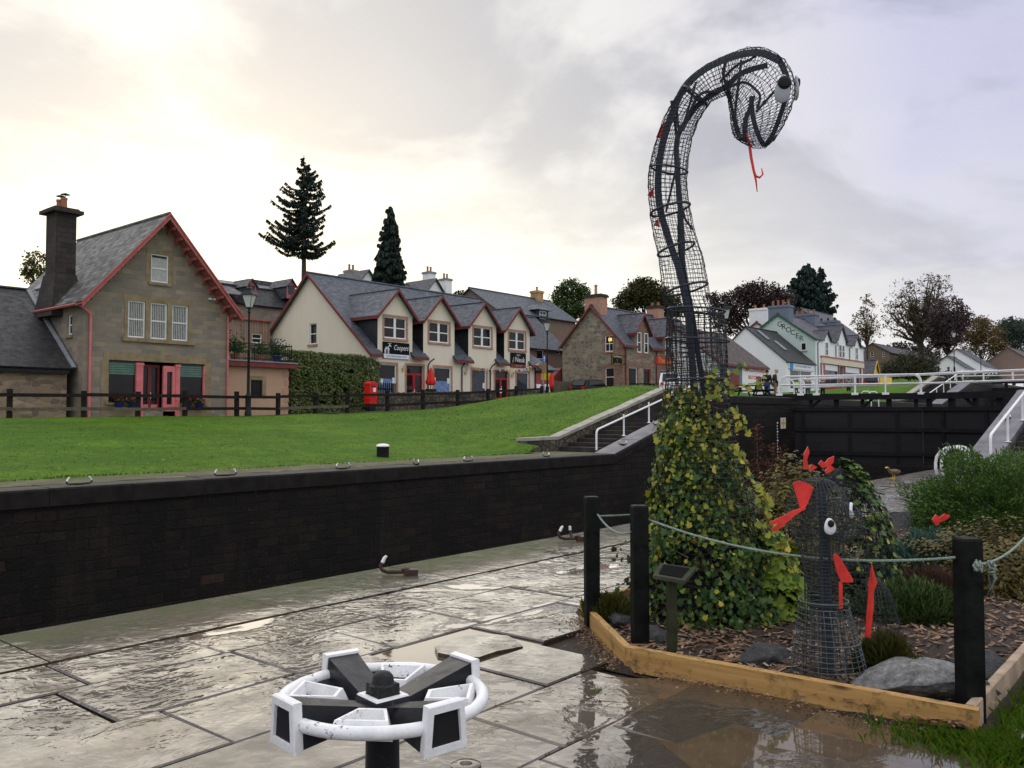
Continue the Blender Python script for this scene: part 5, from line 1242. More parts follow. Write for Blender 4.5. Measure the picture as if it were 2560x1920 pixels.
gate_leaf(a1, b1, [on_line(a1, b1, q) for q in (2690, 2546, 2447, 2378, 2312)], 'black timber lock gate leaf with white railing running off the right edge')
a2, b2 = V(106, 24.5, 0), V(109, 13.6, 0)
gate_leaf(a2, b2, [a2.lerp(b2, f) for f in (.05, .3, .55, .8, .98)], 'distant upper lock gate with white railing above the second steps', 2.6)
for i, q in enumerate((2153, 2172)):
    mb = MB(); p = at(q, 1000, Y=YF + .6); x = p.x
    mb.tube([V(x, YF - .1, 2.3), V(x, YF - .1, 3.15), V(x, YF + .1, 3.4), V(x, YF + .45, 3.4), V(x, YF + .65, 3.15), V(x, YF + .65, 2.7)], .045, 6)
    one('ladder_hoop', mb, M['white'], ('distant white ladder hoop seen under the gate walkway, left one', 'distant white ladder hoop seen under the gate walkway, right one')[i], 'ladder hoop', 'ladder hoops at the lock edge', smooth=40)
# depth scale and small emblem plate on the wall
t = thing('wall_plate', 'small square yellow plate with dark cross emblem on the dark lock wall', 'plate', (49.0, YF, 1.2)); pW_ = Pl('Y', YF + .05)
mb = MB(); pW_.bx(mb, 48.66, 49.36, .86, 1.50, .01, .05); obj('plate', mb, M['lettercream'], t)
mb = MB(); pW_.bx(mb, 48.95, 49.07, .93, 1.43, .05, .06); pW_.bx(mb, 48.73, 48.95, 1.12, 1.24, .05, .06); pW_.bx(mb, 49.07, 49.29, 1.12, 1.24, .05, .06); obj('emblem', mb, M['gold'], t)
t = thing('depth_scale', 'thin white depth scale painted on the dark lock wall', 'scale', (48.2, YF, -1)); mb = MB()
for k in range(14): pW_.bx(mb, 48.15, 48.21 + (.08 if k % 3 == 0 else 0), 1.25 - k * .17 - .09, 1.25 - k * .17, .01, .03)
obj('marks', mb, M['signwhite'], t)

# ================================================================== fence along the road
FX = [at(q, 1000, Y=39.1).x for q in (24, 210, 345, 462, 592, 695, 788, 868, 968, 1057, 1144, 1220, 1290, 1355)]
FX = [FX[0] - 4.2] + FX
t = thing('post_and_rail_fence', 'long dark two rail timber fence along the top of the lawn', 'fence', (27, 39.1, 1.6))
tops = []
for k, x in enumerate(FX):
    z = zt(x, 39.1); mb = MB(); h = 1.22 + rnd(-.05, .06); c = V(x, 39.1, z + h / 2 - .15); lean = rnd(-.02, .02)
    mb.prism([(x - .09, 39.0, z - .3), (x + .09, 39.0, z - .3), (x + .09 + lean, 39.0, z + h), (x - .09 + lean, 39.0, z + h)], V(0, .18, 0)); obj('post', mb, M['fence'], t)
for k in range(len(FX) - 1):
    for hh, w_ in ((1.0, .15), (.38, .15)):
        a, b = V(FX[k], 38.96, zt(FX[k], 39.1) + hh + rnd(-.03, .03)), V(FX[k + 1], 38.96, zt(FX[k + 1], 39.1) + hh + rnd(-.03, .03))
        mb = MB(); mb.beam(a, b, .05, w_); obj('rail', mb, M['fencepale' if (hh < .5 and k in (0, 1, 2, 3, 6, 7)) else 'fence'], t)
# low rubble wall in front of the shop
t = thing('rubble_wall', 'low dark rubble stone wall in front of the cream shop', 'wall', (44, 42.8, 2))
x0, x1 = at(936, 1000, Y=42.8).x, at(1238, 1000, Y=42.8).x; x2, x3 = at(1312, 1000, Y=42.8).x, at(1366, 1000, Y=42.8).x
mb = MB()
for a, b in ((x0, x1), (x2, x3)):
    us = frange(a, b, .5)
    for u, w_ in zip(us, us[1:]):
        j = .03 * mnoise.noise(V(u, 0, 2)); mb.bx(u, w_, 42.7, 43.1, zt(u, 42.8) - .4, interp(u, [(x0, 3.0), (x3, 3.62)]) + j)
obj('masonry', mb, M['drystone'], t)
mb = MB()
for a, b in ((x0, x1), (x2, x3)):
    u = a
    while u < b - .15:
        L = min(rnd(.25, .5), b - u); zz = interp(u, [(x0, 3.0), (x3, 3.62)]); mb.blob(V(u + L / 2, 42.9, zz + .02), (L * .56, .25, rnd(.08, .14)), 1, .3, 1.5, u); u += L
obj('cope_stones', mb, M['drystone'], t)
mb = MB(); x = at(1276, 1000, Y=42.6).x; mb.bx(x, x + 1.0, 42.4, 42.9, zt(x, 42) - .1, zt(x, 42) + .85); one('stone_block', mb, M['drystone'], 'squat stone gate block beside the second red door', 'stone')
# little picket gate
t = thing('picket_gate', 'short dark picket gate behind the red post box', 'gate', (39.6, 43.4, 2.5)); x0, x1 = at(947, 970, Y=43.4).x, at(979, 970, Y=43.4).x
for k in range(7):
    x = x0 + (x1 - x0) * k / 6; mb = MB(); mb.prism([(x - .05, 43.38, 2.2), (x + .05, 43.38, 2.2), (x + .05, 43.38, 3.75), (x, 43.38, 3.85), (x - .05, 43.38, 3.75)], V(0, .04, 0)); obj('picket', mb, M['fence'], t)
mb = MB(); mb.bx(x0 - .1, x1 + .1, 43.42, 43.47, 3.35, 3.45); obj('rail', mb, M['fence'], t)
mb = MB(); mb.bx(x1 + .12, x1 + .32, 43.3, 43.5, 2.2, 3.8); obj('post', mb, M['fencepale'], t)
# pillar box
def pillar_box():
    p = at(926, 1020, Y=41.6); x, y, z = p.x, 41.6, zt(p.x, 41.6)
    t = thing('post_box', 'red rectangular post box on a black base beside the low stone wall', 'post box', (x, y, z)); w_ = .30
    mb = MB(); mb.bx(x - .24, x + .24, y - .22, y + .22, z, z + .45); obj('base', mb, M['iron'], t)
    sec = [(-w_, .45), (w_, .45), (w_, 1.68), (w_ * .92, 1.76), (w_ * .6, 1.83), (0, 1.855), (-w_ * .6, 1.83), (-w_ * .92, 1.76), (-w_, 1.68)]
    mb = MB(); mb.prism([V(x + a, y - .27, z + b) for a, b in sec], V(0, .54, 0)); mb.bx(x - w_ - .03, x + w_ + .03, y - .30, y + .30, z + .72, z + .76); mb.bx(x - w_ - .02, x + w_ + .02, y - .29, y + .29, z + 1.66, z + 1.70); b = obj('body', mb, M['red'], t)
    mb = MB(); mb.bx(x - .17, x + .17, y - .285, y - .27, z + 1.52, z + 1.58); obj('slot', mb, M['iron'], b)
    mb = MB(); mb.bx(x - .02, x + .2, y - .285, y - .27, z + 1.2, z + 1.46); obj('label_plate', mb, M['signwhite'], b)
    mb = MB(); mb.bx(x - .2, x + .2, y - .282, y - .27, z + .82, z + 1.15); obj('door', mb, M['doorred'], b)
pillar_box()
# folded parasols
def parasol(px_, py0, py1, Y, label, barrel):
    p = at(px_, py1, Y=Y); q = at(px_, py0, Y=Y); x, z0, z1 = p.x, p.z, q.z; g = zt(x, Y)
    t = thing('folded_parasol', label, 'parasol', (x, Y, g), 'folded red parasols')
    mb = MB(); mb.tube([V(x, Y, g), V(x, Y, z1 + .05)], .03, 6); obj('pole', mb, M['fence'], t)
    mb = MB(); n = 14; prof = [(.05, z1), (.13, z1 - .25), (.20, z0 + .75), (.24, z0 + .5), (.33, z0 + .22), (.27, z0 + .05), (.12, z0)]
    mb.rings([[V(x + r * (1 + .22 * (j % 2)) * math.cos(2 * PI * j / n), Y + r * (1 + .22 * (j % 2)) * math.sin(2 * PI * j / n), z) for j in range(n)] for r, z in prof]); obj('canopy', mb, M['red'], t, smooth=50)
    if barrel:
        mb = MB(); mb.lathe([(.42, g), (.52, g + .4), (.50, g + .75), (.40, z0 - .28), (.1, z0 - .27)], (x, Y, 0), 12); obj('barrel', mb, M['fence'], t, smooth=40)
    else:
        mb = MB(); mb.lathe([(.3, g), (.3, g + .1), (.05, g + .14)], (x, Y, 0), 12); obj('foot', mb, M['iron'], t)
parasol(1077, 920, 963, 44.2, 'folded red parasol in a dark barrel beside the first red door', True)
parasol(1379, 934, 973, 44.2, 'folded red parasol in the gap between cream shop and pub', False)
# one way sign and brown finger board
p = at(1358, 994, Y=40.6); x, g = p.x, zt(p.x, 40.6); s1 = at(1358, 888, Y=40.6).z; s0 = at(1358, 907, Y=40.6).z; b1 = at(1358, 909, Y=40.6).z; b0 = at(1358, 933, Y=40.6).z
t = thing('road_sign', 'blue road sign with white upward arrow above a brown board on a grey post', 'road sign', (x, 40.6, g))
mb = MB(); mb.tube([V(x, 40.6, g - .2), V(x, 40.6, s1)], .045, 8); mb.lathe([(.1, g), (.1, g + 1.1), (.05, g + 1.2)], (x, 40.6, 0), 8); obj('post', mb, M['lead'], t)
mb = MB(); mb.bx(x - .17, x + .17, 40.5, 40.53, s0, s1); f = obj('sign_plate', mb, M['signblue'], t)
mb = MB(); m_ = (s0 + s1) / 2; mb.prism([(x - .03, 40.497, s0 + .08), (x + .03, 40.497, s0 + .08), (x + .03, 40.497, m_ + .05), (x + .11, 40.497, m_ + .02), (x, 40.497, s1 - .05), (x - .11, 40.497, m_ + .02), (x - .03, 40.497, m_ + .05)], V(0, -.006, 0)); obj('arrow', mb, M['signwhite'], f)
mb = MB(); mb.bx(x - .27, x + .27, 40.48, 40.53, b0, b1); obj('brown_board', mb, M['signbrown'], t)
# bunting
t = thing('bunting', 'string of yellow and blue pennants across the right half of the cream shop', 'bunting', (51, YE0 - .3, 5)); YB = YE0 - .35
key = [(1163, 906), (1185, 917), (1215, 922), (1235, 924), (1255, 922), (1285, 924), (1310, 922), (1332, 914), (1355, 905)]
pts = []
for (a, b), (c, d) in zip(key, key[1:]):
    for k in range(4): pts.append(at(a + (c - a) * k / 4, b + (d - b) * k / 4, Y=YB))
mb = MB(); mb.tube(pts, .012, 4); obj('cord', mb, M['signwhite'], t)
for k in range(1, len(pts) - 1):
    if k % 5 == 4: continue
    p = pts[k]; mb = MB(); w_ = rnd(.10, .15); mb.prism([p + V(-w_, 0, 0), p + V(w_, 0, 0), p + V(rnd(-.10, .10), rnd(-.12, .12), -rnd(.2, .34))], V(0, .006, 0)); obj('pennant', mb, M['bluetri' if k % 3 == 1 else 'yellowtri'], t)
# boarded fence and pale A boards in the gap
t = thing('board_fence', 'grey vertical board fence between the cream shop and the stone pub', 'fence', (62, 42.6, 3)); x0, x1 = at(1385, 965, Y=42.6).x, at(1452, 965, Y=42.6).x; n = 22
z1 = at(1420, 954, Y=42.6).z
for k in range(n):
    a = x0 + (x1 - x0) * k / n; mb = MB(); mb.bx(a + .01, a + (x1 - x0) / n - .01, 42.6, 42.63, 2.6, z1 + rnd(-.04, .04)); obj('board', mb, M['fencepale'], t)
mb = MB(); mb.bx(x1, x1 + .25, 42.5, 42.75, 2.6, z1 + .3); obj('post', mb, M['fencepale'], t)
for k, q in enumerate((1352, 1372)):
    p = at(q, 968, Y=43.4); mb = MB(); g = zt(p.x, 43.4); mb.prism([(p.x - .35, 43.4, g), (p.x + .35, 43.4, g), (p.x + .3, 43.6, p.z + .25), (p.x - .3, 43.6, p.z + .25)], V(0, .05, 0)); one('pavement_board', mb, M['signwhite'], ('white pavement board nearest the corner of the cream shop', 'white pavement board nearest the folded parasol in the gap')[k], 'pavement board', 'pavement boards')

# ================================================================== street lamps
def lamp_proto():
    t = thing('street_lamp', 'black Victorian street lamp in front of the peach annex', 'street lamp', (0, 0, 0), 'street lamps along the road')
    mb = MB(); mb.lathe([(.17, -.3), (.17, .25), (.14, .3), (.14, 1.05), (.16, 1.1), (.10, 1.18), (.075, 1.3), (.06, 3.4), (.075, 3.42), (.055, 3.5), (.045, 5.35), (.09, 5.4), (.05, 5.5), (.05, 5.62)], (0, 0, 0), 12); obj('post', mb, M['iron'], t, smooth=40)
    mb = MB(); mb.tube([V(-.33, 0, 4.95), V(.33, 0, 4.95)], .02, 6); obj('ladder_bar', mb, M['iron'], t)
    l = MB(); f = MB()
    lo, hi, z0, z1 = .12, .27, 5.66, 6.28
    c = [(-1, -1), (1, -1), (1, 1), (-1, 1)]
    l.rings([[V(a * lo * .95, b * lo * .95, z0 + .01) for a, b in c], [V(a * hi * .95, b * hi * .95, z1 - .01) for a, b in c]]); obj('lantern_glass', l, M['lantern'], t)
    for a, b in c: f.tube([V(a * lo, b * lo, z0), V(a * hi, b * hi, z1)], .016, 4)
    f.rings([[V(a * .13, b * .13, 5.6) for a, b in c], [V(a * .13, b * .13, 5.66) for a, b in c]])
    f.rings([[V(a * .33, b * .33, 6.28) for a, b in c], [V(a * .30, b * .30, 6.33) for a, b in c], [V(a * .13, b * .13, 6.56) for a, b in c], [V(a * .13, b * .13, 6.64) for a, b in c], [V(a * .05, b * .05, 6.70) for a, b in c], [V(a * .01, b * .01, 6.92) for a, b in c]])
    obj('lantern_frame', f, M['iron'], t); return t
LP = lamp_proto(); q = at(620, 1040, Y=38.75); LP.location = (q.x, 38.75, zt(q.x, 38.75) - .05); LP.rotation_euler = (0, 0, .5)
for (q, top, d, lab) in ((1368, 788, 69, 'black Victorian street lamp between the cream shop and the pub'), (1815, 752, 60, 'black Victorian street lamp right of the tall wire serpent, above the butcher shop'), (2384, 822, 128, 'distant Victorian street lamp in front of the dark copper tree'), (2451, 858, 165, 'distant Victorian street lamp right of the white cottages')):
    p = at(q, top, d=d); dup(LP, V(p.x, p.y, p.z - 6.92), .5, lab)

# ================================================================== picnic tables, vehicles
def picnic_proto():
    t = thing('picnic_table', 'black picnic table on the lawn crest in front of the pub', 'picnic table', (0, 0, 0), 'black picnic tables')
    for k in range(4): mb = MB(); mb.bx(-.9, .9, -.36 + k * .185, -.36 + k * .185 + .165, .70, .745); obj('table_board', mb, M['postblack'], t)
    for s in (-1, 1):
        mb = MB(); mb.bx(-.9, .9, s * .68 - .14, s * .68 + .14, .42, .46); obj('bench_seat', mb, M['postblack'], t)
        mb = MB(); mb.beam(V(s * .6, -.55, 0), V(s * .6, -.22, .7), .09, .05, (1, 0, 0)); mb.beam(V(s * .6, .55, 0), V(s * .6, .22, .7), .09, .05, (1, 0, 0)); mb.bx(s * .6 - .04, s * .6 + .04, -.8, .8, .34, .42); obj('leg_frame', mb, M['postblack'], t)
    return t
PT = picnic_proto(); q = at(1610, 960, d=56); PT.location = (q.x, q.y, q.z - .72); PT.rotation_euler = (0, 0, -.5)
for (q, py_, d, r, lab) in ((1878, 963, 53, -.4, 'black picnic table behind the two people by the gate, right one'), (1800, 962, 54, -.2, 'black picnic table beside the serpent, left of the gate people'), (1905, 963, 60, .3, 'black picnic table furthest back behind the gate people')):
    p = at(q, py_, d=d); dup(PT, V(p.x, p.y, p.z - .745), r, lab)
def car(name, label, loc, rz, paint, stripe=None, van=False):
    t = thing(name, label, 'car', (0, 0, 0)); s = [(-2.1, .35), (-2.12, .85), (-1.95, .98), (-1.6, 1.5 if not van else 1.75), (.35, 1.55 if not van else 1.8), (1.15, 1.02), (2.0, .85), (2.1, .4)]
    mb = MB(); mb.rings([[V(x, y * (1 if z < 1 else .86), z) for x, z in s] for y in (-.86, -.8, .8, .86)][0:4]); obj('body', mb, M[paint], t, smooth=35)
    mb = MB(); zt_ = 1.45 if not van else 1.68
    for sg in (-1, 1): mb.prism([(-1.5, sg * .80, 1.02), (-1.45, sg * .75, zt_), (.3, sg * .75, zt_), (.95, sg * .80, 1.02)], V(0, sg * .035, 0))
    mb.prism([(-2.0, -.62, 1.03), (-2.0, .62, 1.03), (-1.67, .56, zt_), (-1.67, -.56, zt_)], V(-.03, 0, .01)); mb.prism([(1.12, -.62, 1.05), (1.12, .62, 1.05), (.42, .56, zt_), (.42, -.56, zt_)], V(.03, 0, .02)); obj('windows', mb, M['glass'], t)
    for x in (-1.35, 1.35):
        for sg in (-1, 1):
            mb = MB(); mb.rings([[V(x + .33 * math.cos(2 * PI * k / 14), sg * yy, .33 + .33 * math.sin(2 * PI * k / 14)) for k in range(14)] for yy in (.68, .885)]); w_ = obj('wheel', mb, M['rubber'], t, smooth=40)
            mb = MB(); mb.rings([[V(x + .2 * math.cos(2 * PI * k / 10), sg * yy, .33 + .2 * math.sin(2 * PI * k / 10)) for k in range(10)] for yy in (.88, .9)]); obj('rim', mb, M['lead'], w_)
    for sg in (-1, 1): mb = MB(); mb.bx(-2.15, -2.08, sg * .62 - .13, sg * .62 + .13, .72, .95); obj('tail_light', mb, M['lampred'], t); mb = MB(); mb.bx(2.0, 2.09, sg * .6 - .15, sg * .6 + .15, .62, .78); obj('headlight', mb, M['lantern'], t)
    if stripe: mb = MB(); mb.bx(-2.145, -2.12, -.75, .75, .5, .66); mb.bx(-1.9, 1.8, -.885, -.862, .62, .8); obj('stripe', mb, M[stripe], t)
    t.location = loc; t.rotation_euler = (0, 0, rz); return t
car('parked_car', 'white parked car with dark rear window and blue stripe in front of the pub', (64.5, 36.6, zt(64.5, 36.6)), .5, 'carwhite', 'letterblue', True)
car('parked_car', 'dark parked car mostly hidden behind the lawn crest beside the pub gable', (59.2, 41.0, zt(59.2, 41.0)), 0, 'iron')
car('parked_car', 'black parked car beside the yellow kiosk', (at(2178, 965, Y=36).x, 36, 5.0), .3, 'iron')

# ================================================================== people
def skin(verts, edges, rad, root=0, sub=1):
    me = bpy.data.meshes.new('s'); me.from_pydata([tuple(v) for v in verts], edges, []); o = bpy.data.objects.new('s', me); COL.objects.link(o)
    md = o.modifiers.new('s', 'SKIN'); md.use_smooth_shade = True
    for i, sv in enumerate(me.skin_vertices[0].data):
        r = rad[i]; sv.radius = r if hasattr(r, '__len__') else (r, r); sv.use_root = (i == root)
    if sub: o.modifiers.new('u', 'SUBSURF').levels = sub
    dg = bpy.context.evaluated_depsgraph_get(); m2 = bpy.data.meshes.new_from_object(o.evaluated_get(dg))
    out = ([v.co.copy() for v in m2.vertices], [tuple(p.vertices) for p in m2.polygons]); bpy.data.objects.remove(o); bpy.data.meshes.remove(me); bpy.data.meshes.remove(m2); return out
def person(label, loc, rz, jacket, trousers, hair, h=1.75, cap=None, nod=.0, arms='pocket', step=.08, pack=None):
    """stands facing local +X"""
    t = thing('person', label, 'person', (0, 0, 0)); k = h / 1.75; vs = []; es = []; rs = []
    def nd(p, r, par=None):
        vs.append(V(*p) * k); rs.append(r * k if not hasattr(r, '__len__') else (r[0] * k, r[1] * k))
        if par is not None: es.append((par, len(vs) - 1))
        return len(vs) - 1
    pel = nd((0, 0, .95), (.13, .16)); ab = nd((0, 0, 1.12), (.12, .15), pel); ch = nd((0, 0, 1.33), (.13, .18), ab); nk = nd((.01, 0, 1.48), .06, ch)
    hd0 = nd((.02 + nod * .05, 0, 1.56), .075, nk); hd1 = nd((.03 + nod * .1, 0, 1.65), .10, hd0); hd2 = nd((.02 + nod * .1, 0, 1.73), .07, hd1)
    nd((.125 + nod * .1, 0, 1.63 - nod * .03), .022, hd1)
    for s in (-1, 1):
        nd((.03 + nod * .1, s * .105, 1.635), .02, hd1)
        hp = nd((0, s * .10, .88), .095, pel); kn = nd((.02 + s * step * .5, s * .11, .50), .065, hp); an = nd((s * step, s * .11, .09), .045, kn); nd((s * step + .14, s * .12, .035), .038, an)
        sh = nd((0, s * .20, 1.40), .07, ch); el = nd((-.05, s * .27, 1.13), .05, sh)
        wr = nd((.12, s * .24, .93) if arms == 'pocket' else (.05, s * .26, .90), .034, el); pm = nd((.17, s * .23, .86) if arms == 'pocket' else (.06, s * .26, .82), (.03, .04), wr)
        for f in range(4): nd((vs[pm] / k + V(.012 + .02 * (f - 1.5), s * .004, -.085 + abs(f - 1.5) * .008)), .010, pm)
        nd((vs[pm] / k + V(.045, -s * .01, -.04)), .011, pm)
    obj('body', MB().add(*skin(vs, es, rs)), M['skin'], t, smooth=True, uv=False)
    def sub(idx, f, mat, name):
        mp = {i: j for j, i in enumerate(idx)}
        rr = [tuple(q * f + .012 for q in rs[i]) if hasattr(rs[i], '__len__') else rs[i] * f + .012 for i in idx]
        obj(name, MB().add(*skin([vs[i] for i in idx], [(mp[a], mp[b]) for a, b in es if a in mp and b in mp], rr)), mat, t, smooth=True, uv=False)
    # vertex order: 0 pel 1 ab 2 ch 3 nk 4-6 head 7 nose | per side 14: ear, hip, knee, ankle, toe, sho, elb, wr, palm, 4 fingers, thumb
    L_, R_ = 8, 22
    sub([0, 1, 2] + [b + q for b in (L_, R_) for q in (5, 6, 7)], 1.16, jacket, 'jacket')
    sub([0] + [b + q for b in (L_, R_) for q in (1, 2, 3)], 1.14, trousers, 'trousers')
    for b in (L_, R_): a, c = vs[b + 3], vs[b + 4]; obj('shoe', MB().add(*skin([a + V(-.03, 0, -.03) * k, c], [(0, 1)], [.055 * k, .048 * k])), M['rubber'] if not cap else M['fencepale'], t, smooth=True, uv=False)
    hc = vs[5]; mb = MB(); mb.blob(hc + V(-.02, 0, .045) * k, (.115 * k, .115 * k, .105 * k), 2, .08, 2, 3); obj('hair' if not cap else 'cap', mb, hair if not cap else cap, t, smooth=True, uv=False)
    if pack: mb = MB(); mb.blob(vs[2] + V(-.20, 0, -.08) * k, (.13, .17, .24), 2, .1); obj('backpack', mb, pack, t, smooth=True, uv=False)
    t.location = loc; t.rotation_euler = (0, 0, rz); return t
c_navy = plain('navy_jacket', (.022, .026, .042), .8, .25, 12); c_black = plain('black_jacket', (.012, .012, .014), .75, .25, 12); c_tan = plain('tan_trousers', (.24, .16, .09), .85, .2, 10); c_jean = plain('blue_jeans', (.04, .06, .11), .85, .3, 10)
c_brown = plain('brown_coat', (.13, .10, .075), .85, .25, 10); c_blue = plain('bright_blue_jacket', (.03, .07, .30), .7, .2, 8); c_lime = plain('lime_vest', (.25, .75, .08), .6, .1); c_teal = plain('dark_teal_coat', (.03, .055, .06), .8, .2); c_hair = plain('dark_hair', (.02, .015, .012), .6, .3); c_cap = plain('beige_cap', (.42, .33, .22), .85, .15); c_grey = plain('grey_trousers', (.10, .10, .11), .85, .2)
def stand(px_, feet, Y, zf): p = at(px_, feet, Y=Y); return V(p.x, Y, zf)
person('person in beige cap, dark jacket and tan trousers looking down by the lock gate', stand(1938, 993, 21.6, 2.7), -.9, c_navy, c_tan, c_hair, 1.76, cap=c_cap, nod=.9, step=.04)
person('person in black with a small pack standing left of the one in the beige cap', stand(1918, 993, 22.0, 2.7), .2, c_black, c_jean, c_hair, 1.72, step=.16, pack=c_black)
for (q, feet, d, rz, jk, tr, h, lab, cp) in ((1991, 990, 78, 1.0, c_lime, c_grey, 1.45, 'person in a lime green vest behind the gate railing', None), (2004, 992, 77, 2.0, c_blue, c_grey, 1.6, 'person in a bright blue jacket behind the gate railing', None), (2020, 996, 72, .6, c_brown, c_jean, 1.72, 'person in a brown coat and jeans walking behind the railing', None), (2057, 996, 73, .4, c_black, c_black, 1.66, 'person in a black hooded coat seen from behind the railing', c_black), (2122, 990, 90, .5, c_teal, c_black, 1.74, 'person in a dark teal coat in front of the grocer', None)):
    p = at(q, feet, d=d); person(lab, p, rz, jk, tr, c_hair, h, cap=cp, arms='side', step=.14)

# ================================================================== trees and hedges
def limb(mb, a, b, r0, r1, wob=.08, n=5):
    L = (b - a).length; pts = []
    for i in range(n + 1):
        f = i / n; p = a.lerp(b, f)
        if 0 < i: p = p + V(rnd(-1, 1), rnd(-1, 1), rnd(-.6, .6)) * wob * L * (.5 if i < n else .2)
        pts.append(p)
    mb.tube(pts, [r0 + (r1 - r0) * i / n for i in range(n + 1)], 5, cap=False); return pts
def tree(name, label, cat, px_, pbase, d, blobs, cols, n=3500, leaf=.30, trunk=.35, group=None, bare=.0, limbs=9, leafd=None, twigs=2, clump=9, spread=.10):
    """broadleaf tree: crown made of many leaf clumps inside ellipsoids given by (px, py, rx, ry) at distance d"""
    base = at(px_, pbase, d=d); k = d / FPX; base.z = min(base.z, zt(base.x, base.y) + .2) if name != 'hedge' else base.z
    t = thing(name, label, cat, base, group); wood = MB(); crown = MB(); els = []
    for (x, y, rx, ry) in blobs: els.append((at(x, y, d=d), rx * k, ry * k))
    tot = sum(r * s for _, r, s in els); lowest = min(c.z - s for c, r, s in els)
    cx = sum((c * r * s for c, r, s in els), V(0, 0, 0)) / tot; fork = V(base.x, base.y, max(base.z + .8, lowest - .05 * (cx.z - base.z)))
    fork.x += (cx.x - base.x) * .25; fork.y += (cx.y - base.y) * .25
    limb(wood, base - V(0, 0, .4), fork, trunk, trunk * .72, .02, 5); nodes = []
    def inside(c, r, s, f=1.0):
        while True:
            q = V(rnd(-1, 1), rnd(-1, 1), rnd(-1, 1))
            if q.length <= 1: break
        q *= f; return c + RH * q.x * r + FH * q.y * r * .8 + V(0, 0, q.z * s)
    for (c, r, s) in els:
        for i in range(max(2, round(limbs * r * s / tot))):
            e = inside(c, r, s, .8); pts = limb(wood, fork, e, trunk * .42, trunk * .07, .10, 6)
            for j in range(twigs * 3):
                a = random.choice(pts[2:]); b = a + V(rnd(-1, 1), rnd(-1, 1), rnd(-.2, 1)) * rnd(.25, .6) * min(r, s)
                q2 = limb(wood, a, b, trunk * .10, trunk * .025, .1, 3); nodes.append(q2[-1])
                if bare:
                    for _ in range(4): b2 = q2[2] + V(rnd(-1, 1), rnd(-1, 1), rnd(-.1, 1)) * rnd(.15, .35) * min(r, s); limb(wood, q2[2], b2, trunk * .035, trunk * .012, .1, 2); nodes.append(b2)
    made = 0
    while made < n:
        c, r, s = random.choices(els, [a * b for _, a, b in els])[0]
        p = inside(c, r, s)
        q = p - c; e = math.sqrt((q.dot(RH) / r) ** 2 + (q.dot(FH) / (r * .8)) ** 2 + (q.z / s) ** 2)
        if rnd(0, 1) > .3 + .7 * e: continue
        if mnoise.noise(p * (2.2 / max(.6, min(r, s)))) < -.16 + .1 * (1 - e): continue
        if bare and nodes and rnd(0, 1) < bare: p = random.choice(nodes)
        m_ = random.randint(clump // 2, clump); sp = spread * min(r, s) + leaf * .6
        for _ in range(m_): quadleaf(crown, p + V(random.gauss(0, sp), random.gauss(0, sp), random.gauss(0, sp * .7)), leaf * rnd(.6, 1.25))
        made += m_
    obj('trunk', wood, M['bark'], t, uv=False); obj('crown', crown, leafm(name + '_leaves', cols, .55, .12, .25), t, uv=False); return t
GREEN = [(.012, .028, .010), (.028, .055, .016), (.045, .075, .02), (.02, .04, .012)]
tree('sycamore_tree', 'open green sycamore behind the roofs left of the pub', 'tree', 1428, 850, 112, [(1428, 724, 32, 27), (1404, 742, 24, 24), (1456, 738, 22, 24), (1420, 772, 40, 28), (1398, 790, 22, 20), (1446, 778, 26, 24)], [(.02, .05, .012), (.05, .085, .02), (.08, .11, .028), (.03, .06, .02)], 7500, .30, .38, spread=.07)
tree('autumn_tree', 'dense dark green tree tinged brown behind the pub roof', 'tree', 1610, 800, 118, [(1605, 735, 50, 34), (1570, 755, 36, 26), (1645, 748, 44, 32), (1610, 720, 32, 24), (1560, 772, 22, 16), (1680, 770, 40, 24)], [(.018, .026, .008), (.04, .045, .012), (.09, .07, .018), (.025, .035, .01), (.06, .045, .015)], 11000, .34, .4)
tree('copper_beech', 'broad dark purple beech behind the white house', 'tree', 1880, 830, 150, [(1850, 758, 55, 38), (1905, 745, 58, 42), (1945, 762, 40, 40), (1800, 770, 30, 34), (1870, 735, 40, 24), (1780, 745, 20, 14), (1930, 790, 50, 40), (1820, 800, 40, 40)], [(.03, .018, .019), (.052, .03, .03), (.022, .016, .016), (.07, .04, .03)], 15000, .40, .6, spread=.09)
tree('birch_tree', 'slender half bare birch beyond the grocer roof', 'tree', 2168, 900, 190, [(2168, 775, 22, 48), (2160, 812, 30, 40), (2180, 825, 26, 36), (2140, 805, 16, 22), (2170, 745, 9, 20)], [(.12, .085, .04), (.16, .11, .05), (.08, .06, .03)], 1500, .42, .25, bare=.6, limbs=16, spread=.04)
tree('bare_tree', 'tall wide nearly bare tree beyond the lock gates', 'tree', 2306, 940, 195, [(2270, 740, 60, 45), (2330, 720, 50, 38), (2360, 735, 36, 36), (2240, 775, 40, 45), (2300, 790, 70, 45), (2225, 820, 28, 30), (2350, 700, 26, 18)], [(.11, .08, .045), (.14, .11, .05), (.08, .065, .04)], 5200, .40, 1.0, bare=.65, limbs=34, twigs=3, spread=.035)  # leaf tones lightened in place of distance haze
tree('copper_tree', 'rounded dark copper tree in front of the bare tree', 'tree', 2372, 960, 185, [(2372, 790, 48, 46), (2345, 815, 32, 40), (2400, 800, 26, 36), (2365, 840, 40, 34), (2340, 855, 22, 26)], [(.045, .028, .032), (.07, .045, .042), (.035, .025, .028), (.08, .05, .042)], 11000, .42, .55, spread=.08)  # some haze put into the lightened leaf colours
tree('turning_tree', 'green tree turning orange behind the white cottages', 'tree', 2455, 960, 215, [(2440, 830, 40, 34), (2470, 850, 40, 40), (2430, 860, 34, 34), (2495, 880, 22, 34), (2455, 810, 24, 18)], [(.05, .05, .014), (.11, .075, .018), (.16, .08, .02), (.06, .06, .02)], 7500, .45, .5)
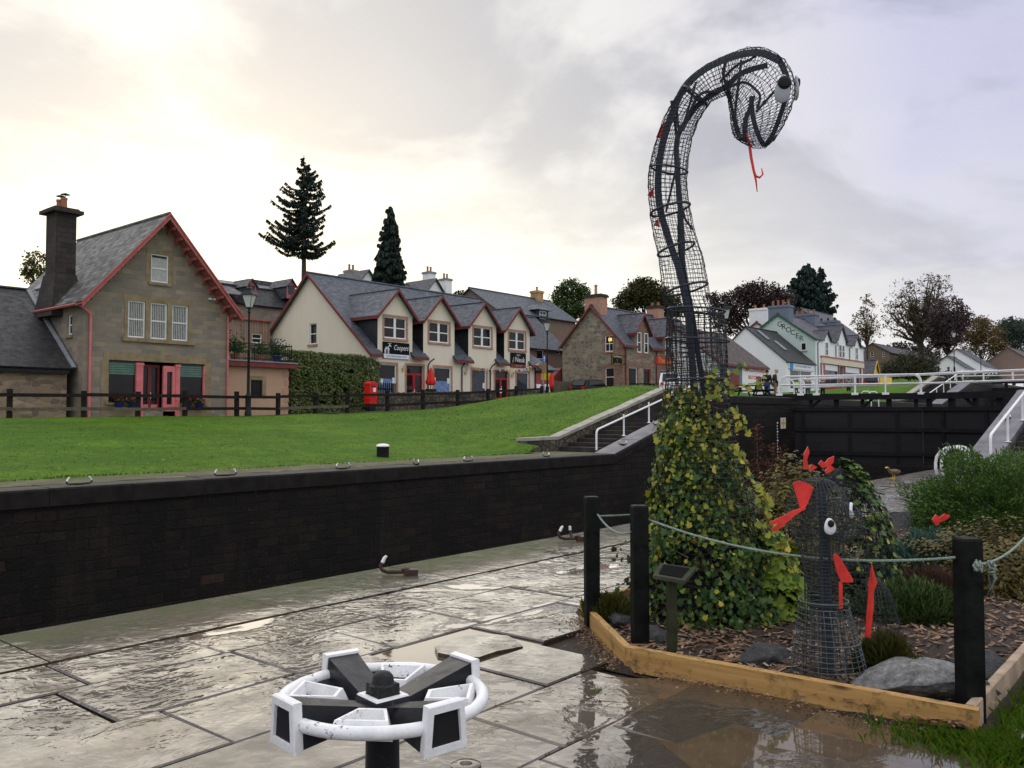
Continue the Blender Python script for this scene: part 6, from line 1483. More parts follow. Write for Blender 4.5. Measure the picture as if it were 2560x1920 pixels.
tree('far_tree', 'blue green tree at the far right edge above the brown roofs', 'tree', 2535, 960, 245, [(2530, 825, 40, 30), (2505, 840, 24, 30), (2555, 840, 36, 40)], [(.03, .045, .04), (.045, .065, .05), (.036, .052, .038)], 6000, .5, .5)
tree('roadside_bush', 'dark green bush mass below the bare tree beyond the gates', 'bush', 2270, 960, 150, [(2260, 920, 50, 28), (2300, 925, 40, 26), (2220, 930, 26, 20), (2275, 900, 34, 22), (2320, 915, 24, 26)], [(.018, .028, .012), (.035, .045, .016), (.055, .045, .02), (.025, .035, .015)], 7000, .30, .15)
tree('low_bush', 'low hedge bushes in front of the white cottages', 'bush', 2400, 965, 165, [(2360, 942, 34, 10), (2420, 945, 40, 10), (2470, 945, 34, 12)], [(.02, .03, .012), (.035, .045, .016), (.06, .045, .02)], 1800, .42, .1)
tree('garden_tree', 'feathery yellow green tree behind the stone house chimney', 'tree', 85, 760, 75, [(92, 650, 24, 22), (74, 672, 18, 18), (100, 690, 26, 24), (64, 690, 10, 12)], [(.06, .075, .02), (.10, .10, .03), (.05, .06, .02)], 900, .28, .16)
tree('garden_tree', 'small olive bush just above the cream shop ridge', 'tree', 1155, 790, 110, [(1155, 736, 16, 8)], [(.05, .06, .02), (.08, .08, .025)], 250, .35, .1)
tree('hillside_tree', 'dark trees filling the gap between grocer and copper tree', 'tree', 2225, 940, 230, [(2200, 900, 50, 26), (2260, 880, 50, 24), (2310, 890, 40, 24)], [(.025, .026, .016), (.045, .04, .022), (.035, .03, .02)], 3200, .7, .3)

def conifer(name, label, px_, ptop, pbase, d, prof, cols, nb=90, leaf=.45, trunk=.3, tipup=.25, dens=16, hang=.5, cat='tree', back=.55, seed=1, jit=.35, wid=.16, extra=()):
    """prof: (py, left_px, right_px) half widths; boughs droop from the trunk and lift at the tip, sprays hang from them"""
    random.seed(seed); k = d / FPX; top = at(px_, ptop, d=d); base = at(px_, pbase, d=d); t = thing(name, label, cat, base); wood = MB(); cr = MB()
    wood.tube([base - V(0, 0, 6), base, top], [trunk, trunk, .03], 7, cap=False)
    y0, y1 = prof[0][0], prof[-1][0]
    for i in range(nb + len(extra)):
        f = (i + rnd(0, 1)) / nb; py_ = y0 + (y1 - y0) * (f ** .8); az = rnd(0, 2 * PI)
        if i >= nb: py_, az = extra[i - nb]
        cs = math.cos(az)
        lw = interp(py_, [(p[0], p[1]) for p in prof]); rw = interp(py_, [(p[0], p[2]) for p in prof])
        L = ((rw if cs > 0 else lw) * abs(cs) + (lw + rw) / 2 * back * abs(math.sin(az))) * k * (rnd(1 - jit, 1.05) if i < nb else 1.0)
        dr = RH * cs + FH * math.sin(az); o = at(px_, py_, d=d); o = base + (top - base) * ((o.z - base.z) / (top.z - base.z)); pts = []
        for j in range(7):
            g = j / 6; pts.append(o + dr * L * g + V(0, 0, -.20 * L * math.sin(g * PI * .75) + tipup * L * g * g * 1.1))
        wood.tube(pts, [.07 * (1 - g / 7) + .01 for g in range(7)], 4, cap=False)
        m_ = int(dens * (L + .6))
        for _ in range(m_):
            g = rnd(.06, 1) ** .85; j = min(5, int(g * 6)); p = pts[j].lerp(pts[j + 1], g * 6 - j); w_ = wid * L * (1 - g * .75) + .04
            sdv = dr.cross(V(0, 0, 1)); p = p + sdv * random.gauss(0, w_)
            dn = V(0, 0, -1) * hang + dr * rnd(.1, .8) + sdv * rnd(-.6, .6); dn.normalize(); u = dn.cross(V(rnd(-1, 1), rnd(-1, 1), rnd(-1, 1))).normalized(); s = leaf * rnd(.5, 1.2)
            cr.face([p - u * s * .13, p + dn * s * .5 - u * s * .2, p + dn * s, p + dn * s * .5 + u * s * .2, p + u * s * .13])
    obj('trunk', wood, M['bark'], t, uv=False); obj('crown', cr, leafm(name + '_needles', cols, .6, .05, .2), t, uv=False); return t
NEED = [(.010, .022, .016), (.018, .034, .022), (.012, .026, .022), (.028, .042, .024)]
conifer('spruce_tree', 'ragged tall spruce with bare lower trunk behind the cream shop', 760, 388, 720, 92, [(392, 3, 4), (412, 14, 18), (440, 26, 32), (462, 44, 46), (480, 58, 44), (505, 68, 52), (522, 74, 64), (545, 78, 52), (565, 94, 52), (585, 80, 44), (602, 112, 40), (614, 92, 76), (630, 70, 52), (642, 46, 36)], NEED, 140, .36, .30, .30, 38, .7, seed=5, wid=.095, jit=.55, back=.45, extra=[(602, PI), (600, PI - .35), (614, 0), (612, .4), (565, PI), (585, PI + .2), (545, 0), (522, .1), (500, PI), (462, 0), (475, PI), (440, .1), (630, PI), (640, .1), (570, 0), (585, .1), (520, PI + .3)])
conifer('cypress_tree', 'narrow dark weeping conifer on the skyline behind the white villa', 975, 512, 730, 96, [(514, 3, 4), (530, 10, 9), (560, 16, 16), (600, 24, 21), (630, 28, 24), (650, 30, 27), (662, 34, 32), (685, 36, 34), (705, 34, 34), (720, 30, 30)], NEED, 170, .5, .25, .0, 55, 1.6, back=.95, seed=6, jit=.22)
conifer('conifer_tree', 'broad dark conifer behind the grocer chimneys', 2018, 656, 860, 160, [(658, 4, 4), (675, 20, 14), (700, 36, 22), (735, 46, 28), (770, 50, 32), (810, 52, 36), (840, 50, 36)], [(.010, .026, .022), (.018, .036, .028), (.014, .03, .03)], 260, .75, .4, .1, 26, 1.0, back=1.0, seed=8, jit=.18)
conifer('conifer_tree', 'slimmer ragged conifer just right of the broad conifer', 2052, 664, 860, 163, [(666, 2, 3), (690, 8, 12), (715, 14, 22), (745, 20, 32), (775, 24, 32), (810, 26, 30), (840, 26, 30)], [(.012, .03, .024), (.02, .04, .03), (.016, .034, .03)], 150, .75, .35, .2, 20, .9, back=.95, seed=9)
conifer('far_pine', 'thin tiered pine on the skyline at the right edge', 2532, 786, 860, 250, [(788, 3, 3), (800, 14, 12), (812, 24, 26), (830, 34, 34), (850, 30, 30)], [(.02, .03, .03), (.03, .04, .035)], 34, 1.1, .3, .25, 8, .4, seed=11)
random.seed(31)
# clipped hedge beside the post box
M['hedge'] = leafm('beech_hedge_leaves', [(.028, .056, .010), (.06, .105, .018), (.10, .135, .026), (.042, .078, .014), (.14, .12, .03), (.07, .12, .022)], .5, .12, .3)
x0, x1 = at(729, 950, Y=43.2).x, at(952, 950, Y=43.2).x; zh = at(850, 884, Y=43.5).z
t = thing('hedge', 'tall clipped green hedge between the annex and the cream shop', 'hedge', ((x0 + x1) / 2, 44, 1.8))
mb = MB(); mb.bx(x0 + .5, x1 - .6, 43.9, 45.2, 1.5, zh - .55); obj('inner_growth', mb, plain('hedge_shadow_wood', (.014, .016, .008), .9, .4), t)  # solid core; shade among the inner branches put into its near-black colour
mb = MB(); i = 0
while i < 15000:
    f = rnd(0, 1); x = rnd(x0, x1); z = 1.6 + (zh - 1.6) * rnd(0, 1); y = 43.2 + abs(random.gauss(0, .35))
    if f < .28: z = zh - abs(random.gauss(0, .18)); y = rnd(43.2, 45.4)
    elif f < .36: x = x1 - abs(random.gauss(0, .25)); y = rnd(43.2, 45.4)
    topz = zh + .22 * mnoise.noise(V(x * .8, y, 0)) + .12 * mnoise.noise(V(x * 3, y, 5)) - .35 * sstep(x1 - 1.2, x1, x)
    if z > topz: z = topz - rnd(0, .1)
    y += .22 * mnoise.noise(V(x * 1.3, z * 1.3, 8))
    if mnoise.noise(V(x * 2.2, z * 2.6, 1)) < -.45: continue
    quadleaf(mb, V(x, y, z), rnd(.09, .19), 0, V(0, -.7, .4)); i += 1
obj('foliage', mb, M['hedge'], t, uv=False)

# ================================================================== the planted bed
random.seed(77)
def bedz(x, y): return .045 + .05 * mnoise.noise(V(x * 1.2, y * 1.2, 0)) + .02 * mnoise.noise(V(x * 5, y * 5, 3)) + .05 * sstep(5.2, 7, x)
mb = MB(); mb.sheet(lambda u, v: (u, v, bedz(u, v) if inbed(u, v, -.02) else -.04), frange(4.7, 16, .09) , frange(1.0, 4.2, .09))
struct('bed_soil', mb, M['mud'], loc=(6, 2.5, 0), smooth=True)
mb = MB(); i = 0
while i < 9000:
    x = 4.78 + 7.5 * random.random() ** 1.9; y = rnd(1.05, 4.05)
    if not inbed(x, y, -.04): continue
    c = V(x, y, bedz(x, y) + rnd(.002, .02)); a = rnd(0, PI); l = rnd(.010, .034) * (1.7 if random.random() < .06 else 1); w_ = l * rnd(.22, .5)
    u = V(math.cos(a), math.sin(a), rnd(-.35, .35)) * l; v_ = V(-math.sin(a), math.cos(a), rnd(-.35, .35)) * w_
    mb.face([c - u - v_ * .7, c + u - v_, c + u * .8 + v_, c - u * 1.1 + v_ * .8]); i += 1
setp(obj('bark_chips', mb, M['chip'], loc=(6, 2.5, 0), uv=False), 'brown bark chips scattered over the planted bed', 'bark chips', kind='stuff')
mb = MB(); i = 0
while i < 2600:         # gravelly spill between paving and timber edging
    t_ = rnd(-.05, 1.0); p = V(5.60, 3.98, 0).lerp(V(4.74, 3.03, 0), t_); q = p + V(-.62, .66, 0).normalized() * abs(random.gauss(0, .09))
    if random.random() < .45: q = V(4.78 - abs(random.gauss(0, .07)), rnd(1.1, 3.1), 0)
    c = q + V(0, 0, rnd(-.035, .012)); l = rnd(.006, .018); mb.blob(c, (l, l * rnd(.5, .9), l * .5), 0, 0, 1, i) if False else mb.face([c + V(rnd(-l, l), rnd(-l, l), rnd(0, l)) for _ in range(3)]); i += 1
setp(obj('gravel_spill', mb, M['chip'], loc=(5, 3, 0), uv=False), 'dark bark and grit spilled along the timber edging', 'grit', kind='stuff')
def sleeper(a, b, label, mat, h=.125, th=.05, inn=V(0, 0, 0)):
    d = (b - a).normalized(); n = V(-d.y, d.x, 0); mb = MB(); s = 12
    mb.rings([[a.lerp(b, k / s) + n * (o_ * th) + V(0, 0, z + .003 * mnoise.noise(V(k * .9, o_, z * 9)))
               for o_, z in ((0, -.03), (0, h - .006), (.15, h), (.85, h), (1, h - .006), (1, -.03))] for k in range(s + 1)])
    return one('timber_edging', mb, M[mat], label, 'timber edging', 'timber edging of the planted bed')
sleeper(V(5.62, 4.01, 0), V(4.735, 3.03, 0), 'short yellow timber edging board angled at the left of the bed', 'border')
sleeper(V(4.735, 3.022, 0), V(4.865, 1.02, 0), 'long front yellow timber edging board with dark knots', 'border')
sleeper(V(4.92, 1.045, 0), V(14, 1.03, 0), 'weathered grey topped edging board between bed and grass at right', 'endgrain')
sleeper(V(14, 4.25, 0), V(5.64, 4.03, 0), 'timber edging board along the paving behind the left post', 'border')
mb = MB()          # grass along the right edge
for i in range(9000):
    if i % 3 == 0: x, y = 4.86 - abs(random.gauss(0, .16)), 1.02 + abs(random.gauss(0, .26)) - .25
    else: x, y = 4.75 + 2.6 * random.random() ** 1.3, 1.02 - 1.5 * random.random()
    if inbed(x, y): continue
    h = rnd(.03, .10); a = rnd(0, 2 * PI); l = V(math.cos(a), math.sin(a), 0) * h * rnd(.2, .9); s = V(-math.sin(a), math.cos(a), 0) * .0035; b = V(x, y, -.04)
    mb.face([b - s, b + s, b + l * .45 + V(0, 0, h * .7) + s * .7, b + l + V(0, 0, h), b + l * .45 + V(0, 0, h * .7) - s * .7])
setp(obj('grass_tufts', mb, M['blade'], loc=(5.5, .6, 0), uv=False), 'rank grass at the foot of the timber edging', 'grass', kind='stuff')
mb = MB()
for i in range(900):
    k = random.choice(((4.2, 2.9, .25), (3.3, 2.2, .2), (5.1, 1.15, .2)))
    x, y = k[0] + random.gauss(0, k[2] * .3), k[1] + random.gauss(0, .012); h = rnd(.008, .03); b = V(x, y, -.02); a = rnd(0, 6)
    mb.face([b, b + V(.006, 0, 0), b + V(math.cos(a) * .01, math.sin(a) * .01, h)])
setp(obj('joint_moss', mb, M['blade'], loc=(4, 2, 0), uv=False), 'moss and weeds in the paving joints', 'moss', kind='stuff')

def rock(label, px_, py_, size, seed, mat='rockdark', rz=0.0, z=.0, amp=.35):
    p = at(px_, py_, Z=z); mb = MB(); bm = bmesh.new(); bmesh.ops.create_icosphere(bm, subdivisions=4, radius=1); vs = []
    for v_ in bm.verts:
        d = v_.co.normalized(); q = V(*d)
        for k in range(9):      # flat cleft faces
            r_ = random.Random(seed * 31 + k); n = V(r_.uniform(-1, 1), r_.uniform(-1, 1), r_.uniform(-.6, 1)).normalized(); m_ = q.dot(n) - r_.uniform(.55, .85)
            if m_ > 0: q = q - n * m_
        q = q * (1 + .07 * mnoise.noise(d * 2.5 + V(seed, 0, 0)) + .035 * mnoise.noise(d * 7 + V(seed, 0, 0)))
        x, y = q.x * size[0], q.y * size[1]; vs.append(p + V(x * math.cos(rz) - y * math.sin(rz), x * math.sin(rz) + y * math.cos(rz), q.z * size[2] + size[2] * .45 + z))
    mb.add(vs, [tuple(a.index for a in f.verts) for f in bm.faces]); bm.free()
    return one('rock', mb, M[mat], label, 'rock', 'rocks in the planted bed', smooth=35)
rock('large pale flat schist rock beside the right black post', 2318, 1738, (.43, .27, .125), 3, 'rock', -.75, .02)
rock('small blue grey rock behind the short left edging board', 1548, 1572, (.16, .12, .10), 5, 'rockdark', .3)
rock('low dark rock between the ivy and the small wire serpent', 1900, 1668, (.24, .15, .11), 8, 'rockdark', -.6)
rock('dark mossy rock at the foot of the plaque post', 1640, 1612, (.17, .13, .09), 12, 'rockdark', .9)
rock('grey rock half hidden behind the right black post', 2468, 1705, (.17, .14, .13), 15, 'rockdark', .2)
rock('small flat stone in the bark chips above the large rock', 2390, 1560, (.14, .10, .05), 18, 'rock', .5)
rock('mossy rock at the back of the bed below the far paving', 2250, 1335, (.45, .25, .24), 21, 'rockdark', .4)

# ------------------------------------------------------------------ plants
def leafshape(mb, p, n, up, s, kind='ivy', mi=0):
    n = n.normalized(); u = up - n * up.dot(n)
    u = u.normalized() if u.length > 1e-4 else n.orthogonal().normalized(); r = u.cross(n)
    if kind == 'ivy': pts = [(0, -.45), (.22, -.50), (.48, -.28), (.34, -.08), (.50, .14), (.22, .18), (0, .62), (-.22, .18), (-.50, .14), (-.34, -.08), (-.48, -.28), (-.22, -.50)]
    elif kind == 'vine': pts = [(0, -.35), (.3, -.5), (.55, -.2), (.38, .0), (.6, .25), (.28, .28), (.15, .5), (0, .75), (-.15, .5), (-.28, .28), (-.6, .25), (-.38, 0), (-.55, -.2), (-.3, -.5)]
    else: pts = [(0, -.5), (.26, -.15), (.22, .2), (0, .55), (-.22, .2), (-.26, -.15)]
    f = rnd(.05, .18)
    mb.face([p + r * (a * s) - u * (b * s) - n * (f * s * (a * a * 2 + b * b)) for a, b in pts], mi)
def spray(mb, p, d, L, w_, mi=0):
    """a needle spray: thin tapered blade"""
    d = d.normalized(); u = d.orthogonal().normalized(); a = rnd(0, 6.28); u = u * math.cos(a) + d.cross(u) * math.sin(a)
    m = p + d * L * .5 + V(0, 0, .02 * L)
    mb.face([p - u * w_ * .3, m - u * w_, p + d * L - V(0, 0, .08 * L), m + u * w_, p + u * w_ * .3], mi)
def shrub(name, label, cat, px_, py_, rad, n, cols, kind='needle', L=.10, w_=.008, z=.06, dist=None, up=.35, core=None, wild=.25):
    p = at(px_, py_, Z=z) if dist is None else at(px_, py_, d=dist)
    p.z = z if dist is None else p.z
    t = thing(name, label, cat, p); mb = MB(); st = MB(); i = 0; seed = px_ * .37
    while i < n:
        q = V(random.gauss(0, 1), random.gauss(0, 1), abs(random.gauss(0, 1))); q.normalize(); f = rnd(.35, 1) ** .45
        k = 1 + wild * mnoise.noise(q * 2.2 + V(seed, 0, 0)) + wild * .6 * mnoise.noise(q * 5 + V(seed, 3, 0))
        if mnoise.noise(q * 4.5 + V(seed, 9, f * 2)) < -.42: continue
        o = p + V(q.x * rad[0], q.y * rad[1], q.z * rad[2]) * f * k; d = V(q.x / rad[0], q.y / rad[1], q.z / rad[2]).normalized() + V(rnd(-.6, .6), rnd(-.6, .6), rnd(-.2, .6) + up)
        if kind == 'needle': spray(mb, o, d, L * rnd(.5, 1.3), w_)
        elif kind == 'round': leafshape(mb, o, d + V(rnd(-.5, .5), rnd(-.5, .5), .3), V(rnd(-1, 1), rnd(-1, 1), -1), L * rnd(.6, 1.2), 'oval')
        else: leafshape(mb, o, d + V(rnd(-.4, .4), rnd(-.4, .4), .2), V(rnd(-.5, .5), rnd(-.5, .5), -1), L * rnd(.6, 1.2), kind)
        i += 1
    for k in range(14):
        q = V(rnd(-1, 1), rnd(-1, 1), rnd(.3, 1)).normalized(); st.tube([p - V(0, 0, .05), p + V(q.x * rad[0] * .4, q.y * rad[1] * .4, q.z * rad[2] * .6), p + V(q.x * rad[0] * .85, q.y * rad[1] * .85, q.z * rad[2] * .85)], [.012, .008, .003], 4)
    obj('stems', st, M['stem'], t, uv=False); obj('foliage', mb, leafm(name + '_foliage', cols, .55, .1, .25), t, uv=False); return t
shrub('feathery_shrub', 'large feathery green shrub at the right behind the bed', 'shrub', 2478, 1338, (.86, 1.0, .92), 36000, [(.035, .085, .02), (.07, .15, .03), (.11, .19, .035), (.05, .11, .025), (.10, .14, .03)], 'needle', .048, .011, .05, up=-.15, wild=.55)
shrub('feathery_shrub', 'second feathery green shrub running off the right edge', 'shrub', 2640, 1325, (.8, 1.0, 1.0), 14000, [(.035, .085, .02), (.07, .15, .03), (.11, .19, .035), (.05, .11, .025)], 'needle', .048, .010, .05, wild=.5)
shrub('heather_bush', 'rusty brown and green low bush below the feathery shrub', 'shrub', 2490, 1480, (.62, .8, .62), 10000, [(.11, .08, .02), (.07, .09, .02), (.17, .11, .025), (.08, .075, .018), (.15, .085, .025)], 'round', .045, .01, .05, wild=.35)
shrub('blue_juniper', 'low blue green juniper behind the right black post', 'shrub', 2340, 1455, (.62, .55, .40), 9000, [(.03, .075, .055), (.055, .115, .085), (.04, .09, .065)], 'needle', .085, .009, .05)
shrub('arching_juniper', 'dark arching juniper in the middle of the bed', 'shrub', 2275, 1545, (.40, .48, .25), 7000, [(.025, .055, .014), (.05, .09, .022), (.08, .11, .03), (.035, .07, .02)], 'needle', .07, .007, .05, up=.15)
shrub('dwarf_conifer', 'small olive dwarf conifer left of the large pale rock', 'shrub', 2215, 1690, (.16, .18, .21), 5200, [(.05, .05, .010), (.075, .07, .015), (.035, .045, .010), (.06, .045, .012)], 'needle', .07, .004, .05, up=.9)
shrub('mossy_heather', 'yellow green mossy heather inside the left corner of the bed', 'shrub', 1522, 1545, (.19, .22, .17), 4200, [(.07, .075, .010), (.045, .055, .010), (.09, .085, .015), (.03, .04, .008)], 'needle', .05, .004, .05, up=.6)
shrub('dark_undergrowth', 'dark evergreen undergrowth behind the small wire serpent', 'shrub', 2120, 1520, (.55, .35, .38), 5000, [(.010, .022, .008), (.02, .035, .012), (.028, .03, .012)], 'round', .045, .01, .04)
shrub('twiggy_plant', 'reddish brown twiggy plant right of the mesh hump', 'shrub', 2330, 1500, (.30, .3, .20), 2500, [(.06, .03, .02), (.09, .045, .03), (.04, .03, .016)], 'needle', .12, .004, .05, up=.8)
shrub('vine_plant', 'bright lime green broad leaved vine right of the ivy', 'plant', 1935, 1545, (.20, .25, .72), 380, [(.10, .16, .012), (.17, .24, .022), (.13, .19, .02), (.20, .25, .04)], 'vine', .11, .01, .05, wild=.2)
shrub('autumn_bush', 'brown and yellow leaved bush behind the ivy, below the lock wall', 'shrub', 1985, 1440, (.60, .6, 1.15), 8500, [(.10, .08, .02), (.15, .10, .03), (.08, .09, .02), (.22, .19, .035), (.12, .06, .025), (.06, .08, .015)], 'round', .055, .01, .02, wild=.4)
# dead flower spikes
t = thing('dead_flower_stalks', 'tall rust brown dead flower spikes right of the ivy', 'plant', at(1905, 1440, Z=.02)); st = MB(); sp = MB()
for (q, tp, b_) in ((1893, 1062, 1440), (1934, 1110, 1445), (1916, 1150, 1440), (1872, 1160, 1440), (1950, 1125, 1450), (1905, 1190, 1440)):
    base = at(q + 10, b_, Z=.02); dd = base.dot(FH); top = at(q, tp, d=dd); mid = base.lerp(top, .5) + V(rnd(-.05, .05), rnd(-.05, .05), 0); st.tube([base, mid, top], [.006, .005, .002], 4)
    for k in range(240):
        f = 1 - .55 * random.random() ** 1.2; p = mid.lerp(top, (f - .5) * 2) if f > .5 else base.lerp(mid, f * 2); r_ = .022 + .05 * (1 - f); spray(sp, p + V(random.gauss(0, r_), random.gauss(0, r_), random.gauss(0, .02)), V(rnd(-1, 1), rnd(-1, 1), rnd(-.3, 1)), rnd(.02, .045), .006)
obj('stems', st, M['stem'], t, uv=False); obj('spikes', sp, leafm('dead_spike', [(.09, .04, .022), (.14, .065, .035), (.06, .03, .018)], .8, 0, .1), t, uv=False)

# ================================================================== the tall wire serpent
SA = math.radians(24)
SDIR = RH * math.cos(SA) - FH * math.sin(SA); SN = SDIR.cross(V(0, 0, 1))        # plane of the neck; SN points away from the camera
if SN.dot(FH) < 0: SN = -SN
SP0 = at(1775, 1500, d=6.8); SP0.z = 0
CAMV = V(0, 0, CAMZ)
def sp(px_, py_, off=0.0):
    r = at(px_, py_, d=1.0) - CAMV; tt = (SP0 + SN * off - CAMV).dot(SN) / r.dot(SN); return CAMV + r * tt
def hoop(pa, pb, lat, n, ph=0.0, jit=0.0):
    a, b = sp(*pa), sp(*pb); c = (a + b) / 2; u = (a - b) / 2; return [c + u * math.cos(2 * PI * k / n + ph) + SN * (lat * math.sin(2 * PI * k / n + ph)) + V(rnd(-jit, jit), rnd(-jit, jit), rnd(-jit, jit)) for k in range(n)]
def resample(pairs, step):
    out = []
    for (a, b, l), (c, d, m) in zip(pairs, pairs[1:]):
        A1, B1, C1, D1 = V(*a, 0), V(*b, 0), V(*c, 0), V(*d, 0); k = max(1, round(max((C1 - A1).length, (D1 - B1).length) / step))
        for i in range(k): f = i / k; p = A1.lerp(C1, f); q = B1.lerp(D1, f); out.append(((p.x, p.y), (q.x, q.y), l + (m - l) * f))
    out.append(pairs[-1]); return out
def cage(mb, pairs, step, n, r, jit=.003, skip=.0, close=True, rr=None):
    rs = [hoop(a, b, l, n, 0, jit) for a, b, l in resample(pairs, step)]
    for i, R_ in enumerate(rs):
        for k in range(n):
            if rnd(0, 1) > skip: mb.wire(R_[k], R_[(k + 1) % n], r)
            if i + 1 < len(rs) and rnd(0, 1) > skip: mb.wire(R_[k], rs[i + 1][k], r)
NECK = [((1690, 960), (1815, 955), .18), ((1676, 880), (1800, 870), .18), ((1672, 800), (1795, 790), .18), ((1660, 745), (1776, 745), .175), ((1648, 650), (1757, 641), .16), ((1637, 600), (1743, 600), .15), ((1629, 560), (1733, 565), .15), ((1623, 500), (1720, 500), .145), ((1621, 447), (1716, 447), .14), ((1628, 400), (1720, 395), .135),
        ((1642, 350), (1729, 342), .13), ((1661, 295), (1746, 299), .125), ((1690, 245), (1760, 275), .12), ((1725, 200), (1777, 252), .12), ((1760, 168), (1797, 242), .12), ((1796, 150), (1815, 236), .13)]
HEAD = [((1796, 150), (1815, 236), .13), ((1835, 134), (1819, 242), .145), ((1870, 122), (1821, 250), .16), ((1900, 119), (1823, 262), .17), ((1935, 130), (1824, 276), .175), ((1962, 150), (1826, 290), .175), ((1982, 180), (1827, 303), .17), ((1990, 215), (1829, 317), .16), ((1985, 250), (1831, 328), .145), ((1972, 285), (1835, 340), .125), ((1955, 320), (1843, 350), .10), ((1937, 348), (1855, 357), .08), ((1915, 366), (1875, 365), .06)]
SERP = thing('wire_serpent', 'towering sea serpent of black wire mesh rising from the ivy', 'sculpture', SP0)
mb = MB(); cage(mb, NECK, 11.5, 26, .0028, .004); obj('neck_mesh', mb, M['wire'], SERP, uv=False)
HD_ = thing  # (alias kept short below)
mb = MB(); cage(mb, HEAD, 10.5, 26, .0027, .005); head = obj('head_mesh', mb, M['wire'], SERP, uv=False)
BODY = [((1671, 772), (1808, 775), .23), ((1667, 850), (1816, 850), .24), ((1668, 950), (1820, 945), .24), ((1660, 1010), (1824, 1010), .26), ((1654, 1090), (1836, 1090), .29), ((1630, 1290), (1888, 1290), .42), ((1612, 1480), (1930, 1480), .50), ((1612, 1615), (1925, 1615), .52)]
mb = MB(); cage(mb, BODY, 13.0, 30, .0034); obj('body_mesh', mb, M['wire'], SERP, uv=False)
def flatbar(pts, w_, th=.010, mat='steel', name='frame_bar', offs=None):
    P = [sp(x, y, (offs[i] if hasattr(offs, '__len__') else offs or 0.0)) for i, (x, y) in enumerate(pts)]; fine = []
    for i in range(len(P) - 1):          # Catmull-Rom so that the bent bars are smooth
        p0, p1, p2, p3 = P[max(0, i - 1)], P[i], P[i + 1], P[min(len(P) - 1, i + 2)]
        for k in range(5):
            f = k / 5; fine.append(.5 * ((2 * p1) + (p2 - p0) * f + (2 * p0 - 5 * p1 + 4 * p2 - p3) * f * f + (3 * p1 - p0 - 3 * p2 + p3) * f ** 3))
    fine.append(P[-1]); rings = []
    for i, p in enumerate(fine):
        d = (fine[min(i + 1, len(fine) - 1)] - fine[max(i - 1, 0)]).normalized(); s = d.cross(SN).normalized()
        rings.append([p + s * a * w_ / 2 + SN * b * th / 2 for a, b in ((-1, -1), (1, -1), (1, 1), (-1, 1))])
    mb = MB(); mb.rings(rings); return obj(name, mb, M[mat], SERP, uv=False)
flatbar([(1752, 1080), (1735, 960), (1722, 800), (1700, 683), (1674, 605), (1648, 510), (1647, 418), (1660, 348), (1682, 280), (1720, 207), (1796, 155), (1889, 131), (1950, 152)], .055, offs=-.03)
flatbar([(1778, 1060), (1757, 960), (1731, 790), (1708, 671), (1706, 600), (1699, 502), (1694, 439), (1692, 354), (1712, 308), (1752, 256), (1813, 217), (1856, 182), (1919, 163)], .042, offs=.03)
flatbar([(1730, 1000), (1722, 780), (1700, 640), (1697, 560), (1698, 430), (1687, 300), (1680, 260), (1678, 252)], .022, offs=.08)
flatbar([(1690, 250), (1702, 330), (1745, 240), (1800, 228), (1858, 206), (1893, 228), (1900, 245), (1893, 270)], .020, offs=.0)
flatbar([(1817, 150), (1808, 185), (1822, 230), (1835, 300), (1846, 340), (1868, 355)], .022, offs=.05)
flatbar([(1853, 150), (1848, 200), (1838, 290), (1852, 345)], .020, offs=-.06)
flatbar([(1882, 240), (1876, 270), (1864, 300), (1862, 350)], .036, offs=.0); flatbar([(1878, 242), (1882, 290), (1895, 335), (1912, 362), (1935, 330), (1962, 255), (1972, 215)], .036, offs=.0)
flatbar([(1938, 226), (1890, 280)], .018, offs=-.1); flatbar([(1720, 226), (1750, 250), (1766, 240)], .018, offs=.0); flatbar([(1740, 205), (1712, 300), (1690, 340)], .016, offs=-.08)
flatbar([(1665, 530), (1690, 420), (1694, 380)], .016, offs=-.06); flatbar([(1733, 575), (1712, 545), (1700, 500)], .018, offs=.06); flatbar([(1855, 160), (1890, 140)], .016); flatbar([(1800, 205), (1840, 165), (1875, 150)], .018, offs=.1)
flatbar([(1948, 150), (1962, 180), (1972, 215)], .045, offs=-.02)
for a, b, l, w_ in (((1630, 420), (1718, 428), .14, .009), ((1628, 538), (1724, 508), .145, .010), ((1646, 640), (1734, 606), .15, .010), ((1664, 738), (1768, 706), .165, .010), ((1671, 774), (1812, 777), .24, .008), ((1666, 848), (1823, 852), .25, .008), ((1669, 950), (1824, 948), .25, .008), ((1710, 218), (1768, 262), .12, .009)):
    mb = MB(); mb.tube(hoop(a, b, l, 28), w_, 6, closed=True); obj('hoop', mb, M['steel'], SERP, smooth=40, uv=False)
def disc(c, nrm, up, ra, rb, th, n=24, egg=.0):
    nrm = nrm.normalized(); u = (up - nrm * up.dot(nrm)).normalized(); r = u.cross(nrm); mb = MB()
    ring = lambda o, s: [c + r * (ra * s * math.cos(2 * PI * k / n) * (1 - egg * math.sin(2 * PI * k / n))) + u * (rb * s * math.sin(2 * PI * k / n)) + nrm * o for k in range(n)]
    mb.rings([ring(-th, 1), ring(0, 1), ring(th * .7, .85), ring(th, .5)]); return mb
def eye(par, c, nrm, up, ra, rb, pc, pr, th=.012, m='eyewhite'):
    e = obj('eye', disc(c, nrm, up, ra, rb, th, egg=.28), M[m], par, smooth=35, uv=False)
    obj('pupil', disc(c + pc + nrm.normalized() * th * 1.1, nrm, up, pr, pr, .010), M['iron'], e, smooth=35, uv=False)
nrm = (-SN + SDIR * .35); up_ = V(0, 0, 1) + SDIR * .12
ec = sp(1957, 221, -.185); eye(SERP, ec, nrm, up_, .056, .108, V(0, 0, .04) + SDIR * .01, .050, m='eyeshaded')
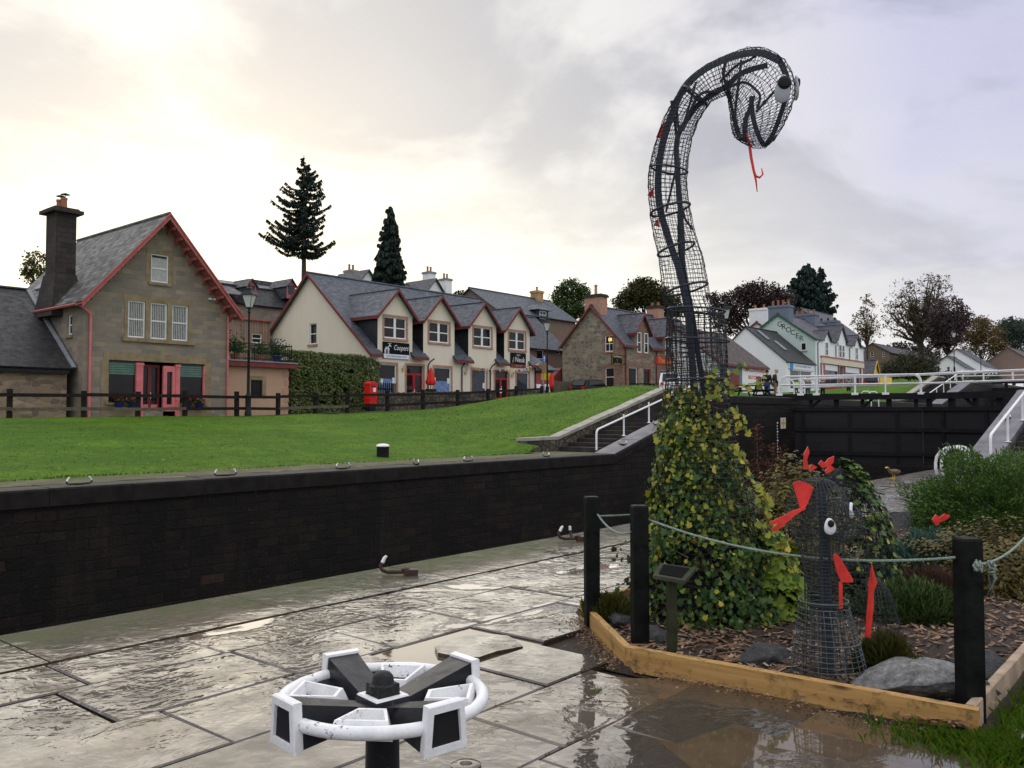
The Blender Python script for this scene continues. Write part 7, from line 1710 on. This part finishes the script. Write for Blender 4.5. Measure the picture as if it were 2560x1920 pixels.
ec = sp(1992, 220, .02); eye(SERP, ec, SDIR + SN * .36, up_, .046, .095, V(0, 0, .04), .036, m='eyeshaded')
def plate(par, pts, conv, th, mat, name, nrm=None):
    P = [conv(*q) for q in pts]; mb = MB(); mb.prism(P, (nrm or SN) * th); return obj(name, mb, M[mat], par, uv=False)
# tongue with a forked end
tg = [sp(x, y) for x, y in ((1866, 335), (1874, 365), (1878, 395), (1884, 425), (1890, 452), (1893, 480))]; mb = MB()
mb.tube(tg, [.011, .012, .012, .011, .008, .003], 6); mb.tube([sp(x, y) for x, y in ((1882, 418), (1889, 440), (1899, 444), (1907, 436), (1904, 420))], [.010, .010, .009, .007, .003], 6); obj('tongue', mb, M['redglow'], SERP, smooth=True, uv=False)
for P in ([(1661, 300), (1640, 343), (1652, 346), (1660, 341)], [(1632, 470), (1618, 488), (1634, 492)], [(1645, 545), (1634, 562), (1648, 568)]): plate(SERP, P, sp, .012, 'redglow', 'back_fin')

# ivy over its base: a plant of its own
random.seed(90)
M['ivyd'] = leafm('ivy_dark', [(.013, .034, .009), (.028, .066, .014), (.055, .11, .022), (.018, .048, .012), (.08, .14, .026), (.034, .078, .02)], .5, .10, .22)
M['ivyy'] = leafm('ivy_variegated', [(.20, .22, .025), (.36, .34, .04), (.10, .17, .025), (.48, .40, .07), (.16, .21, .03)], .5, .15, .22)
IV = thing('ivy', 'variegated ivy smothering the base of the tall wire serpent', 'climbing plant', SP0); lv = MB(); stm = MB(); core = MB()
IVP = resample([((1718, 930), (1782, 930), .15), ((1686, 1010), (1790, 1010), .20), ((1672, 1090), (1806, 1090), .25), ((1648, 1240), (1840, 1240), .34), ((1628, 1320), (1868, 1320), .41), ((1600, 1460), (1936, 1460), .53), ((1596, 1530), (1950, 1530), .55), ((1610, 1620), (1900, 1620), .52)], 8)
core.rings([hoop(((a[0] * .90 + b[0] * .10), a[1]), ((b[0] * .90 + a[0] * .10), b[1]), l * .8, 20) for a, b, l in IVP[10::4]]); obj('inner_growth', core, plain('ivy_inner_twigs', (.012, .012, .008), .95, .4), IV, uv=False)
RING = [hoop(a, b, l, 48) for a, b, l in IVP]
def ivyleaf(i, k, out, s, y):
    c = sum(RING[i], V(0, 0, 0)) / 48; p = RING[i][k]; n = (p - c).normalized()
    p = p + n * out + V(rnd(-.03, .03), rnd(-.03, .03), rnd(-.03, .03)); leafshape(lv, p, n + V(rnd(-.9, .9), rnd(-.9, .9), rnd(-.3, .9)), V(rnd(-.8, .8), rnd(-.8, .8), -1), s, 'ivy', 1 if y else 0)
nI = len(RING); made = 0
while made < 12500:
    f = random.random() ** .82; i = int(f * (nI - 1)); k = random.randrange(48); hgt = i / nI
    p = RING[i][k]; dn = mnoise.noise(p * 3.1)
    if hgt < .16 and (dn < .05 - hgt or rnd(0, 1) > .22 + hgt * 3): continue
    if hgt > .55 and dn < -.05 and rnd(0, 1) < .75: continue
    yl = .42 * (1 - hgt) ** 1.2 + .05 + .10 * (k < 12 or k > 40) * 0 + (.25 if mnoise.noise(p * 1.7 + V(5, 0, 0)) > .28 and hgt < .6 else 0)
    ivyleaf(i, k, abs(random.gauss(.0, .035)) - .01 + .09 * max(0, mnoise.noise(p * 4.3 + V(2, 0, 0))), rnd(.022, .040) * (1.7 if rnd(0, 1) < .12 else 1) * (1 + .2 * hgt), rnd(0, 1) < yl); made += 1
for k in range(110):       # woody stems and stray shoots
    i0 = random.randrange(int(nI * .2), nI - 4); kk = random.randrange(48); pts = []
    for j in range(7): i = max(0, i0 - j * 3); pts.append(RING[i][(kk + j * random.choice((-1, 0, 1))) % 48] * 1.0 + V(rnd(-.02, .02), rnd(-.02, .02), 0))
    stm.tube(pts, [.007 - .0007 * j for j in range(7)], 4)
def shoot(pts, n, off=0.0, yl=.8, s=.06):
    P = [sp(x, y, off) for x, y in pts]; stm.tube(P, [.005 - .004 * j / len(P) for j in range(len(P))], 4)
    for j in range(n):
        f = (j + rnd(0, 1)) / n * (len(P) - 1); a = min(len(P) - 2, int(f)); p = P[a].lerp(P[a + 1], f - a) + V(rnd(-.03, .03), rnd(-.03, .03), rnd(-.03, .03)); leafshape(lv, p, V(rnd(-1, 1), rnd(-1, 1), rnd(.0, 1)) - FH, V(rnd(-.5, .5), rnd(-.5, .5), -1), s * rnd(.45, 1.05), 'ivy', 1 if rnd(0, 1) < yl else 0)
for P, n in (([(1790, 1000), (1800, 960), (1830, 935), (1862, 912)], 16), ([(1790, 1010), (1825, 975), (1870, 965), (1912, 945)], 22), ([(1770, 1000), (1778, 950), (1790, 920)], 16), ([(1800, 1060), (1840, 1052), (1868, 1050)], 14), ([(1805, 1080), (1845, 1076), (1866, 1074)], 12), ([(1800, 1035), (1830, 1030), (1848, 1030)], 9),
            ([(1680, 1020), (1662, 990), (1656, 965)], 6), ([(1820, 1110), (1850, 1130), (1866, 1160)], 14), ([(1745, 1010), (1738, 985), (1730, 955)], 10)): shoot(P, n, -.22, .85, .058)
for P, n in (([(1640, 1330), (1600, 1380), (1560, 1400), (1520, 1395)], 16), ([(1620, 1380), (1580, 1440), (1545, 1470)], 14), ([(1640, 1350), (1580, 1350), (1530, 1375)], 10), ([(1610, 1430), (1560, 1480), (1530, 1500)], 10)): shoot(P, n, -.1, .05, .05)
for P, n in (([(1860, 1180), (1900, 1230), (1930, 1270)], 26), ([(1880, 1230), (1930, 1320), (1960, 1380)], 26), ([(1900, 1300), (1960, 1360), (1990, 1440)], 22)): shoot(P, n, -.25, .8, .07)
obj('stems', stm, M['stem'], IV, uv=False); obj('leaves', lv, [M['ivyd'], M['ivyy']], IV, uv=False)

# ================================================================== small wire serpent and mesh humps
random.seed(12)
BD = 5.12
def bp(px_, py_, off=0.0): return at(px_, py_, d=BD + off)
def ring3(px_, py_, rx, n, d=BD, sq=1.0, tilt=0.0, jit=.002):
    c = at(px_, py_, d=d); r = rx * d / FPX; return [c + RH * (r * math.cos(2 * PI * k / n)) + FH * (r * sq * math.sin(2 * PI * k / n)) + V(0, 0, tilt * r * math.cos(2 * PI * k / n) + rnd(-jit, jit)) for k in range(n)]
def stack(mb, rows, step, n, d, r, sq=1.0, lon=True, tilt=0.0):
    R_ = []
    for (x, y, w_), (x2, y2, w2) in zip(rows, rows[1:]):
        m_ = max(1, round(abs(y2 - y) / step))
        for i in range(m_): f = i / m_; R_.append(ring3(x + (x2 - x) * f, y + (y2 - y) * f, w_ + (w2 - w_) * f, n, d, sq, tilt))
    for i, q in enumerate(R_):
        for k in range(n):
            mb.wire(q[k], q[(k + 1) % n], r)
            if lon and i + 1 < len(R_): mb.wire(q[k], R_[i + 1][k], r)
def ellip(mb, c, rad, nu, nv, r, zmin=-1.0, ax=None, nrm=None):
    ax = ax or RH; fw = V(-ax.y, ax.x, 0); R_ = []
    for i in range(nv + 1):
        th = -PI / 2 + PI * i / nv; z = math.sin(th)
        if z < zmin: continue
        R_.append([c + ax * (rad[0] * math.cos(th) * math.cos(2 * PI * k / nu)) + fw * (rad[1] * math.cos(th) * math.sin(2 * PI * k / nu)) + V(0, 0, rad[2] * z) + V(rnd(-.003, .003), rnd(-.003, .003), rnd(-.003, .003)) for k in range(nu)])
    for i, q in enumerate(R_):
        for k in range(nu):
            mb.wire(q[k], q[(k + 1) % nu], r)
            if i + 1 < len(R_): mb.wire(q[k], R_[i + 1][k], r)
BABY = thing('small_wire_serpent', 'small wire mesh serpent with red bow and round white eyes', 'sculpture', at(2070, 1705, d=BD))
mb = MB(); stack(mb, [(2072, 1705, 92), (2070, 1660, 88), (2066, 1600, 78), (2062, 1545, 66), (2058, 1500, 58)], 13, 26, BD, .0021); obj('skirt_mesh', mb, M['wirepale'], BABY, uv=False)
mb = MB(); stack(mb, [(2064, 1690, 56), (2060, 1600, 50), (2058, 1500, 44), (2054, 1420, 42), (2048, 1370, 46), (2044, 1335, 58)], 9, 26, BD, .0018); obj('neck_mesh', mb, M['wiremid'], BABY, uv=False)
mb = MB(); hc = at(2044, 1280, d=BD); ellip(mb, hc, (.182, .165, .205), 36, 28, .0018, -.75); bh = obj('head_mesh', mb, M['wiremid'], BABY, uv=False)
mb = MB(); sc_ = at(2106, 1304, d=BD - .10); ellip(mb, sc_, (.105, .15, .115), 28, 20, .0018); obj('snout_mesh', mb, M['wiremid'], BABY, uv=False)
mb = MB(); mb.prism([bp(2046, 1205), (bp(2052, 1196) + bp(2062, 1196)) / 2, bp(2066, 1206), bp(2072, 1500), bp(2084, 1690), bp(2062, 1690), bp(2052, 1500)], FH * .012); obj('spine_bar', mb, M['steel'], BABY, uv=False)
for k in (1, -1):
    mb = MB(); mb.prism([bp(2060 + k * 9, 1330, -.06), bp(2066 + k * 9, 1330, -.06), bp(2074 + k * 12, 1690, -.06), bp(2068 + k * 12, 1690, -.06)], FH * .008); obj('frame_bar', mb, M['steel'], BABY, uv=False)
for (x, y, w_) in ((2072, 1703, 93), (2066, 1598, 79), (2058, 1500, 59)): mb = MB(); mb.tube(ring3(x, y, w_, 28, jit=0), .0035, 5, closed=True); obj('hoop', mb, M['wirepale'], BABY, uv=False)
eye(BABY, at(2076, 1316, d=BD - .235), -FH + RH * .30, V(0, 0, 1) - RH * .15, .036, .047, V(0, 0, .016) - RH * .002, .021, .008)
eye(BABY, at(2130, 1276, d=BD - .18), -FH * .62 + RH, V(0, 0, 1) - RH * .35, .036, .047, V(0, 0, .016), .021, .008)
bowd = -.17
def bq(px_, py_): return bp(px_, py_, bowd - .0009 * (px_ - 2000))
bow = plate(BABY, [(1983, 1211), (1986, 1205), (2001, 1202), (2022, 1209), (2035, 1219), (2018, 1262), (2012, 1268), (2000, 1268)], bq, .008, 'redglow', 'bow', FH)
plate(bow, [(2014, 1262), (2000, 1270), (1982, 1276), (1936, 1300), (1923, 1303), (1923, 1312), (1945, 1308), (1927, 1322), (1932, 1328), (1942, 1327), (1985, 1288), (2012, 1272)], lambda x, y: bq(x, y) - FH * .012, .008, 'redglow', 'bow_tail', FH)
plate(BABY, [(2083, 1388), (2090, 1384), (2098, 1390), (2134, 1450), (2132, 1456), (2104, 1456), (2092, 1430)], lambda x, y: bp(x, y, -.13), .008, 'redglow', 'scarf_end', FH)
plate(BABY, [(2098, 1455), (2106, 1455), (2108, 1520), (2098, 1522)], lambda x, y: bp(x, y, -.125), .008, 'redglow', 'scarf_end', FH)
# low mesh hump with the red spear
HUMP = thing('mesh_hump', 'low wire mesh hump with tall red spear shaped fin right of the small serpent', 'sculpture', at(2185, 1600, Z=.03)); hp_ = at(2185, 1602, Z=.03)
mb = MB(); ellip(mb, hp_, (.17, .165, .44), 30, 30, .0022, .0); obj('hump_mesh', mb, M['wire'], HUMP, uv=False)
hd_ = hp_.dot(FH) - .19
sp_ = MB(); mid = [(2179, 1408), (2181, 1440), (2182, 1456), (2178, 1480), (2176, 1520), (2172, 1560), (2170, 1597)]; wd = [.5, 7, 11.5, 7, 8.5, 8, 7]
P_ = []
for (x, y), w_ in zip(mid, wd): P_.append([at(x - w_, y, d=hd_), at(x, y, d=hd_ - .022), at(x + w_, y, d=hd_), at(x, y, d=hd_ + .008)])
sp_.rings(P_); obj('spear_fin', sp_, M['redglow'], HUMP, smooth=25, uv=False)
# big hump behind, ivy creeping over it
BIGH = thing('mesh_hump', 'big arched wire mesh hump with red fins behind the small serpent', 'sculpture', at(2110, 1510, Z=.02)); bc = at(2110, 1520, Z=.02)
mb = MB(); ellip(mb, bc, (.42, .36, 1.15), 56, 60, .0024, .0); obj('hump_mesh', mb, M['wire'], BIGH, uv=False)
mb = MB(); ellip(mb, bc, (.36, .30, 1.08), 10, 10, .006, .0); obj('inner_frame', mb, M['steel'], BIGH, uv=False)
for P in ([(2008, 1172), (2010, 1135), (2020, 1116), (2024, 1130), (2018, 1150), (2022, 1172)], [(2022, 1172), (2030, 1160), (2044, 1168), (2030, 1178)], [(2046, 1160), (2054, 1150), (2062, 1158), (2072, 1146), (2086, 1140), (2084, 1156), (2074, 1166), (2056, 1170)], [(2062, 1178), (2076, 1162), (2088, 1172), (2070, 1184)], [(2110, 1178), (2124, 1182), (2146, 1184), (2142, 1193), (2128, 1194)]):
    plate(BIGH, P, lambda x, y: at(x, y, d=bc.dot(FH) - .05), .012, 'redglow', 'red_fin', FH)
t = thing('creeper', 'dark creeper growing over the right side of the big mesh hump', 'climbing plant', bc); mb = MB(); k = 0
while k < 1500:
    th = rnd(.02, 1.0) ** .9 * PI / 2; ph = random.gauss(-.2, .75); q = V(0, 0, 0) + RH * (math.cos(th) * math.cos(ph)) - FH * (math.cos(th) * math.sin(-ph)); n = q + V(0, 0, math.sin(th))
    p = bc + RH * (.41 * math.cos(th) * math.cos(ph)) + FH * (.36 * math.cos(th) * math.sin(ph)) + V(0, 0, 1.16 * math.sin(th))
    if p.dot(RH) < bc.dot(RH) - .02 and rnd(0, 1) < .75: continue
    if k % 3 == 0: p = bc + (p - bc) * rnd(.6, .9)
    leafshape(mb, p + n * rnd(0, .07), n + V(rnd(-.5, .5), rnd(-.5, .5), rnd(-.3, .5)), V(rnd(-.5, .5), rnd(-.5, .5), -1), rnd(.03, .06), 'ivy', 1 if rnd(0, 1) < .14 else 0); k += 1
obj('leaves', mb, [M['ivyd'], M['ivyy']], t, uv=False)
t = thing('serpent_tail', 'small red two lobed tail fin poking from the shrubs at the right', 'sculpture', at(2340, 1340, d=9.3)); 
plate(t, [(2338, 1312), (2330, 1300), (2340, 1286), (2350, 1294), (2362, 1284), (2376, 1288), (2366, 1300), (2350, 1306), (2344, 1316)], lambda x, y: at(x, y, d=8.3), .012, 'redglow', 'tail_fin', FH)
mb = MB(); mb.tube([at(2341, 1313, d=8.3), at(2344, 1400, d=8.35)], .012, 6); obj('stalk', mb, M['steel'], t)

# ================================================================== posts, ropes, plaque
def bpost(px_, py_, lab, h=.985, w_=.105, rz=None):
    p = at(px_, py_, Z=.0); t = thing('rope_post', lab, 'post', p, 'black rope posts'); a = (TH - PI / 2 + .10) if rz is None else rz
    c, s = math.cos(a), math.sin(a); mb = MB(); hw = w_ / 2
    R_ = lambda f, z: [p + V((x * c - y * s) * f, (x * s + y * c) * f, z) for x, y in ((-hw, -hw), (hw, -hw), (hw, hw), (-hw, hw))]
    mb.rings([R_(1, -.1), R_(1, h - .012), R_(.9, h)]); obj('timber', mb, M['postblack'], t); return p
P1 = bpost(1480, 1566, 'black square rope post furthest left, by the short edging board'); P2 = bpost(1600, 1624, 'black square rope post in front of the ivy'); P3 = bpost(2427, 1795, 'black square rope post nearest the camera, beside the large rock', .95)
def rope(a, b, sag, lab, n=None, r=.0075, tail=None):
    t = thing('rope', lab, 'rope', a, 'ropes between the black posts'); L = (b - a).length; n = n or int(L / .012); mb = MB()
    for s in range(3):
        pts = []
        for i in range(n + 1):
            f = i / n; p = a.lerp(b, f) - V(0, 0, 4 * sag * f * (1 - f)); d = (b - a).normalized(); u = d.cross(V(0, 0, 1)).normalized(); v_ = d.cross(u); q = f * L / .055 * 2 * PI + s * 2 * PI / 3
            pts.append(p + (u * math.cos(q) + v_ * math.sin(q)) * r * .55)
        mb.tube(pts, r * .62, 5)
    obj('strands', mb, M['rope'], t, smooth=True, uv=False); return t
rope(P1 + V(.0, -.05, .86), P2 + V(-.03, .05, .80), .06, 'short sagging rope between the two left black posts')
rope(P2 + V(.03, -.05, .89), P3 + V(-.04, .05, .845), .11, 'long pale green rope in front of the two serpents')
P4 = V(7.7, 1.12, 0); rope(P3 + V(.05, -.03, .80), P4 + V(0, 0, .92), .10, 'rope leaving the right black post towards the frame edge')
P5 = V(9.3, 3.95, 0); rope(P1 + V(.05, .0, .83), P5 + V(0, 0, .9), .10, 'rope running back from the furthest left black post')
for i, c in enumerate((P3 + V(-.045, -.045, .815) - FH * .03, P3 + V(.02, -.06, .80) + RH * .05)):
    t = thing('rope_knot', ('teal rope knot on the front of the right black post', 'frayed teal rope knot on the side of the right black post')[i], 'knot', c, 'rope knots'); mb = MB()
    for k in range(5): q = [c + V(rnd(-.025, .025), rnd(-.025, .025), rnd(-.03, .03)) for _ in range(5)]; mb.tube(q, .007, 5)
    if i: 
        for k in range(6): mb.tube([c, c + V(rnd(-.02, .05), rnd(-.03, .02), -.06), c + V(rnd(-.02, .06), rnd(-.03, .03), -rnd(.1, .2))], [.006, .004, .002], 4)
    obj('strands', mb, M['rope'], t, smooth=True, uv=False)
pb = at(1680, 1640, Z=.02); t = thing('plaque', 'small tilted dark plaque on a mossy post in front of the ivy', 'plaque', pb); pd = pb.dot(FH)
mb = MB(); a = pb; mb.box(a + V(0, 0, .26), (.055, .055, .56), Matrix.Rotation(TH - PI / 2 + .2, 3, 'Z')); obj('post', mb, plain('mossy_post', (.035, .038, .018), .8, .4, 8, .3), t)
q = [at(1632, 1438, d=pd - .10), at(1712, 1452, d=pd - .13), at(1740, 1420, d=pd + .08), at(1650, 1407, d=pd + .10)]; mb = MB(); mb.prism(q, V(0, 0, -.022)); pan = obj('panel', mb, plain('mossy_panel', (.045, .048, .03), .7, .4, 8, .3), t)
c = sum(q, V(0, 0, 0)) / 4; mb = MB(); mb.prism([c + (p - c) * .72 + V(0, 0, .003) for p in q], V(0, 0, .003)); obj('inscription_plate', mb, M['signblack'], pan)

# ================================================================== mooring hooks, bollard, duck
def hook_proto(two=True):
    t = thing('mooring_hook', 'x', 'mooring hook', (0, 0, 0)); mb = MB(); tip = MB(); w_ = .23
    mb.tube([V(-w_ - .05, 0, .10), V(-w_ - .06, 0, .055), V(-w_, 0, .03), V(0, 0, .028), V(w_, 0, .03), V(w_ + .06, 0, .055), V(w_ + .05, 0, .10)], .02, 7)
    mb.bx(-.09, .09, -.06, .06, -.01, .03); obj('bar', mb, M['iron'], t, smooth=40)
    for s in (-1, 1): m2 = MB(); m2.tube([V(s * (w_ + .052), 0, .095), V(s * (w_ + .02), 0, .16), V(s * (w_ - .01), 0, .185)], [.021, .021, .017], 7); obj('tip', m2, M['white_worn'], t, smooth=40)
    return t
HK = hook_proto(); first = True
for (q, w_, lab) in ((203, 1, 'mooring hook on the far coping, leftmost, below the stone house'), (567, 1, 'mooring hook on the far coping below the peach annex'), (860, 1, 'mooring hook on the far coping left of the white capped bollard'), (1042, .9, 'mooring hook on the far coping just right of the white capped bollard'), (1172, 1, 'mooring hook on the far coping below the start of the stone side wall'), (1366, .8, 'mooring hook on the far coping nearest the steps')):
    x = at(q, 1000, Y=YF + .3).x; o = HK if first else dup(HK); first = False; o['label'] = lab; o['group'] = 'mooring hooks on the far coping'; o.location = (x, YF + .32, 0.0); o.rotation_euler = (0, 0, rnd(-.2, .2) if q != 1042 and q != 1366 else 1.1)
for (x, y, z, r, lab) in ((32.2, YF + .35, .33, 1.2, 'mooring hook at the foot of the far ramp'), (35.4, YF + .5, 1.18, 1.3, 'mooring hook half way up the far ramp behind the serpent'), (36.5, YN - .5, 1.47, .6, 'mooring hook on the grey near ramp at the right edge')):
    o = dup(HK, V(x, y, z), r, lab); o['group'] = 'mooring hooks on the ramps'
def near_hook(px_, py_, lab, two, rz):
    t = thing('iron_hook', lab, 'mooring hook', (0, 0, 0), 'rusty iron hooks on the near coping'); mb = MB()
    mb.tube([V(.16, 0, .03), V(-.06, 0, .028), V(-.12, 0, .05), V(-.135, 0, .09), V(-.115, 0, .13)], [.022, .02, .02, .019, .018], 8); mb.bx(.10, .24, -.055, .055, -.01, .055); mb.blob(V(.12, 0, .05), (.05, .04, .03), 1, .2); obj('bar', mb, M['rust'], t, smooth=40)
    m2 = MB(); m2.tube([V(-.116, 0, .125), V(-.095, 0, .17), V(-.075, 0, .19)], [.0195, .018, .013], 8); obj('tip', m2, M['white_worn'], t, smooth=40)
    if two: m3 = MB(); m3.tube([V(.05, .02, .03), V(.04, .05, .06), V(.03, .06, .13)], [.019, .019, .017], 8); obj('second_horn', m3, M['rust'], t, smooth=40); m4 = MB(); m4.tube([V(.03, .06, .128), V(.028, .06, .18)], [.0185, .016], 8); obj('tip', m4, M['white_worn'], t, smooth=40)
    p = at(px_, py_, Z=0); t.location = (p.x, p.y, 0); t.rotation_euler = (0, 0, rz)
near_hook(985, 1437, 'rusty single horned hook on the near coping, left one', False, TH - PI / 2 + .1)
near_hook(1422, 1352, 'rusty two horned hook on the near coping near the black posts', True, TH - PI / 2 + .15)
p = at(957, 1146, Z=0.03); x, y = p.x, min(p.y, 24.6); t = thing('bollard', 'stubby black bollard with white domed cap on the far bank', 'bollard', (x, y, 0))
mb = MB(); mb.lathe([(.23, -.1), (.225, .40), (.235, .42), (.235, .44)], (x, y, .03), 24); obj('drum', mb, M['iron'], t, smooth=40)
mb = MB(); mb.lathe([(.25, .44), (.25, .47), (.20, .52), (.10, .545), (.01, .55)], (x, y, .03), 24); obj('cap', mb, M['white_worn'], t, smooth=40)
def duck():
    p = at(2232, 1196, Z=0.0); t = thing('duck', 'brown speckled duck standing on the near lock edge', 'duck', (0, 0, 0))
    B_ = skin([V(.16, 0, .16), V(.06, 0, .155), V(-.05, 0, .165), V(-.11, 0, .20), V(-.13, 0, .26), V(-.155, 0, .29), V(.25, 0, .175)], [(0, 1), (1, 2), (2, 3), (3, 4), (4, 5), (0, 6)], [(.05, .06), (.075, .085), (.07, .08), .042, .034, .042, (.012, .03)], 1, 2)
    m_ = newmat('duck_feathers'); c = m_.tc('Object'); col = m_.ramp(m_.noise(m_.scl(c, (30, 30, 55)), 1.0, 3, .6), [(.35, (.05, .032, .018)), (.55, (.17, .11, .06)), (.7, (.26, .18, .10))]); fin(m_, col, .75)
    obj('body', MB().add(*B_), m_.m, t, smooth=True, uv=False)
    for s in (-1, 1):
        mb = MB(); mb.blob(V(.07, s * .075, .175), (.12, .022, .05), 2, .1); obj('wing', mb, m_.m, t, smooth=True, uv=False)
        mb = MB(); mb.tube([V(.03, s * .03, .10), V(.025, s * .03, .01)], .008, 5); mb.prism([(.03, s * .03 - .01, .001), (.03, s * .03 + .01, .001), (-.05, s * .03 + .025, .001), (-.05, s * .03 - .025, .001)], V(0, 0, .008)); obj('leg', mb, M['yellow'], t, uv=False)
    mb = MB(); mb.rings([[V(-.17, y * .022, .285 + z * .016) for y, z in ((-1, -1), (1, -1), (1, 1), (-1, 1))], [V(-.225, y * .02, .272 + z * .006) for y, z in ((-1, -1), (1, -1), (1, 1), (-1, 1))]]); obj('bill', mb, M['yellow'], t, uv=False)
    t.location = p; t.rotation_euler = (0, 0, TH - PI / 2 + .3)
duck()

# ================================================================== the capstan in the foreground
random.seed(3)
CC = at(957, 1742, d=2.92); CZ = CC.z
CAP = thing('capstan', 'black and white painted iron capstan head with four bar sockets', 'capstan', (CC.x, CC.y, 0))
a0_ = TH - PI / 2                              # local x = picture right
def cl(ang, r, z): return V(CC.x + r * math.cos(a0_ + ang), CC.y + r * math.sin(a0_ + ang), CZ + z)
R0 = .335
mb = MB(); mb.lathe([(.075, -CZ), (.075, -CZ + .03), (.062, -CZ + .05), (.056, -.12), (.085, -.06)], (CC.x, CC.y, CZ), 20); mb.lathe([(.19, -CZ - .01), (.19, -CZ + .025), (.17, -CZ + .035)], (CC.x, CC.y, CZ), 24); obj('post', mb, M['black'], CAP, smooth=40)
mb = MB(); mb.lathe([(.07, -.075), (.25, -.05), (R0 - .005, -.012), (R0 - .005, .0), (.25, -.03), (.08, -.045)], (CC.x, CC.y, CZ), 64); obj('dish', mb, M['black'], CAP, smooth=40)
mb = MB(); mb.tube([cl(2 * PI * k / 72, R0 + .0015 * mnoise.noise(V(k, 0, 0)), .002 * mnoise.noise(V(k * .6, 5, 0))) for k in range(72)], .0212, 12, closed=True); obj('rim', mb, M['white_worn'], CAP, smooth=True)
ARMS = [math.radians(q) for q in (42, 124, 222, 310)]
for i, A_ in enumerate(ARMS):
    rad = V(math.cos(a0_ + A_), math.sin(a0_ + A_), 0); tan = V(-rad.y, rad.x, 0); O = V(CC.x, CC.y, CZ)
    sec = lambda r, w_, zb, z1, f=.82: [O + rad * r + tan * (s * w_ / 2 * (f if top else 1)) + V(0, 0, z1 if top else zb) for s, top in ((-1, 0), (1, 0), (1, 1), (-1, 1))]
    mb = MB(); mb.rings([sec(.055, .10, -.06, -.012), sec(.16, .118, -.055, .016), sec(.336, .142, -.072, .062)], True)
    arm = obj('socket_arm', mb, M['black'], CAP, smooth=25)
    # white square mouth of the socket: outer collar, black face standing for the shade inside
    oo = lambda r, w_, zb, z1, f: [O + rad * r + tan * (s * w_ / 2 * (f if top else 1)) + V(0, 0, z1 if top else zb) for s, top in ((-1, 0), (1, 0), (1, 1), (-1, 1))]
    out1, out2, in2, in1 = oo(.334, .150, -.070, .070, .84), oo(.367, .156, -.077, .068, .84), oo(.368, .112, -.055, .046, .84), oo(.350, .110, -.053, .044, .84)
    mb = MB(); mb.rings([oo(.333, .10, -.055, .045, .84), out1, oo(.362, .160, -.080, .072, .84), out2, in2, in1], False); obj('socket_mouth', mb, M['white_worn'], arm)
    mb = MB(); mb.face(oo(.3585, .1125, -.0555, .0465, .84)); obj('socket_shade', mb, M['rubber'], arm)
for A_ in (math.radians(q) for q in (84, 176, 266, 358)):
    rad = V(math.cos(a0_ + A_), math.sin(a0_ + A_), 0); tan = V(-rad.y, rad.x, 0); O = V(CC.x, CC.y, CZ)
    q_ = lambda r0, r1, w0, w1, z: [O + rad * r0 - tan * w0 / 2 + V(0, 0, z), O + rad * r1 - tan * w1 / 2 + V(0, 0, z + .012), O + rad * r1 + tan * w1 / 2 + V(0, 0, z + .012), O + rad * r0 + tan * w0 / 2 + V(0, 0, z)]
    mb = MB(); mb.rings([q_(.125, .312, .11, .20, -.042), q_(.148, .296, .09, .165, .012), q_(.160, .286, .074, .142, .012), q_(.166, .278, .066, .128, -.036)], True); obj('pocket', mb, M['white_worn'], CAP, smooth=20)
mb = MB(); sq = lambda h, z: [V(CC.x, CC.y, CZ + z) + V(math.cos(a0_ + math.radians(41) + PI / 4 + PI / 2 * k), math.sin(a0_ + math.radians(41) + PI / 4 + PI / 2 * k), 0) * h * 1.414 for k in range(4)]
mb.rings([sq(.075, -.045), sq(.062, .006), sq(.040, .006)], False); obj('hub_collar', mb, M['black'], CAP)
mb = MB(); mb.rings([sq(.063, .0055), sq(.060, .011), sq(.044, .011)], False); obj('hub_rim', mb, M['white_worn'], CAP)
mb = MB(); mb.rings([sq(.041, .0), sq(.040, .046), sq(.033, .050)], True); mb.lathe([(.046, .02), (.047, .042), (.038, .048), (.037, .053), (.034, .070), (.024, .081), (.010, .086), (.001, .087)], (CC.x, CC.y, CZ), 20); obj('hub_cap', mb, plain('pitted_iron', (.018, .018, .018), .55, .5, 40, 1.0, 90, bd=.004), CAP, smooth=40)
# flush cast plate with an eye at the very front
p = at(1165, 1912, Z=0); mb = MB(); mb.lathe([(.07, -.02), (.07, .002), (.060, .007), (.03, .007), (.022, -.004), (.001, -.006)], (p.x, p.y, 0), 20); one('cast_eye_plate', mb, M['coping'], 'small mossy round eye plate set in the paving beside the capstan', 'plate', smooth=40)
